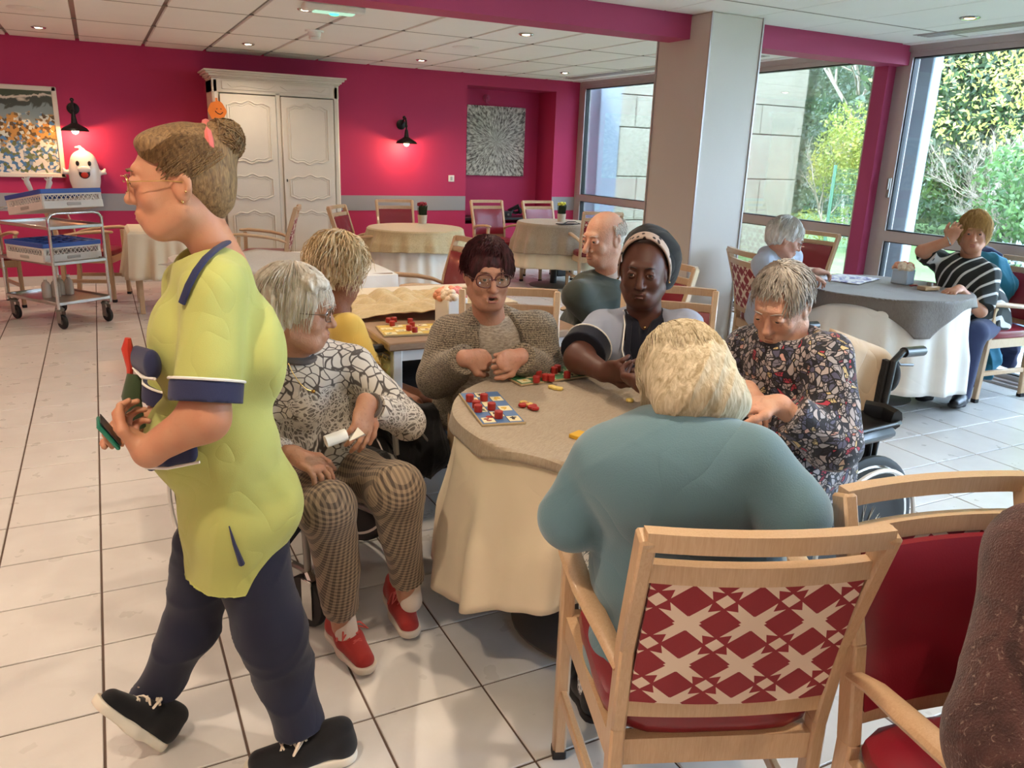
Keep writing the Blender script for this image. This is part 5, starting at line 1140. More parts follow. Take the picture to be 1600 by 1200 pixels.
# ---------------------------------------------------------------- seated figures
def torso(g, pel, ch, neck, lat, rp=.13, rc=.11, sc=1.35, fwd=None, belly=0., bust=0., k=.05):
    m = pel+(ch-pel)*.5; g.cone(pel, m, rp, (rp+rc)/2+.01, k, w=lat, sc=sc); g.cone(m, ch, (rp+rc)/2, rc, k, w=lat, sc=sc); g.cone(ch, neck, rc*.72, .058, .06, w=lat, sc=1.25)
    if belly: g.ell(pel+(ch-pel)*.25+fwd*rp*.55, (rp*.95+belly, rp*.95+belly, rp*.8+belly), None, .07)
    if bust:
        for s in (-1, 1): g.ell(pel+(ch-pel)*.72+fwd*rc*.72+lat*s*.065, (bust, bust, bust), None, .05)
def lady_sweater():      # 2. patterned sweater, wheelchair
    root = person('elderly woman with white bob and glasses in patterned grey white sweater, red shoes', (.50, 2.5, 0)); fw = nrm((.42, -.9, 0)); lat = nrm((.9, .42, 0))
    H = Head(pd(463, 487, 2.28), nrm((.93, -.42, -.12)), (.05, 0, 1), 1.0); pel = pd(478, 730, 2.62); pel[2] = .50; ch = pd(480, 580, 2.42); neck = pd(455, 545, 2.36)
    V, F = H.build(neck+A3(0, 0, -.06), .0032, thin=1.06, jaw=1.12, neck_r=.056)
    shR = pd(432, 590, 2.40); shL = pd(552, 572, 2.46); wrL = pd(572, 632, 2.30); elL = pd(592, 640, 2.50); elL = elbow(shL, wrL, .24, .21, (.8, .3, -.6)); wrR = pd(462, 712, 2.22); elR = elbow(shR, wrR, .25, .23, (-.9, .3, -.3))
    g = SD(.0032); g.cone(elL, wrL, .032, .025); hand(g, wrL, nrm(pd(560, 700, 2.24)-wrL), nrm((-.3, .4, -.3)), 1, (.35, .4, .45, .5), .98, thumb=.5); a1 = g.mesh()
    g = SD(.0032); g.cone(elR, wrR, .032, .024); hand(g, wrR, nrm(pd(520, 742, 2.18)-wrR), (0, .1, -1), 1, (.5, .55, .6, .6), .98, thumb=.5); a2 = g.mesh()
    kR, kL = pd(512, 795, 2.20), pd(618, 765, 2.28); aR, aL = pd(534, 952, 2.42), pd(636, 905, 2.50)
    g = SD(.005); g.cone(kR, aR+A3(0, 0, -.06), .05, .032); g.cone(kL, aL+A3(0, 0, -.06), .05, .032); a3 = g.mesh()
    np_mesh('body', [(V, F), a1, a2, a3], SKT, root); H.extras(root, '#4d4a44', '#c8beb0', '#9a5f50'); H.glasses(root, plain('bronze spectacle frame', '#6d5a50', .35, .6), .025, .019, .0014, .5)
    hm = hairm('white hair', '#b9ae9d', '#e2dacd', 60.)
    def ex(g): g.ell(H.p(0, -.045, .0), (.090, .085, .095), H.R, .04); g.ell(H.p(.03, .05, .095), (.055, .045, .03), H.R, .03)
    c_ = hair_cap(H, 'bob', k=1.10, extra=ex); hr = np_mesh('hair', [c_], hm, root, disp=folds(.004, 60, 3))
    pt = hair_paths(H, 420, .1, lambda ph: 1.25 if abs(ph) < .8 else 1.9, (-3.14, 3.14), (1.13, 1.2), .04, .5, 4); obj('hair_strands', strands(pt, .0016), hm, hr)
    b = NB('leafy grey sweater knit'); v = b.co(scale=(1, 1, 1)); wn = b.N('ShaderNodeTexNoise', i_Scale=7., i_Detail=1.); b.t.links.new(v, wn.inputs['Vector']); va = b.N('ShaderNodeVectorMath', operation='MULTIPLY_ADD'); b.t.links.new(wn.outputs['Color'], va.inputs[0]); va.inputs[1].default_value = (.16, .16, .16); b.t.links.new(v, va.inputs[2])
    vo = b.N('ShaderNodeTexVoronoi', i_Scale=34., feature='DISTANCE_TO_EDGE'); b.t.links.new(va.outputs[0], vo.inputs['Vector']); vo2 = b.N('ShaderNodeTexVoronoi', i_Scale=80., feature='DISTANCE_TO_EDGE'); b.t.links.new(va.outputs[0], vo2.inputs['Vector'])
    sx = b.N('ShaderNodeSeparateXYZ'); b.t.links.new(v, sx.inputs[0]); zone = b.ramp(b.math('ADD', b.noise(9., v, 2.), b.math('MULTIPLY', b.math('ABSOLUTE', b.math('SUBTRACT', sx.outputs[2], .72)), -2.2)), .32, .36)
    l1 = b.math('SUBTRACT', 1., b.ramp(vo.outputs[0], .05, .09)); l2 = b.math('SUBTRACT', 1., b.ramp(vo2.outputs[0], .06, .1)); c = b.mix(l1, hexc('#cbc3b8'), hexc('#4f4742')); c2 = b.mix(b.math('MAXIMUM', l1, l2), hexc('#5a514c'), hexc('#cfc8be')); b.base(b.mix(b.math('MULTIPLY', zone, .9), c, c2), .85, sheen=.2); b.bump(b.noise(600., v, 1.), .3); sw = b.m
    g = SD(.0062); torso(g, pel, ch, neck+A3(0, 0, -.03), lat, .125, .10, 1.32, fw, .03, .055); g.cone(ch+A3(0, 0, .03), shL, .06, .062, .05); g.cone(ch+A3(0, 0, .03), shR, .06, .062, .05)
    sleeve(g, shL, elL, wrL, (.066, .060, .048), elL+(wrL-elL)*.86); sleeve(g, shR, elR, wrR, (.066, .060, .045), elR+(wrR-elR)*.86); g.ell(neck+A3(0, 0, .05)+H.f*.01, (.058, .058, .06), None, .02, 1)
    s_ = np_mesh('sweater', [g.mesh()], sw, root, disp=folds(.004, 16, 5)); dk = fabric('brown grey ribbing', '#5c534e')
    nb = neck+A3(.0, 0, .0); ring_ = lambda r_, z, th, fw_=fw: MB().tube([nb+fw_*(.02)+r_*(lat*math.cos(a)+fw_*math.sin(a)*.9)+A3(0, 0, z-.022*math.sin(a)) for a in np.linspace(0, 6.28, 33)[:-1]], th, 8, closed=True)
    obj('neckband', ring_(.066, .0, .012), dk, s_); obj('inner_collar', ring_(.056, .014, .006), M['white_cloth'], s_)
    obj('necklace', MB().tube([nb+fw*.065+lat*(.06*q)+A3(0, 0, -.02-.09*(1-q*q)**.8)+fw*.03*(1-q*q) for q in np.linspace(-1, 1, 17)], .0013, 5).ball(tuple(nb+fw*.098+A3(0, 0, -.112)), .006, 8), plain('gold chain', '#b98d4a', .25, 1.), root)
    u = nrm(wrL-elL); obj('cuff', MB().tube([elL+(wrL-elL)*.90+.036*(nrm(np.cross(u, (0, 0, 1)))*math.cos(a)+nrm(np.cross(u, np.cross(u, (0, 0, 1))))*math.sin(a)) for a in np.linspace(0, 6.28, 25)[:-1]], .006, 6, closed=True), dk, s_)
    b = NB('houndstooth trouser cloth'); v = b.co(); sx = b.N('ShaderNodeSeparateXYZ'); b.t.links.new(v, sx.inputs[0]); m_ = b.math; p_ = .0145
    fx = m_('FRACT', m_('DIVIDE', m_('ADD', m_('MULTIPLY', sx.outputs[0], .92), m_('ADD', m_('MULTIPLY', sx.outputs[1], .25), 50.)), p_)); fz = m_('FRACT', m_('DIVIDE', m_('ADD', sx.outputs[2], m_('MULTIPLY', sx.outputs[1], -.9)), p_))
    f = m_('ADD', m_('MULTIPLY', m_('LESS_THAN', fx, .5), .5), m_('MULTIPLY', m_('LESS_THAN', fz, .5), .5)); b.base(b.mix(f, hexc('#958069'), hexc('#4b3f36')), .85, sheen=.1); b.bump(b.noise(500., v, 1.), .2)
    g = SD(.006); hR, hL = pel+lat*-.09, pel+lat*.09; g.cone(hR, hL, .125, .125, .04); g.cone(hR, kR, .095, .082, .04); g.cone(kR, aR, .078, .060, .03, cut=[(aR, nrm(aR-kR))]); g.cone(hL, kL, .095, .082, .04); g.cone(kL, aL, .078, .060, .03, cut=[(aL, nrm(aL-kL))]); np_mesh('trousers', [g.mesh()], b.m, root, disp=folds(.005, 14, 8))
    sk = fabric('white ribbed sock', '#cdbfb2'); g = SD(.005); g.cone(aR+A3(0, 0, .0), aR+A3(.01, -.01, -.075), .037, .036); np_mesh('sock', [g.mesh()], sk, root); g = SD(.005); g.cone(aL, aL+A3(.01, -.01, -.075), .037, .036); np_mesh('sock', [g.mesh()], sk, root)
    red = fabric('red knit shoe cloth', '#9c2f2b'); wh = plain('white shoe sole', '#c9bdae', .6); lc = plain('pink red lace', '#b84a42', .7)
    for a, x, y, x2, y2 in ((aR, 520, 985, 578, 1052), (aL, 612, 930, 652, 1008)):
        h_ = pz(x, y, .035); t_ = pz(x2, y2, .012); h_[2] = .03; d = nrm((t_-h_)*A3(1, 1, 0)); t_ = h_+d*.245; t_[2] = .012; shoe(root, h_, t_, red, wh, lc, sc=1.0)
    keep(root)
    o = MB().cyl((-.03, 0, 0), (.028, .005, .012), .017, 14); o.add([(.03, -.02, .0), (.07, -.03, .02), (.085, .01, .0), (.04, .02, -.01), (.06, 0, .03)], [(0, 1, 4), (1, 2, 4), (2, 3, 4), (3, 0, 4), (0, 3, 2, 1)]); o = obj('paper_tissue', o, M['plastic_white'], None, solid=.001); o.location = tuple(pd(526, 688, 2.17)); tag(o, 'rolled white tissue lying on the lap of the woman in patterned sweater', 'tissue')
lady_sweater(); wheelchair('wheelchair of the woman with the red shoes, grey tubes beside her legs', (.57, 2.66, 0), face(.42, -.9))
def lady_yellow():       # 3. yellow top, seen from behind in profile
    root = person('elderly woman with curly pale hair in a yellow short sleeved top', (.87, 3.42, 0)); fw = nrm((.95, .1, 0)); lat = nrm((.1, -.95, 0))
    H = Head(pd(530, 425, 3.22), nrm((.88, .25, -.22)), (.08, 0, 1), 1.02); pel = A3(.90, 3.42, .50); ch = pd(525, 535, 3.3); neck = pd(528, 492, 3.28); V, F = H.build(neck+A3(0, 0, -.06), .004, neck_r=.056)
    sh = pd(542, 515, 3.14); shf = pd(540, 520, 3.48); el = pd(580, 600, 3.08); wr = pd(648, 632, 3.04); wf = pd(660, 620, 3.45); ef = elbow(shf, wf, .26, .24, (0, .4, -1))
    g = SD(.0045); g.cone(sh, el, .045, .042); g.cone(el, wr, .042, .030); hand(g, wr, nrm(pd(670, 668, 3.0)-wr), (-.2, 0, -1), 1, (.7, .7, .8, .8)); g.cone(shf, ef, .045, .04); g.cone(ef, wf, .04, .028); hand(g, wf, fw+A3(0, 0, -.3), (0, 0, -1), -1); np_mesh('body', [(V, F), g.mesh()], skin('brown aged skin', '#8f6049'), root); H.extras(root, '#4a4038', '#cabfae', '#8f5a50')
    hm = hairm('curly pale blonde hair', '#b89c74', '#e6d5b4', 45.)
    def ex(g): g.ell(H.p(0, -.06, .0), (.098, .09, .10), H.R, .04); g.ell(H.p(0, -.075, -.06), (.07, .06, .06), H.R, .03)
    hr = np_mesh('hair', [hair_cap(H, 'bob', k=1.20, extra=ex)], hm, root, disp=folds(.012, 75, 3)); obj('hair_strands', strands(hair_paths(H, 420, .1, lambda ph: 1.2 if abs(ph) < .8 else 2.0, (-3.14, 3.14), (1.22, 1.34), .05, 1.6, 9, m=12), .0022), hm, hr)
    ym = fabric('soft yellow jersey', '#cfae55', .07, 500., .4, .2, fold=8.); g = SD(.007); torso(g, pel, ch, neck+A3(0, 0, -.02), lat, .145, .125, 1.4, fw, .04, .06)
    for a, b in ((sh, el), (shf, ef)): g.cone(ch+A3(0, 0, .03), a, .06, .062, .05); g.cone(a, b, .068, .07, .03, cut=[(a+(b-a)*.80, nrm(b-a))])
    s_ = np_mesh('top', [g.mesh()], ym, root, disp=folds(.004, 15, 5)); mb = MB(); u = nrm(el-sh)
    for k in range(5):
        for q in (0, 1):
            c = sh+(el-sh)*(.52+.16*q)+fw*(.02)+lat*.072+nrm(np.cross(u, lat))*(.028*(k-2)+.014*q); e1, e2 = u*.016, nrm(np.cross(u, lat))*.012; mb.tube([c+e1, c+e2, c-e1, c-e2], .0013, 4, closed=True)
    obj('openwork', mb, fabric('darker yellow thread', '#a8873a'), s_)
    kn = [pel+fw*.42+lat*s*.1+A3(0, 0, .02) for s in (-1, 1)]; an = [k_+fw*.04+A3(0, 0, -.42) for k_ in kn]; g = SD(.009)
    for s, k_, a_ in ((-1, kn[0], an[0]), (1, kn[1], an[1])): g.cone(pel+lat*s*.08, k_, .09, .075, .04); g.cone(k_, a_, .07, .045, .03)
    np_mesh('trousers', [g.mesh()], fabric('black trousers cloth', '#1b1a1d'), root)
    for a_ in an: shoe(root, a_+A3(0, 0, -.07)-fw*.05, a_+A3(0, 0, -.07)+fw*.19, M['black'], M['rubber'], res=.006)
    keep(root)
lady_yellow(); wheelchair('wheelchair with black bag on its back, under the woman in yellow', (.86, 3.40, 0), face(1, .12), bag=True)
t = thing('backpack', 'black backpack slumped between the two wheelchairs at left', 'bag', tuple(pd(625, 650, 2.98))); sd = SD(.007); sd.cone((-.05, 0, .02), (.06, 0, -.08), .09, .11, .05, w=(0, 0, 1), sc=1.2).ell((.08, -.02, -.16), (.11, .10, .10), None, .05); np_mesh('bag_body', [sd.mesh()], M['blackfab'], t, disp=folds(.01, 20, 3)); obj('strap', MB().tube([(-.12, -.08, .04), (-.08, -.12, .06), (0, -.13, .02), (.06, -.13, -.06)], .012, 6, flat=.4), M['grey_metal'], t)
def lady_cardigan():     # 4. knitted cardigan
    root = person('elderly woman with short dark red hair and glasses in speckled brown knitted cardigan', (1.31, 2.78, 0)); fw = nrm((-.1, -1, 0)); lat = nrm((1, -.1, 0))
    H = Head(pd(762, 432, 2.86), nrm((-.22, -.95, -.10)), (0, 0, 1), 1.02); pel = A3(1.33, 2.80, .52); ch = pd(770, 535, 3.02); neck = pd(768, 495, 2.97); V, F = H.build(neck+A3(0, 0, -.07), .0032, mouth=1., thin=1.0, neck_r=.056)
    shR, shL = pd(704, 525, 3.02), pd(838, 520, 3.02); wrR, wrL = pd(728, 560, 2.78), pd(812, 558, 2.78); elR = pd(682, 590, 3.0); elL = pd(850, 588, 3.0)
    g = SD(.0032); g.cone(elR, wrR, .034, .026); hand(g, wrR, nrm((1, -.15, -.12)), (.05, .9, -.3), -1, (1.0, 1.1, 1.2, 1.2), 1.0, thumb=.8); g.cone(elL, wrL, .034, .026); hand(g, wrL, nrm((-1, -.15, -.12)), (-.05, .9, -.3), 1, (.95, 1.1, 1.2, 1.2), 1.0, thumb=.8); np_mesh('body', [(V, F), g.mesh()], SKR, root)
    H.extras(root, '#3c3a38', '#6b4c40', '#8f5148', mouth=1); H.glasses(root, plain('dark red spectacle frame', '#5a2c30', .3), .0275, .0225, .0020, .2); obj('mouth_inside', MB().ball(H.p(0, .080, -.058), .016, 12, (1, .5, .6)), plain('dark mouth', '#3a1a17', .6), root)
    hm = hairm('dark auburn hair', '#241216', '#54292e', 70.); hr = np_mesh('hair', [hair_cap(H, 'x', k=1.08)], hm, root, disp=folds(.003, 70, 2)); obj('hair_strands', strands(hair_paths(H, 700, .05, lambda ph: .80 if abs(ph) < .8 else 1.6, (-3.14, 3.14), (1.11, 1.17), .015, .6, 5, sweep=.5), .0022), hm, hr)
    b = NB('cream melange pullover'); v = b.co('Object', (1, 1, 3.5)); b.base(b.mix(b.ramp(b.noise(60., v, 3., 1.), .35, .62), hexc('#8a7d70'), hexc('#b8ab9b')), .9, sheen=.2); b.bump(b.noise(300., v, 2.), .5); g = SD(.007); torso(g, pel, ch, neck+A3(0, 0, -.02), lat, .135, .112, 1.35, fw, .02, .055); g.ell(neck+A3(0, 0, .055)+fw*.015, (.062, .062, .062), None, .02, 1); np_mesh('pullover', [g.mesh()], b.m, root, disp=folds(.003, 14, 2))
    b = NB('speckled brown knit'); v = b.co('Object', (1, 1, 1)); wv = b.N('ShaderNodeTexWave', i_Scale=42., i_Distortion=3.5, bands_direction='Z'); wv.inputs['Detail Scale'].default_value = 8; b.t.links.new(v, wv.inputs['Vector']); n = b.noise(190., v, 2.); f = b.math('ADD', b.math('MULTIPLY', b.ramp(n, .38, .62), .75), b.math('MULTIPLY', wv.outputs['Fac'], .35)); b.base(b.mix(f, hexc('#3a302a'), hexc('#a3957f')), .9, sheen=.2); b.bump(b.math('ADD', wv.outputs['Fac'], n), .7, .004); kn_ = b.m
    g = SD(.0066); g.cone(pel+A3(0, .01, 0), ch, .16, .132, .05, w=lat, sc=1.36); g.cone(ch, neck+A3(0, .03, -.01), .10, .062, .06, w=lat, sc=1.3)
    for sh, el, wr in ((shR, elR, wrR), (shL, elL, wrL)): g.cone(ch+A3(0, .0, .03), sh, .07, .072, .05); sleeve(g, sh, el, wr, (.080, .076, .055), el+(wr-el)*.93)
    oc = (ch+pel)/2+fw*.17; g.cone(neck+fw*.07+A3(0, 0, .04), oc+A3(0, 0, .05), .045, .085, .02, op=1, w=lat, sc=1.25); g.cone(oc+A3(0, 0, .08), pel+fw*.17+A3(0, 0, .0), .085, .11, .02, op=1, w=lat, sc=1.25); g.ell(neck+A3(0, 0, .06)+fw*.02, (.062, .065, .065), None, .02, 1)
    # sleeves added again so the opening does not cut them
    for sh, el, wr in ((shR, elR, wrR), (shL, elL, wrL)): sleeve(g, sh, el, wr, (.076, .076, .055), el+(wr-el)*.93)
    cg = np_mesh('cardigan', [g.mesh()], kn_, root, disp=folds(.0045, 15, 9))
    for el, wr in ((elR, wrR), (elL, wrL)): u = nrm(wr-el); c0 = el+(wr-el)*.86; g = SD(.005); g.cone(c0-u*.06, c0+u*.06, .058, .056, .01, cut=[(c0+u*.028, u), (c0-u*.028, -u)]); np_mesh('cuff', [g.mesh()], kn_, cg)
    kn = [pel+fw*.38+lat*s*.1+A3(0, 0, .0) for s in (-1, 1)]; g = SD(.009)
    for s, k_ in ((-1, kn[0]), (1, kn[1])): g.cone(pel+lat*s*.08, k_, .09, .075, .04); g.cone(k_, k_+A3(0, .05, -.42), .07, .05, .03)
    np_mesh('trousers', [g.mesh()], fabric('black wool trousers', '#151417'), root)
    for k_ in kn: a_ = k_+A3(0, .05, -.46); shoe(root, a_-fw*.05+A3(0, 0, -.04), a_+fw*.18+A3(0, 0, -.04), M['black'], M['rubber'], res=.006)
    keep(root)
lady_cardigan()
def bald_man():
    root = person('bald elderly man in dark green cardigan seated in profile behind the table', (2.4, 3.55, 0)); fw = nrm((-.97, -.2, 0)); lat = nrm((-.2, .97, 0)); H = Head(pd(943, 374, 4.020), nrm((-.97, -.22, -.2)), (-.12, 0, 1), 1.15); pel = A3(2.55, 3.66, .50); ch = pd(928, 470, 4.140); neck = pd(955, 424, 4.090)
    V, F = H.build(neck+A3(0, 0, -.06), .0042, nose=1.25, thin=1.06, jaw=1.1, neck_r=.060); shN = pd(902, 462, 3.960); shF = pd(950, 455, 4.290); wrN = pd(893, 552, 3.860); wrF = pd(880, 528, 3.990); elN = elbow(shN, wrN, .27, .25, (.7, -.2, -.7)); elF = elbow(shF, wrF, .27, .25, (.5, .5, -.6))
    g = SD(.0045); g.cone(elN, wrN, .036, .028); hand(g, wrN, nrm((-.8, -.1, -.2)), (0, .6, -.6), -1, (.6, .7, .7, .8)); g.cone(elF, wrF, .034, .027); hand(g, wrF, nrm((-.8, -.3, -.2)), (0, -.5, -.6), 1, (.6, .7, .7, .8)); np_mesh('body', [(V, F), g.mesh()], skin('pink bald scalp skin', '#c79b82'), root); H.extras(root, '#4a4a4a', '#c9bfb2', '#a5705f')
    hm = hairm('thin white hair', '#b8ada0', '#d9d2c8', 60.); g = SD(.005); g.ell(H.p(0, -.03, .0), (.078*1.08, .098*1.08, .055), H.R, .01); g.ell(H.p(0, .03, .01), (.12, .075, .09), H.R, .01, 1); g.ell(H.p(0, -.02, .06), (.2, .2, .05), H.R, .01, 1); hb = np_mesh('hair', [g.mesh()], hm, root); obj('hair_strands', strands(hair_paths(H, 420, 1.25, 1.75, (1.35, 4.93), (1.02, 1.06), 0, .3, 4), .0018), hm, hb)
    gm = fabric('dark green grey wool', '#3c423c', .1, 500., .4, fold=9.); g = SD(.008); torso(g, pel, ch, neck+A3(0, 0, -.01), lat, .175, .145, 1.25, fw, .06)
    for sh, el, wr in ((shN, elN, wrN), (shF, elF, wrF)): g.cone(ch+A3(0, 0, .03), sh, .085, .070, .08); sleeve(g, sh, el, wr, (.070, .064, .05), el+(wr-el)*.88, k=.06)
    g.ell(neck+A3(0, 0, .06)+fw*.03, (.066, .066, .065), None, .02, 1); c_ = np_mesh('cardigan', [g.mesh()], gm, root, disp=folds(.006, 13, 4)); obj('button', MB().ball(tuple(ch+fw*.135+A3(0, 0, .02)), .008, 8), M['grey_metal'], c_)
    g = SD(.005); g.cone(neck+A3(0, 0, -.02)+fw*.005, neck+A3(0, 0, .035), .073, .066, .01); g.cone(neck+A3(0, 0, -.2), neck+A3(0, 0, .1), .055, .055, .01, op=1); np_mesh('shirt_collar', [g.mesh()], fabric('pale shirt cloth', '#c9b9ae'), root)
    kn = [pel+fw*.42+lat*s*.1 for s in (-1, 1)]; g = SD(.010)
    for s, k_ in ((-1, kn[0]), (1, kn[1])): g.cone(pel+lat*s*.08, k_, .09, .078, .04); g.cone(k_, k_+A3(0, .0, -.42), .07, .05, .03)
    np_mesh('trousers', [g.mesh()], fabric('grey trousers wool', '#3b3b40'), root)
    for k_ in kn: a_ = k_+A3(0, 0, -.46); shoe(root, a_-fw*.05+A3(0, 0, -.02), a_+fw*.18+A3(0, 0, -.02), M['black'], M['rubber'], res=.007)
    keep(root)
bald_man()
def carer_cap():
    root = person('seated carer in grey blue uniform with navy trim, black cap over patterned headband, hands clasped', (2.0, 2.6, 0)); fw = nrm((-.62, -.78, 0)); lat = nrm((.78, -.62, 0)); H = Head(pd(1006, 425, 2.80), nrm((-.66, -.72, -.12)), (0, 0, 1), 1.05); pel = pd(1020, 640, 3.2); pel[2] = .54; ch = pd(1005, 535, 2.93); neck = pd(1010, 490, 2.88)
    V, F = H.build(neck+A3(0, 0, -.09), .0034, nose=1.05, thin=1.05, jaw=1.1, neck_r=.058); shR, shL = pd(938, 514, 2.95), pd(1068, 514, 2.82); wrR, wrL = pd(945, 582, 2.66), pd(1005, 600, 2.45); elR = pd(905, 560, 2.80); elL = elbow(shL, wrL, .28, .24, (.9, .1, -.5))
    g = SD(.0034); g.cone(shR, elR, .055, .05); g.cone(elR, wrR, .05, .031, .03); hand(g, wrR, nrm(pd(985, 578, 2.55)-wrR), nrm((.3, .1, .1)), -1, (.5, .6, .6, .7), 1.05, thumb=.6); a1 = g.mesh()
    g = SD(.0034); g.cone(shL, elL, .055, .05); g.cone(elL, wrL, .05, .031, .03); hand(g, wrL, nrm(pd(962, 590, 2.57)-wrL), nrm((.1, .4, .1)), 1, (.5, .6, .7, .8), 1.05, thumb=.6); a2 = g.mesh(); np_mesh('body', [(V, F), a1, a2], SKD, root); H.extras(root, '#241812', '#1c1412', '#5a302c')
    cap = fabric('black knit cap', '#141416', .1, 300., .6, fold=14.); g = SD(.005); g.ell(H.p(0, -.07, .055), (.096, .118, .098), H.R, .03).ell(H.p(0, -.115, .0), (.085, .075, .095), H.R, .04).ell(H.p(-.040, -.085, .012), (.085, .085, .105), H.R, .04); g.ell(H.p(0, .10, -.04), (.15, .12, .12), H.R, .01, 1); np_mesh('cap', [g.mesh()], cap, root, disp=folds(.003, 25, 4))
    b = NB('spotted beige headband'); v = b.co(); vo = b.N('ShaderNodeTexVoronoi', i_Scale=38.); b.t.links.new(v, vo.inputs['Vector']); b.base(b.mix(b.ramp(vo.outputs[0], .22, .3), hexc('#2b211e'), hexc('#b5a093')), .8); mb = MB()
    mb.grid(lambda u, v: H.p(.087*math.cos(math.pi*(u*1.16-.08))*(1+.0*v), .045-.035*v-.045*(1-math.sin(math.pi*(u*1.16-.08))), -.0+.125*math.sin(math.pi*(u*1.16-.08))+.012*v), 40, 5); obj('headband', mb, b.m, root, solid=.006)
    obj('earring', MB().ball(H.p(-.087, -.002, -.030), .004, 8).ball(H.p(.087, -.002, -.030), .004, 8), plain('gold earring', '#c9a46a', .25, 1.), root)
    sc_ = fabric('grey blue uniform cotton', '#99a1b4', .05, 700., .35, .1, fold=10.); nv = fabric('dark navy trim', '#151826', .08); g = SD(.0062); torso(g, pel, ch, neck+A3(0, 0, -.03), lat, .15, .13, 1.40, fw, .04, .07)
    for sh, el in ((shR, elR), (shL, elL)): g.cone(ch+A3(0, 0, .03), sh, .07, .064, .05); g.cone(sh, el, .070, .080, .03, cut=[(sh+(el-sh)*.78, nrm(el-sh))])
    g.ell(neck+A3(0, 0, .05)+fw*.03, (.062, .066, .07), None, .02, 1); g.cone(neck+fw*.08+A3(0, 0, .02), ch+fw*.165+A3(0, 0, -.10), .062, .034, .01, op=1, w=lat, sc=1.1); tp = np_mesh('tunic', [g.mesh()], sc_, root, disp=folds(.004, 14, 6))
    g = SD(.005); torso(g, pel, ch, neck+A3(0, 0, -.03), lat, .146, .124, 1.40, fw, .038, .067); g.ell(neck+A3(0, 0, .05)+fw*.03, (.060, .064, .07), None, .02, 1); g.cone(neck+fw*.06+A3(0, 0, .02), ch+fw*.13+A3(0, 0, .01), .03, .006, .008, op=1); np_mesh('undershirt', [g.mesh()], nv, root)
    def front(off, up): return ch+fw*off+A3(0, 0, up)
    mb = MB()
    for s in (-1, 1): mb.tube([neck+lat*s*.070+fw*.02+A3(0, 0, .012), neck+lat*s*.055+fw*.085+A3(0, 0, -.03), ch+lat*s*.050+fw*.142+A3(0, 0, -.0), ch+lat*s*.018+fw*.168+A3(0, 0, -.09), ch+lat*s*.03+fw*.175+A3(0, 0, -.17)], .011, 8, flat=.5)
    obj('neckline_trim', mb, nv, tp); mb = MB()
    for s in (-1, 1): mb.tube([neck+lat*s*.083+fw*.02+A3(0, 0, .010), neck+lat*s*.070+fw*.085+A3(0, 0, -.03), ch+lat*s*.068+fw*.142+A3(0, 0, -.0), ch+lat*s*.036+fw*.168+A3(0, 0, -.09), ch+lat*s*.05+fw*.172+A3(0, 0, -.17)], .0028, 6)
    obj('piping', mb, M['plastic_white'], tp)
    for sh, el in ((shR, elR), (shL, elL)): u = nrm(el-sh); c0 = sh+(el-sh)*.70; g = SD(.005); g.cone(c0-u*.08, c0+u*.08, .0865, .0865, .01, cut=[(c0+u*.03, u), (c0-u*.03, -u)]); cf = np_mesh('cuff', [g.mesh()], nv, tp); obj('cuff_piping', MB().tube([c0-u*.03+.0868*(nrm(np.cross(u, (0, 1, .1)))*math.cos(a)+nrm(np.cross(u, np.cross(u, (0, 1, .1))))*math.sin(a)) for a in np.linspace(0, 6.28, 33)[:-1]], .003, 6, closed=True), M['plastic_white'], tp)
    obj('pendant', MB().ball(tuple(neck+fw*.085+A3(0, 0, -.035)), .006, 8), plain('gold pendant', '#c9a46a', .25, 1.), root)
    kn = [pel+fw*.40+lat*s*.1 for s in (-1, 1)]; g = SD(.010)
    for s, k_ in ((-1, kn[0]), (1, kn[1])): g.cone(pel+lat*s*.08, k_, .10, .08, .04); g.cone(k_, k_+A3(0, .0, -.42), .075, .05, .03)
    np_mesh('trousers', [g.mesh()], nv, root)
    for k_ in kn: a_ = k_+A3(0, 0, -.46); shoe(root, a_-fw*.05+A3(0, 0, -.02), a_+fw*.18+A3(0, 0, -.02), M['black'], M['rubber'], res=.007)
    keep(root)
carer_cap()
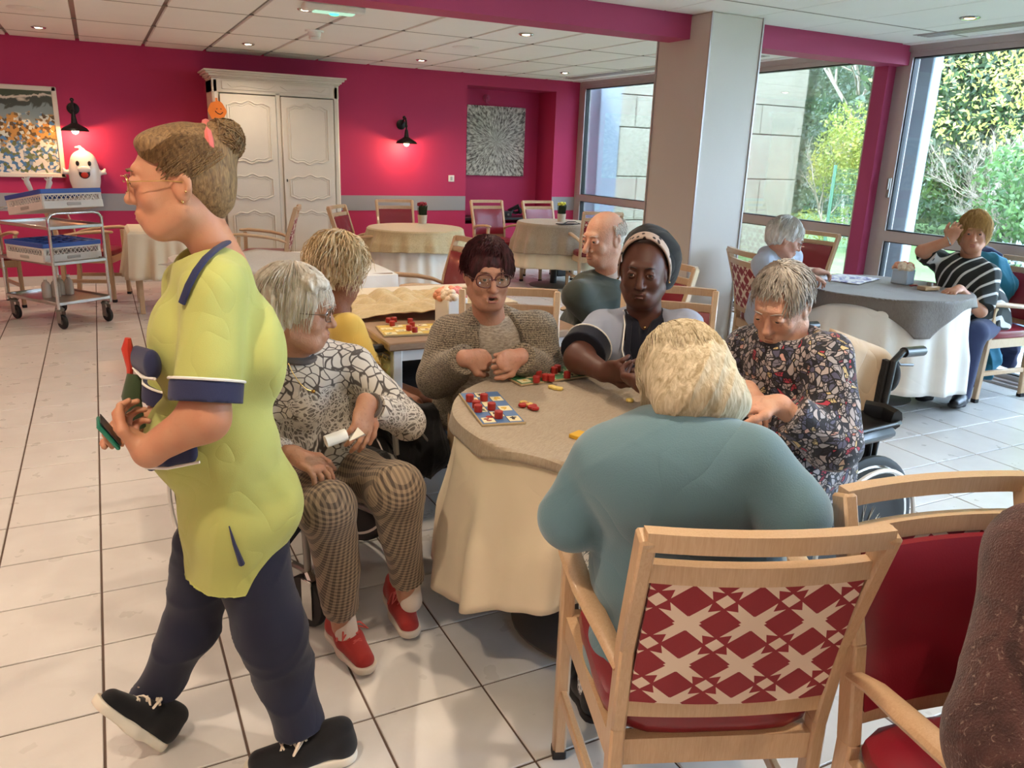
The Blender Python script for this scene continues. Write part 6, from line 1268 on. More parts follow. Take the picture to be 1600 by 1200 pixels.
def lady_blue():         # back to the camera
    root = person('woman with shoulder length blonde grey hair in teal blue cardigan, seen from behind', (1.08, 1.2, 0)); fw = nrm((.30, .95, 0)); lat = nrm((.95, -.30, 0)); H = Head(pd(1064, 606, 1.60), nrm((.1, .76, -.70)), (.02, 0, 1), .93); pel = A3(1.08, 1.17, .50); ch = pd(1060, 745, 1.56); neck = pd(1055, 662, 1.60)
    V, F = H.build(neck+A3(0, 0, -.05), .004, neck_r=.056); shL, shR = pd(948, 722, 1.58), pd(1172, 722, 1.48); elL, elR = pd(893, 812, 1.60), pd(1236, 800, 1.46); wrL, wrR = elL+A3(.20, .22, -.02), elR+A3(.05, .26, -.0)
    g = SD(.0045); g.cone(elL, wrL, .034, .027); hand(g, wrL, (.6, .8, -.1), (0, 0, -1), 1); g.cone(elR, wrR, .034, .027); hand(g, wrR, (-.3, .9, -.1), (0, 0, -1), -1); np_mesh('body', [(V, F), g.mesh()], SKP, root); H.extras(root, '#4a5a68', '#c9bda8', '#a5705f')
    hm = hairm('blonde grey hair', '#9b8a6a', '#ddd0b4', 90.); g = SD(.004); g.ell(H.p(0, -.02, .038), (.086, .103, .093), H.R, .03).ell(H.p(0, -.055, -.02), (.098, .082, .085), H.R, .04).ell(H.p(0, -.062, -.065), (.10, .062, .05), H.R, .04); g.ell(H.p(0, .115, -.05), (.062, .085, .095), H.R, .012, 1); hr = np_mesh('hair', [g.mesh()], hm, root, disp=folds(.0035, 60, 2))
    r = random.Random(8); paths = []
    for i in range(1500):
        ph = r.uniform(-3.14, 3.14); ph = ph if abs(ph) > .7 else math.copysign(.7+r.random()*.6, ph); s = 1 if ph > 0 else -1; a = H.p(s*r.uniform(.002, .02), .055-.12*r.random(), .125); th1 = 1.75; L = r.uniform(1.10, 1.165); P_ = []; w_ = r.uniform(0, 6.28); w2 = r.uniform(0, 6.28)
        for j in range(9): f = j/8; P_.append(H.e(.0+(th1-.0)*f, math.pi*s*(1-f)*.0+ph, L+.012*math.sin(6*f+w_), c=(0, -.022, .032))+H.r*.004*math.sin(8*f+w2))
        d = nrm(P_[-1]-P_[-2]); T_ = r.uniform(.025, .06)
        for j in range(5): d = nrm(d*.8+A3(0, 0, -.30)+H.r*.20*math.sin(3*j+w_)+H.f*.12*math.sin(2*j+w2)); P_.append(P_[-1]+d*T_/5)
        paths.append(P_)
    obj('hair_strands', strands(paths, .0013), hm, hr)
    bl = fabric('teal blue wool', '#5b7a86', .05, 350., .8, .35, fold=6.); g = SD(.0062); g.cone(pel+A3(0, 0, -.05), (pel+ch)/2, .165, .158, .06, w=lat, sc=1.20); g.cone((pel+ch)/2, ch, .158, .135, .06, w=lat, sc=1.24); g.cone(ch, neck+A3(0, 0, -.02), .115, .062, .07, w=lat, sc=1.5); g.ell(ch-fw*.02, (.17, .12, .11), np.array([lat, fw, (0, 0, 1)]), .06)
    for sh, el, wr in ((shL, elL, wrL), (shR, elR, wrR)): g.cone(ch+A3(0, 0, .03), sh, .09, .075, .06); sleeve(g, sh, el, wr, (.080, .070, .05), el+(wr-el)*.88, k=.010)
    for q in g.P: pass
    g.ell(neck+A3(0, 0, .06)+fw*.02, (.06, .065, .06), None, .02, 1); cg = np_mesh('cardigan', [g.mesh()], bl, root, disp=folds(.0055, 9, 11))
    obj('collar', MB().tube([neck+.068*(lat*math.cos(a)*1.1+fw*math.sin(a))+A3(0, 0, .0+.012*math.sin(a)) for a in np.linspace(2.9, 6.5, 17)], .014, 8, flat=.6), bl, cg); obj('blouse_collar', MB().tube([neck+.058*(lat*math.cos(a)*1.1+fw*math.sin(a))+A3(0, 0, .02) for a in np.linspace(3.0, 6.4, 17)], .010, 8), fabric('pale blue blouse', '#9fb0bd'), root)
    g = SD(.008); tail = pel+A3(-.10, -.08, -.06); g.ell(pel+lat*-.17+A3(0, .02, -.08), (.055, .13, .12), np.array([lat, fw, (0, 0, 1)]), .04); np_mesh('cardigan_tail', [g.mesh()], bl, cg)
    g = SD(.008); kn = [pel+fw*.40+lat*s*.10+A3(0, 0, .01) for s in (-1, 1)]
    for s, k_ in ((-1, kn[0]), (1, kn[1])): g.cone(pel+lat*s*.09, k_, .095, .078, .04); g.cone(k_, k_+A3(-.02, -.04, -.40), .068, .045, .03)
    g.ell(pel+lat*-.2+A3(.02, -.02, -.08), (.03, .10, .04), np.array([lat, fw, (0, 0, 1)]), .02); b = NB('pale patterned trouser cloth'); v = b.co(); b.base(b.mix(b.ramp(b.noise(45., v, 3., 2.), .5, .55), hexc('#cfd0cf'), hexc('#5a6470')), .85); np_mesh('trousers', [g.mesh()], b.m, root, disp=folds(.005, 16, 2))
    for k_ in kn: a_ = k_+A3(-.02, -.04, -.45); shoe(root, a_-fw*.05+A3(0, 0, -.02), a_+fw*.19+A3(0, 0, -.02), M['black'], M['rubber'], res=.006)
    keep(root)
lady_blue()
def floral_mat():
    b = NB('floral print jersey'); v = b.co(); wn = b.N('ShaderNodeTexNoise', i_Scale=14., i_Detail=1.); b.t.links.new(v, wn.inputs['Vector']); va = b.N('ShaderNodeVectorMath', operation='MULTIPLY_ADD'); b.t.links.new(wn.outputs['Color'], va.inputs[0]); va.inputs[1].default_value = (.07, .07, .07); b.t.links.new(v, va.inputs[2])
    vo = b.N('ShaderNodeTexVoronoi', i_Scale=58.); b.t.links.new(va.outputs[0], vo.inputs['Vector']); ve = b.N('ShaderNodeTexVoronoi', i_Scale=58., feature='DISTANCE_TO_EDGE'); b.t.links.new(va.outputs[0], ve.inputs['Vector']); ve2 = b.N('ShaderNodeTexVoronoi', i_Scale=105., feature='DISTANCE_TO_EDGE'); b.t.links.new(va.outputs[0], ve2.inputs['Vector'])
    sc_ = b.N('ShaderNodeSeparateColor'); b.t.links.new(vo.outputs['Color'], sc_.inputs[0]); r, g2 = sc_.outputs[0], sc_.outputs[1]
    c = b.mix(b.ramp(r, .30, .31), hexc('#a9a3a6'), hexc('#56566e')); c = b.mix(b.ramp(r, .52, .53), c, hexc('#b5a8a4')); c = b.mix(b.ramp(r, .74, .75), c, hexc('#20222e')); c = b.mix(b.ramp(r, .86, .87), c, hexc('#b2384c')); c = b.mix(b.ramp(r, .92, .93), c, hexc('#cdb886')); c = b.mix(b.ramp(r, .96, .97), c, hexc('#cfa295'))
    ed = b.ramp(ve.outputs[0], .07, .11); e2 = b.ramp(ve2.outputs[0], .05, .10); f = b.math('MULTIPLY', ed, b.math('MAXIMUM', e2, b.ramp(g2, .55, .56))); b.base(b.mix(f, hexc('#14151d'), c), .8, sheen=.15); b.bump(b.noise(500., v, 1.), .15); return b.m
def lady_floral():
    root = person('woman with short grey hair in dark floral print top, looking down in a wheelchair', (1.98, 1.86, 0)); fw = nrm((-.93, -.30, 0)); lat = nrm((-.30, .93, 0)); H = Head(pd(1221, 479, 2.28), nrm((-.90, -.34, -.50)), (0, 0, 1), .95); pel = pd(1250, 700, 2.48); pel[2] = .53; ch = pd(1235, 570, 2.34); neck = pd(1238, 525, 2.31)
    V, F = H.build(neck+A3(0, 0, -.06), .0032, nose=1.0, thin=1.04, jaw=1.08, neck_r=.056, eyes=.5); shN = pd(1290, 560, 2.22); shF = pd(1172, 545, 2.46); wrN = pd(1215, 632, 2.10); wrF = pd(1168, 610, 2.30); elN = elbow(shN, wrN, .25, .21, (.5, -.5, -.9)); elF = elbow(shF, wrF, .24, .22, (-.1, .5, -.8))
    g = SD(.0032); g.cone(elN, wrN, .034, .026); hand(g, wrN, nrm(pd(1172, 632, 2.10)-wrN), (-.1, .3, -.9), 1, (.4, .5, .5, .6), .98, thumb=.4); g.cone(elF, wrF, .034, .026); hand(g, wrF, nrm(pd(1200, 655, 2.18)-wrF), (0, -.2, -1), -1, (.3, .35, .4, .5), .98); np_mesh('body', [(V, F), g.mesh()], SKP, root); H.extras(root, '#4a4a4a', '#9a9088', '#a5705f')
    hm = hairm('short steel grey hair', '#807a72', '#c5beb4', 70.)
    g = SD(.0042); g.ell(H.p(0, -.026, .038), (.079, .094, .085), H.R, .03).ell(H.p(0, -.056, -.01), (.068, .054, .062), H.R, .03); g.ell(H.p(0, .105, -.045), (.085, .085, .098), H.R, .012, 1); g.ell(H.p(0, .0, -.07), (.1, .05, .055), H.R, .01, 1); hr = np_mesh('hair', [g.mesh()], hm, root, disp=folds(.003, 70, 2)); obj('hair_strands', strands(hair_paths(H, 520, .1, lambda ph: 1.05 if abs(ph) < .9 else 1.65, (-3.14, 3.14), (1.06, 1.12), .010, .5, 6, sweep=.35), .0016), hm, hr)
    g = SD(.0058); torso(g, pel, ch, neck+A3(0, 0, -.02), lat, .145, .115, 1.30, fw, .04, .06)
    for sh, el, wr in ((shN, elN, wrN), (shF, elF, wrF)): g.cone(ch+A3(0, 0, .03), sh, .07, .070, .05); sleeve(g, sh, el, wr, (.076, .074, .062), el+(wr-el)*.80)
    g.ell(neck+A3(0, 0, .055)+fw*.025, (.078, .078, .06), None, .02, 1); np_mesh('top', [g.mesh()], floral_mat(), root, disp=folds(.0045, 14, 3))
    kn = [pel+fw*.40+lat*s*.1+A3(0, 0, .0) for s in (-1, 1)]; g = SD(.009)
    for s, k_ in ((-1, kn[0]), (1, kn[1])): g.cone(pel+lat*s*.08, k_, .09, .075, .04); g.cone(k_, k_+fw*.06+A3(0, 0, -.36), .07, .05, .03)
    np_mesh('trousers', [g.mesh()], fabric('black trouser jersey', '#17171b'), root)
    for k_ in kn: a_ = k_+fw*.06+A3(0, 0, -.41); shoe(root, a_-fw*.05+A3(0, 0, -.02), a_+fw*.18+A3(0, 0, -.02), M['black'], M['rubber'], res=.007)
    keep(root)
lady_floral(); wheelchair('wheelchair with spoked wheel and padded black arm gutter, under the woman in floral top', (2.05, 1.90, 0), face(-.99, -.08), gutter=True)
def mini(root, H, V, F, arms, sk, res): pass
def hoodie():
    root = person('white haired pensioner with glasses in pale grey hoodie at the window table', (3.98, 3.95, 0)); fw = nrm((.95, -.30, 0)); lat = nrm((-.30, -.95, 0)); H = Head(pd(1226, 374, 5.080), nrm((.74, -.52, -.34)), (.1, 0, 1), 1.05); pel = A3(4.08, 4.02, .50); ch = pd(1215, 425, 5.210); neck = pd(1218, 398, 5.160)
    V, F = H.build(neck+A3(0, 0, -.06), .005, neck_r=.055); sh = pd(1192, 412, 5.080); sf = pd(1238, 402, 5.340); wr = pd(1262, 432, 5.020); wf = pd(1275, 425, 5.260); el = elbow(sh, wr, .26, .24, (-.5, -.4, -.8)); ef = elbow(sf, wf, .26, .24, (0, .4, -.9))
    g = SD(.005); g.cone(el, wr, .032, .025); hand(g, wr, (.9, -.2, -.1), (0, 0, -1), -1); g.cone(ef, wf, .03, .025); hand(g, wf, (.9, -.3, 0), (0, 0, -1), 1); np_mesh('body', [(V, F), g.mesh()], SKR, root); H.extras(root, '#444444', '#c8c0b8', '#a5705f'); H.glasses(root, plain('thin steel frame', '#9a9894', .3, 1.), .025, .018, .0012)
    hm = hairm('white grey hair', '#aaa69f', '#dedad2', 60.); hr = np_mesh('hair', [hair_cap(H, 'x', .006, k=1.10, extra=lambda g: g.ell(H.p(0, -.06, .0), (.085, .07, .08), H.R, .03))], hm, root, disp=folds(.004, 60, 2)); obj('hair_strands', strands(hair_paths(H, 200, .1, 1.5, (-3.14, 3.14), (1.12, 1.18), .02, .5, 5), .0022), hm, hr)
    gm = fabric('pale grey blue sweatshirt', '#a9b2c2', .05, 500., .4, .2, fold=8.); g = SD(.008); torso(g, pel, ch, neck+A3(0, 0, -.02), lat, .155, .125, 1.30, fw, .04, .04)
    for a, b_, c in ((sh, el, wr), (sf, ef, wf)): g.cone(ch+A3(0, 0, .03), a, .065, .070, .05); sleeve(g, a, b_, c, (.074, .066, .05), b_+(c-b_)*.92)
    g.ell(neck-fw*.085+A3(0, 0, .0), (.085, .055, .065), np.array([lat, fw, (0, 0, 1)]), .04); g.ell(neck+A3(0, 0, .055)+fw*.02, (.062, .062, .06), None, .02, 1); s_ = np_mesh('hoodie', [g.mesh()], gm, root, disp=folds(.005, 13, 3)); obj('drawcords', MB().tube([neck+fw*.075+lat*.03, neck+fw*.12+lat*.03+A3(0, 0, -.12)], .004, 6), M['plastic_white'], s_)
    kn = [pel+fw*.42+lat*s*.1 for s in (-1, 1)]; g = SD(.011)
    for s, k_ in ((-1, kn[0]), (1, kn[1])): g.cone(pel+lat*s*.08, k_, .09, .075, .04); g.cone(k_, k_+A3(0, 0, -.42), .07, .05, .03)
    np_mesh('trousers', [g.mesh()], fabric('grey jogging cloth', '#4b4d55'), root)
    for k_ in kn: a_ = k_+A3(0, 0, -.46); shoe(root, a_-fw*.05+A3(0, 0, -.02), a_+fw*.18+A3(0, 0, -.02), M['black'], M['rubber'], res=.008)
    keep(root)
hoodie()
def striped():
    root = person('blonde woman in black and white striped blouse resting her face on one hand', (5.35, 3.33, 0)); fw = nrm((-.85, -.30, 0)); lat = nrm((-.30, .85, 0)); H = Head(pd(1522, 365, 5.220), nrm((-.80, -.55, -.1)), (-.06, 0, 1), 1.06); pel = A3(5.36, 3.34, .50); ch = pd(1505, 428, 5.320); neck = pd(1515, 403, 5.300)
    V, F = H.build(neck+A3(0, 0, -.06), .005, neck_r=.056); sN = pd(1545, 430, 5.190); sF = pd(1475, 412, 5.490); eF = pd(1441, 392, 5.290); wF = pd(1483, 376, 5.200); wN = pd(1498, 452, 5.090); eN = elbow(sN, wN, .26, .23, (.5, -.3, -.7))
    g = SD(.005); g.cone(sF, eF, .05, .042); g.cone(eF, wF, .042, .03); hand(g, wF, nrm(pd(1496, 355, 5.160)-wF), (.6, .2, .2), 1, (.5, .6, .6, .7)); g.cone(eN, wN, .042, .03); hand(g, wN, nrm((-.9, -.1, -.1)), (0, 0, -1), -1, (.3, .3, .4, .4)); np_mesh('body', [(V, F), g.mesh()], SKW, root); H.extras(root, '#444444', '#8a6a4a', '#a5605a')
    hm = hairm('honey blonde hair', '#8f6c3f', '#c9a468', 60.); hr = np_mesh('hair', [hair_cap(H, 'x', .006, k=1.14, extra=lambda g: g.ell(H.p(0, -.05, -.03), (.10, .08, .10), H.R, .04))], hm, root, disp=folds(.004, 50, 2)); obj('hair_strands', strands(hair_paths(H, 260, .1, lambda ph: 1.2 if abs(ph) < .8 else 1.9, (-3.14, 3.14), (1.16, 1.24), .05, .5, 5), .0022), hm, hr)
    b = NB('black and white striped viscose'); v = b.co(scale=(.12, 1.2, .75)); wn = b.N('ShaderNodeTexNoise', i_Scale=3.5, i_Detail=1.); b.t.links.new(v, wn.inputs['Vector']); va = b.N('ShaderNodeVectorMath', operation='MULTIPLY_ADD'); b.t.links.new(wn.outputs['Color'], va.inputs[0]); va.inputs[1].default_value = (.05, .12, .03); b.t.links.new(v, va.inputs[2]); wv = b.N('ShaderNodeTexWave', i_Scale=7.0, i_Distortion=.0, bands_direction='DIAGONAL'); b.t.links.new(va.outputs[0], wv.inputs['Vector']); b.base(b.mix(b.ramp(wv.outputs['Fac'], .86, .91), hexc('#1f2322'), hexc('#d2d2cf')), .75)
    g = SD(.0075); torso(g, pel, ch, neck+A3(0, 0, -.03), lat, .17, .14, 1.30, fw, .05, .08); g.cone(ch+A3(0, 0, .03), sN, .07, .075, .05); g.cone(ch+A3(0, 0, .03), sF, .07, .072, .05); g.cone(sN, eN, .08, .085, .03, cut=[(sN+(eN-sN)*.9, nrm(eN-sN))]); g.cone(sF, eF, .078, .075, .03, cut=[(sF+(eF-sF)*.85, nrm(eF-sF))]); g.ell(neck+A3(0, 0, .055)+fw*.03, (.066, .066, .065), None, .02, 1); np_mesh('blouse', [g.mesh()], b.m, root, disp=folds(.006, 12, 3))
    obj('bracelet', MB().tube([wF+.033*(nrm(np.cross(wF-eF, (0, 1, 0)))*math.cos(a)+nrm(np.cross(wF-eF, np.cross(wF-eF, (0, 1, 0))))*math.sin(a)) for a in np.linspace(0, 6.28, 17)[:-1]], .004, 6, closed=True), M['chrome'], root)
    kn = [pel+fw*.42+lat*s*.1 for s in (-1, 1)]; g = SD(.011)
    for s, k_ in ((-1, kn[0]), (1, kn[1])): g.cone(pel+lat*s*.08, k_, .10, .08, .04); g.cone(k_, k_+A3(0, 0, -.42), .07, .05, .03)
    np_mesh('trousers', [g.mesh()], fabric('navy jeans cloth', '#2c3454'), root)
    for k_ in kn: a_ = k_+A3(0, 0, -.46); shoe(root, a_-fw*.05+A3(0, 0, -.02), a_+fw*.18+A3(0, 0, -.02), M['black'], M['rubber'], res=.008)
    keep(root)
striped()
def mohair():
    root = person('person in brown mottled mohair sweater cut off by the bottom right corner', (1.50, .62, 0)); fw = nrm((.20, -.98, 0)); lat = nrm((-.98, -.20, 0)); pel = A3(1.52, .62, .50); ch = A3(1.53, .60, .86); neck = A3(1.53, .58, 1.02); H = Head((1.53, .55, 1.17), fw, sc=1.0); V, F = H.build(neck, .006)
    sR = pd(1650, 890, 1.07); eR = pd(1590, 1165, 1.03); wR = eR+A3(-.02, -.20, .03); sL = ch+A3(.17, 0, .08); eL = sL+A3(.08, -.05, -.26); wL = eL+A3(-.1, -.22, .03)
    g = SD(.005); g.cone(eR, wR, .033, .026); hand(g, wR, (.2, -.9, -.1), (0, 0, -1), -1); g.cone(eL, wL, .033, .026); hand(g, wL, (-.2, -.9, -.1), (0, 0, -1), 1); np_mesh('body', [(V, F), g.mesh()], SKP, root); H.extras(root); np_mesh('hair', [hair_cap(H, 'x', .006, k=1.1)], hairm('grey brown hair', '#6f6458', '#a59a8c'), root)
    b = NB('brown mohair knit'); v = b.co(); n = b.noise(11., v, 5., 2.2); w_ = b.ramp(b.noise(60., v, 5., 3.), .60, .70); c = b.mix(b.ramp(n, .35, .65), hexc('#38211f'), hexc('#573733')); b.base(b.mix(b.math('MULTIPLY', w_, .75), c, hexc('#8d776b')), .95, sheen=.15); b.bump(b.noise(330., v, 3.), .8, .004)
    g = SD(.006); torso(g, pel, ch, neck+A3(0, 0, -.02), lat, .155, .13, 1.3, fw, .04, .06); g.cone(ch+A3(0, 0, .03), sR, .075, .085, .05); g.cone(ch+A3(0, 0, .03), sL, .07, .08, .05); sleeve(g, sR, eR, wR, (.092, .088, .06), eR+(wR-eR)*.9); sleeve(g, sL, eL, wL, (.085, .07, .05), eL+(wL-eL)*.9); g.ell(neck+A3(0, 0, .05), (.06, .06, .06), None, .02, 1); sw = np_mesh('sweater', [g.mesh()], b.m, root, disp=folds(.004, 14, 3))
    b = NB('dark print blouse'); v = b.co(); b.base(b.mix(b.ramp(b.noise(55., v, 3., 2.), .58, .62), hexc('#241a19'), hexc('#b0a08f')), .8); g = SD(.007); kn = [pel+fw*.40+lat*s*.1 for s in (-1, 1)]; g.cone(pel+A3(0, 0, .02), pel+A3(0, 0, .12), .165, .158, .04, w=lat, sc=1.3); np_mesh('blouse', [g.mesh()], b.m, root)
    g = SD(.010)
    for s, k_ in ((-1, kn[0]), (1, kn[1])): g.cone(pel+lat*s*.08, k_, .09, .075, .04); g.cone(k_, k_+A3(0, 0, -.42), .07, .05, .03)
    np_mesh('trousers', [g.mesh()], fabric('dark brown trousers', '#2a201e'), root)
    for k_ in kn: a_ = k_+A3(0, 0, -.46); shoe(root, a_-fw*.05+A3(0, 0, -.02), a_+fw*.18+A3(0, 0, -.02), M['black'], M['rubber'], res=.008)
    keep(root)
mohair()
# ================================================================ SMALL THINGS
M['card'] = plain('cream card', '#dbcfa6', .6, var=.04); M['boardwood'] = plain('board edge wood', '#b09a74', .6); M['redwood'] = plain('red painted wood', '#9c2420', .35, var=.08); M['yellowchip'] = plain('yellow counter', '#d9c06a', .5, var=.06)
def board(lb, c, ang, w, d, face_, z, skip=(), cols=3, rows=6, seed=1):
    t = thing('game_board', lb, 'board game', (c[0], c[1], z), ang); bm_ = bpy.data.materials.get('board '+face_) or plain('board '+face_, face_, .45, var=.05)
    obj('base', MB().box((0, 0, .0035), (w, d, .007), None, .001), M['boardwood'], t); obj('printed_face', MB().box((0, 0, .0075), (w-.008, d-.008, .001)), bm_, t); r = random.Random(seed); cw, ch_ = (w-.016)/cols, (d-.016)/rows; cells_ = []
    ink = [bpy.data.materials.get('print ink %d' % i) or plain('print ink %d' % i, c_, .6) for i, c_ in enumerate(('#2a2224', '#8c3a2e', '#c9a23a', '#4a5a3a'))]
    ln = MB()
    for i in range(1, cols): ln.box((-w/2+.008+cw*i, 0, .0082), (.0012, d-.014, .0008))
    obj('ruled_lines', ln, ink[0], t, False)
    for i in range(cols):
        for j in range(rows):
            if (i+j) % 2: continue
            x, y = -w/2+.008+cw*(i+.5), -d/2+.008+ch_*(j+.5); cells_.append((x, y)); k = obj('picture_card', MB().box((x, y, .0084), (cw*.92, ch_*.9, .001)), M['card'], t, False); m_ = MB(); q = r.random()
            for n in range(r.choice((1, 2, 2))): m_.ball((x+r.uniform(-.2, .2)*cw, y+r.uniform(-.2, .2)*ch_, .0092), .010, 8, (r.uniform(.5, 1.1), r.uniform(.4, .9), .08)).box((x+r.uniform(-.25, .25)*cw, y+r.uniform(-.3, .3)*ch_, .0092), (.014, .004, .0008), r.uniform(0, 3))
            obj('picture', m_, ink[r.randrange(4)], k, False)
    return t, cells_
def piece(name, lb, mb, mat, loc, group, rz=0): 
    o = obj(name, mb, mat); o.location = loc; o.rotation_euler.z = rz; return tag(o, lb, 'game piece', group)
ZT = .7555
bp = [pz(x, y, ZT) for x, y in ((717, 618), (778, 614), (823, 662), (752, 668))]; bc = sum(bp)/4; dv = (bp[2]+bp[3]-bp[0]-bp[1])/2; blue_ang = math.atan2(dv[1], dv[0])+math.pi/2
t, bcells = board('blue edged game board with red pegs lying nearest on the round table', bc, blue_ang, .135, .315, '#4a6f9e', ZT, seed=3)
gp = [pz(x, y, ZT) for x, y in ((783, 587), (890, 574), (928, 588), (812, 604))]; gc = sum(gp)/4; dv = (gp[1]+gp[2]-gp[0]-gp[3])/2; ga = math.atan2(dv[1], dv[0])-math.pi/2
t, gcells = board('green game board with many red pegs at the back edge of the round table', gc, ga, .145, .305, '#3f7a4e', ZT, seed=5)
yp = [pz(x, y, .745) for x, y in ((590, 503), (640, 493), (700, 520), (648, 527))]; yc = sum(yp)/4; dv = (yp[1]+yp[2]-yp[0]-yp[3])/2
t, ycells = board('yellow game board with red pegs on the bare end of the brown table', (1.20, 3.30), -.12+math.pi/2, .20, .30, '#c9a94e', .742, cols=4, rows=5, seed=8)
peg0 = MB().lathe([(0, .0), (.0125, 0), (.013, .002), (.013, .021), (.011, .023), (0, .023)], n=16)
P_blue = [(735, 632), (757, 631), (741, 650), (745, 655), (765, 648), (764, 656), (775, 671)]; P_blue = [(734, 627), (756, 626), (744, 637), (747, 643), (768, 640), (779, 653)]
n0 = obj('game_peg', peg0, M['redwood']); tag(n0, 'leftmost red wooden peg standing on the blue edged board', 'game piece', 'red pegs on the blue board'); n0.location = tuple(pz(*P_blue[0], ZT+.009))
ORD = ('leftmost', 'second from left', 'third from left', 'fourth from left', 'fifth from left', 'sixth from left', 'seventh from left', 'eighth from left', 'rightmost')
def ordl(pts, p):
    q = sorted(pts); i = q.index(p); return 'rightmost' if i == len(q)-1 else ORD[i]
def pegs(pts, z, lb, grp, sc=1.0, skip=0):
    for i, p in enumerate(pts):
        if i < skip: continue
        c = n0.copy(); COL.objects.link(c); c.location = tuple(pz(*p, z)); c.scale = (sc,)*3; c['label'] = lb % ordl(pts, p); c['group'] = grp
pegs(P_blue, ZT+.009, '%s red wooden peg standing on the blue edged board', 'red pegs on the blue board', skip=1)
pegs([(821, 586), (841, 589), (838, 597), (852, 594), (861, 595), (866, 583), (871, 580), (886, 590), (901, 583)], ZT+.009, '%s red wooden peg standing on the green board', 'red pegs on the green board')
pegs([(607, 504), (616, 503), (613, 509), (641, 505), (644, 511), (639, 516), (648, 519)], .751, '%s red wooden peg on the yellow board of the brown table', 'red pegs on the yellow board')
chip = MB().lathe([(0, 0), (.012, 0), (.013, .002), (.013, .006), (.012, .008), (0, .008)], n=14); c0 = {}
def chips(pts, z, mat, lb, grp):
    for i, p in enumerate(pts):
        k = (mat.name,)
        if k not in c0: c0[k] = obj('counter', chip, mat); c = c0[k]
        else: c = c0[k].copy(); COL.objects.link(c)
        c.location = tuple(pz(*p, z)); tag(c, lb % ordl(pts, p), 'game piece', grp)
chips([(816, 635), (821, 633), (830, 638), (836, 640), (833, 636), (765, 655)], ZT+.001, M['redwood'], '%s flat red counter lying near the blue edged board', 'loose red counters')
chips([(818, 631), (827, 634), (862, 606), (868, 608), (874, 609), (984, 627)], ZT+.001, M['yellowchip'], '%s flat yellow counter lying on the taupe overlay', 'loose yellow counters')
o = obj('token_tray', MB().box((0, 0, .006), (.05, .08, .012), None, .002), plain('yellow board edge', '#d3a42c', .5)); o.location = tuple(pz(914, 686, ZT)); o.rotation_euler.z = .4; tag(o, 'corner of a yellow board peeping out beside the teal sleeve', 'board')
o = obj('glass_cone', MB().lathe([(.014, 0), (.010, .012), (.002, .03), (0, .032)], n=12), BOT); o.location = tuple(pz(876, 583, ZT)); tag(o, 'tiny clear pawn at the back edge of the green board', 'game piece')
# plants and flowers
def rose(mb, c, r, rn):
    for k in range(9):
        a = rn.uniform(0, 6.28); q = r*(.25+.75*k/9); mb.ball((c[0]+q*.6*math.cos(a+k), c[1]+q*.6*math.sin(a+k), c[2]+r*.3-k*.004), r*.5, 8, (1, 1, .9))
def flowerpot(name, lb, loc, pot, cols, n=9, rad=.055, pr=.033, rz=.3, w=.11, h=.105):
    t = thing(name, lb, 'flower pot', loc, rz); obj('pot', MB().box((0, 0, h/2), (w, w, h), None, .006), pot, t); rn = random.Random(3)
    for i in range(n):
        a = i*2.4; q = rad*(i/n)**.5; mb = MB(); rose(mb, (q*math.cos(a), q*math.sin(a), h+.028-.15*q), pr, rn); obj('bloom', mb, cols[i % len(cols)], t)
    return t
ros = [plain('peach petals', '#de9a78', .7, var=.08), plain('cream petals', '#e3cfb6', .7, var=.06), plain('pink petals', '#d98279', .7, var=.08)]
flowerpot('flower_pot', 'white cube vase of pink and cream roses on the brown table', tuple(py_(705, 492, 3.42)*A3(1, 1, 0)+A3(0, 0, .742)), plain('white glazed pot', '#dcd8cf', .3, var=.03), ros, 10, .06, .036, .2, .115, .12)
t = flowerpot('flower_pot', 'glass cube with frilly pink flowers on the window table', tuple(pz(1409, 443, .756)), plain('frosted glass pot', '#b9c6d2', .15, var=.05), ros, 9, .055, .036, .2, .11, .10)
def grass_pot(lb, loc, top):
    t = thing('potted_plant', lb, 'plant', loc); obj('pot', MB().lathe([(0, 0), (.045, 0), (.052, .09), (.048, .09), (0, .08)], n=20), plain('woven pale pot', '#c8baa6', .8, bump=.6, bs=150.) if 'woven pale pot' not in bpy.data.materials else bpy.data.materials['woven pale pot'], t); r = random.Random(5); mb = MB(); tp = MB()
    for i in range(120): a = r.uniform(0, 6.28); q = r.uniform(0, .045); h = r.uniform(.08, .13); mb.tube([(q*math.cos(a), q*math.sin(a), .08), (q*1.25*math.cos(a), q*1.25*math.sin(a), .08+h)], [.0035, .0015], 3)
    for i in range(40): a = r.uniform(0, 6.28); q = r.uniform(0, .05); tp.ball((q*math.cos(a), q*math.sin(a), .205+r.uniform(-.012, .012)), .013, 6)
    obj('grass', mb, LM['dark'], t); obj('blossoms', tp, top, t); return t
grass_pot('small potted grass plant with dark red blossoms on the far round table', tuple(pz(660, 349, .755)), plain('dark red blossoms', '#a12b3c', .7)); grass_pot('small potted grass plant with yellow blossoms on the table by the alcove', tuple(pz(877, 346, .755)), plain('yellow blossoms', '#d8cf4a', .7))
o = obj('spectacles_case', MB().tube([(0, 0, .01), (.07, .02, .03), (.16, 0, .03), (.2, -.04, .012), (.1, -.05, .01)], .006, 6).box((.05, 0, .008), (.24, .10, .008), .1), M['black']); o.location = tuple(pz(880, 351, .755)); tag(o, 'dark cable and papers on the table with the yellow plant', 'cable')
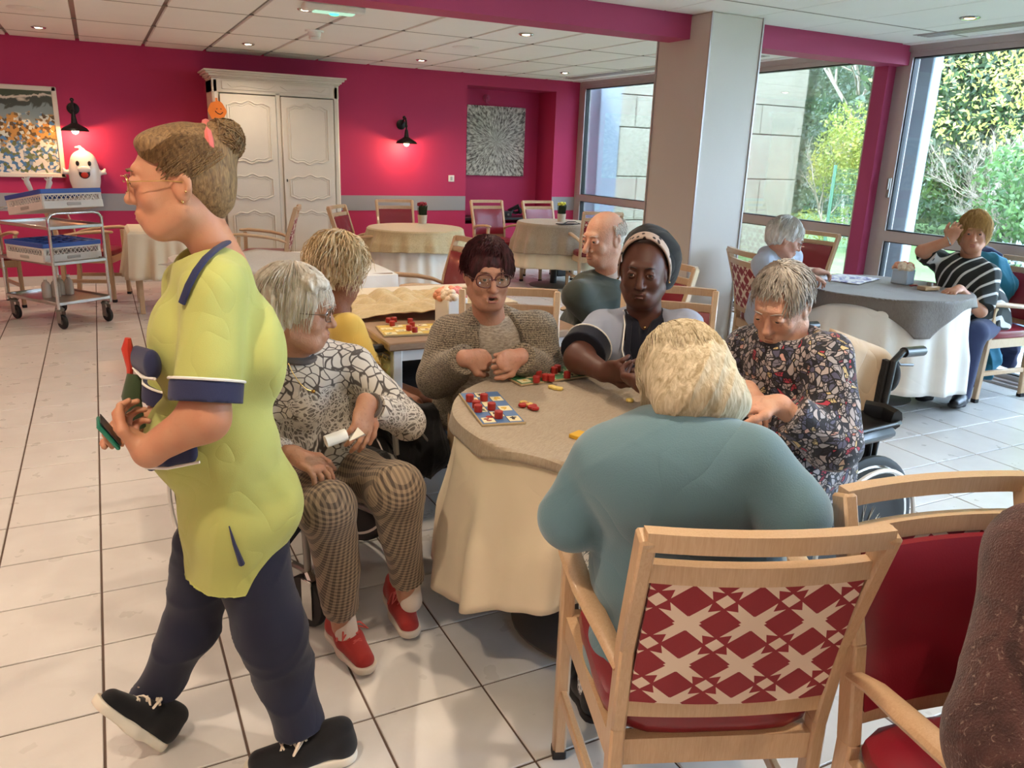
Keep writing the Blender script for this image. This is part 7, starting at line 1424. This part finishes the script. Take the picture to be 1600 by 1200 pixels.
# window table things
def news_mat():
    b = NB('printed newspaper'); v = b.co(); b.base(b.mix(b.ramp(b.noise(24., v, 2.), .5, .56), hexc('#d6d2d0'), hexc('#7f7aa5')), .7); return b.m
o = obj('newspaper', MB().grid(lambda u, v: ((u-.5)*.42, (v-.5)*.30, .0022+.004*abs(math.sin(5*u+3*v))*(1-abs(2*u-1)**3)), 16, 10), news_mat(), None, solid=.002); o.location = tuple(pz(1325, 436, .757)); o.rotation_euler.z = .35; tag(o, 'open newspaper with violet pictures on the window table', 'newspaper')
t = thing('wooden_box', 'small wooden box with a metal weight on it at the edge of the window table', 'box', tuple(pz(1450, 453, .757)), -.1); obj('block', MB().box((0, 0, .013), (.13, .07, .026), None, .004), M['edgewood'], t); obj('metal_weight', MB().cyl((.01, 0, .026), (.01, 0, .05), .017, 14), M['grey_metal'], t)
mb = MB(); r = random.Random(2)
for i in range(7): mb.lathe([(0, 0), (.011, 0), (.011, .006), (0, .006)], (r.uniform(-.05, .05), r.uniform(-.02, .02), 0), 10)
o = obj('counters', mb, M['redwood'], kind='stuff'); o.location = tuple(pz(1427, 446, .757)); tag(o, 'scatter of red counters between the glass cube and the wooden box', 'game piece')
# coats over the chair
def coat(lb, pts, rs, mat, seed, name='coat', flat=.45, lat=(.3, -.95, 0)):
    g = SD(.009); lat = nrm(lat)
    for i in range(len(pts)-1): g.cone(pts[i], pts[i+1], rs[i]*flat, rs[i+1]*flat, .05, w=lat, sc=1/flat*.8)
    o = np_mesh(name, [g.mesh()], mat, None, disp=folds(.014, 17, seed)); return tag(o, lb, 'coat')
X_ = 5.62
coat('teal blue jacket hanging over the chair at the window down to the floor', [px_(1545, 408, 5.60), px_(1548, 440, 5.62), px_(1533, 500, 5.60), px_(1535, 560, 5.56), px_(1530, 580, 5.54)], [.16, .21, .14, .16, .14], fabric('teal quilted nylon', '#2f7690', .12, 500., .4, .2, fold=10.), 3)
coat('navy blue coat hanging behind the teal jacket', [px_(1545, 398, 5.72), px_(1562, 470, 5.75), px_(1562, 560, 5.75)], [.12, .17, .17], fabric('navy coat cloth', '#272c4a', .1, 500., .4, .2, fold=10.), 6)
t = thing('handbag', 'black bag standing under the chair at the window', 'bag', (5.42, 3.42, 0)); obj('case', MB().box((0, 0, .15), (.13, .26, .26), .1, .03), M['blackfab'], t); obj('strap', MB().tube([(0, -.08, .27), (0, -.06, .38), (0, .06, .38), (0, .08, .27)], .008, 6), M['black'], t)
# beige blanket on the right wheelchair
A_, B_ = pd(1312, 532, 2.60), pd(1392, 562, 2.74)
def bl_(u, v):
    e = A_+(B_-A_)*u; n_ = nrm(np.cross(B_-A_, (0, 0, 1))); k = max(0, v-.15)/.85; L = .235-.05*math.sin(5*u+1); return tuple(e+n_*(.018*math.sin(9.5*u+.6*v)*(.3+k)+.02*math.sin(3*u))+A3(0, 0, .025*(1-min(1, v/.15)**2)-L*k)+n_*-.05*(1-min(1, v/.15)))
o = obj('blanket', MB().grid(bl_, 50, 30), fabric('beige fleece', '#bfa587', .07, 400., .5, .4, fold=11.), None, solid=.014); tag(o, 'beige fleece blanket hanging from the back of the wheelchair at right', 'blanket')
g = SD(.006); g.ell(pd(1392, 588, 2.72), (.03, .03, .055), None, .01); o = np_mesh('pouch', [g.mesh()], M['blackfab']); tag(o, 'small black pouch hanging from the right push grip of the wheelchair', 'bag')
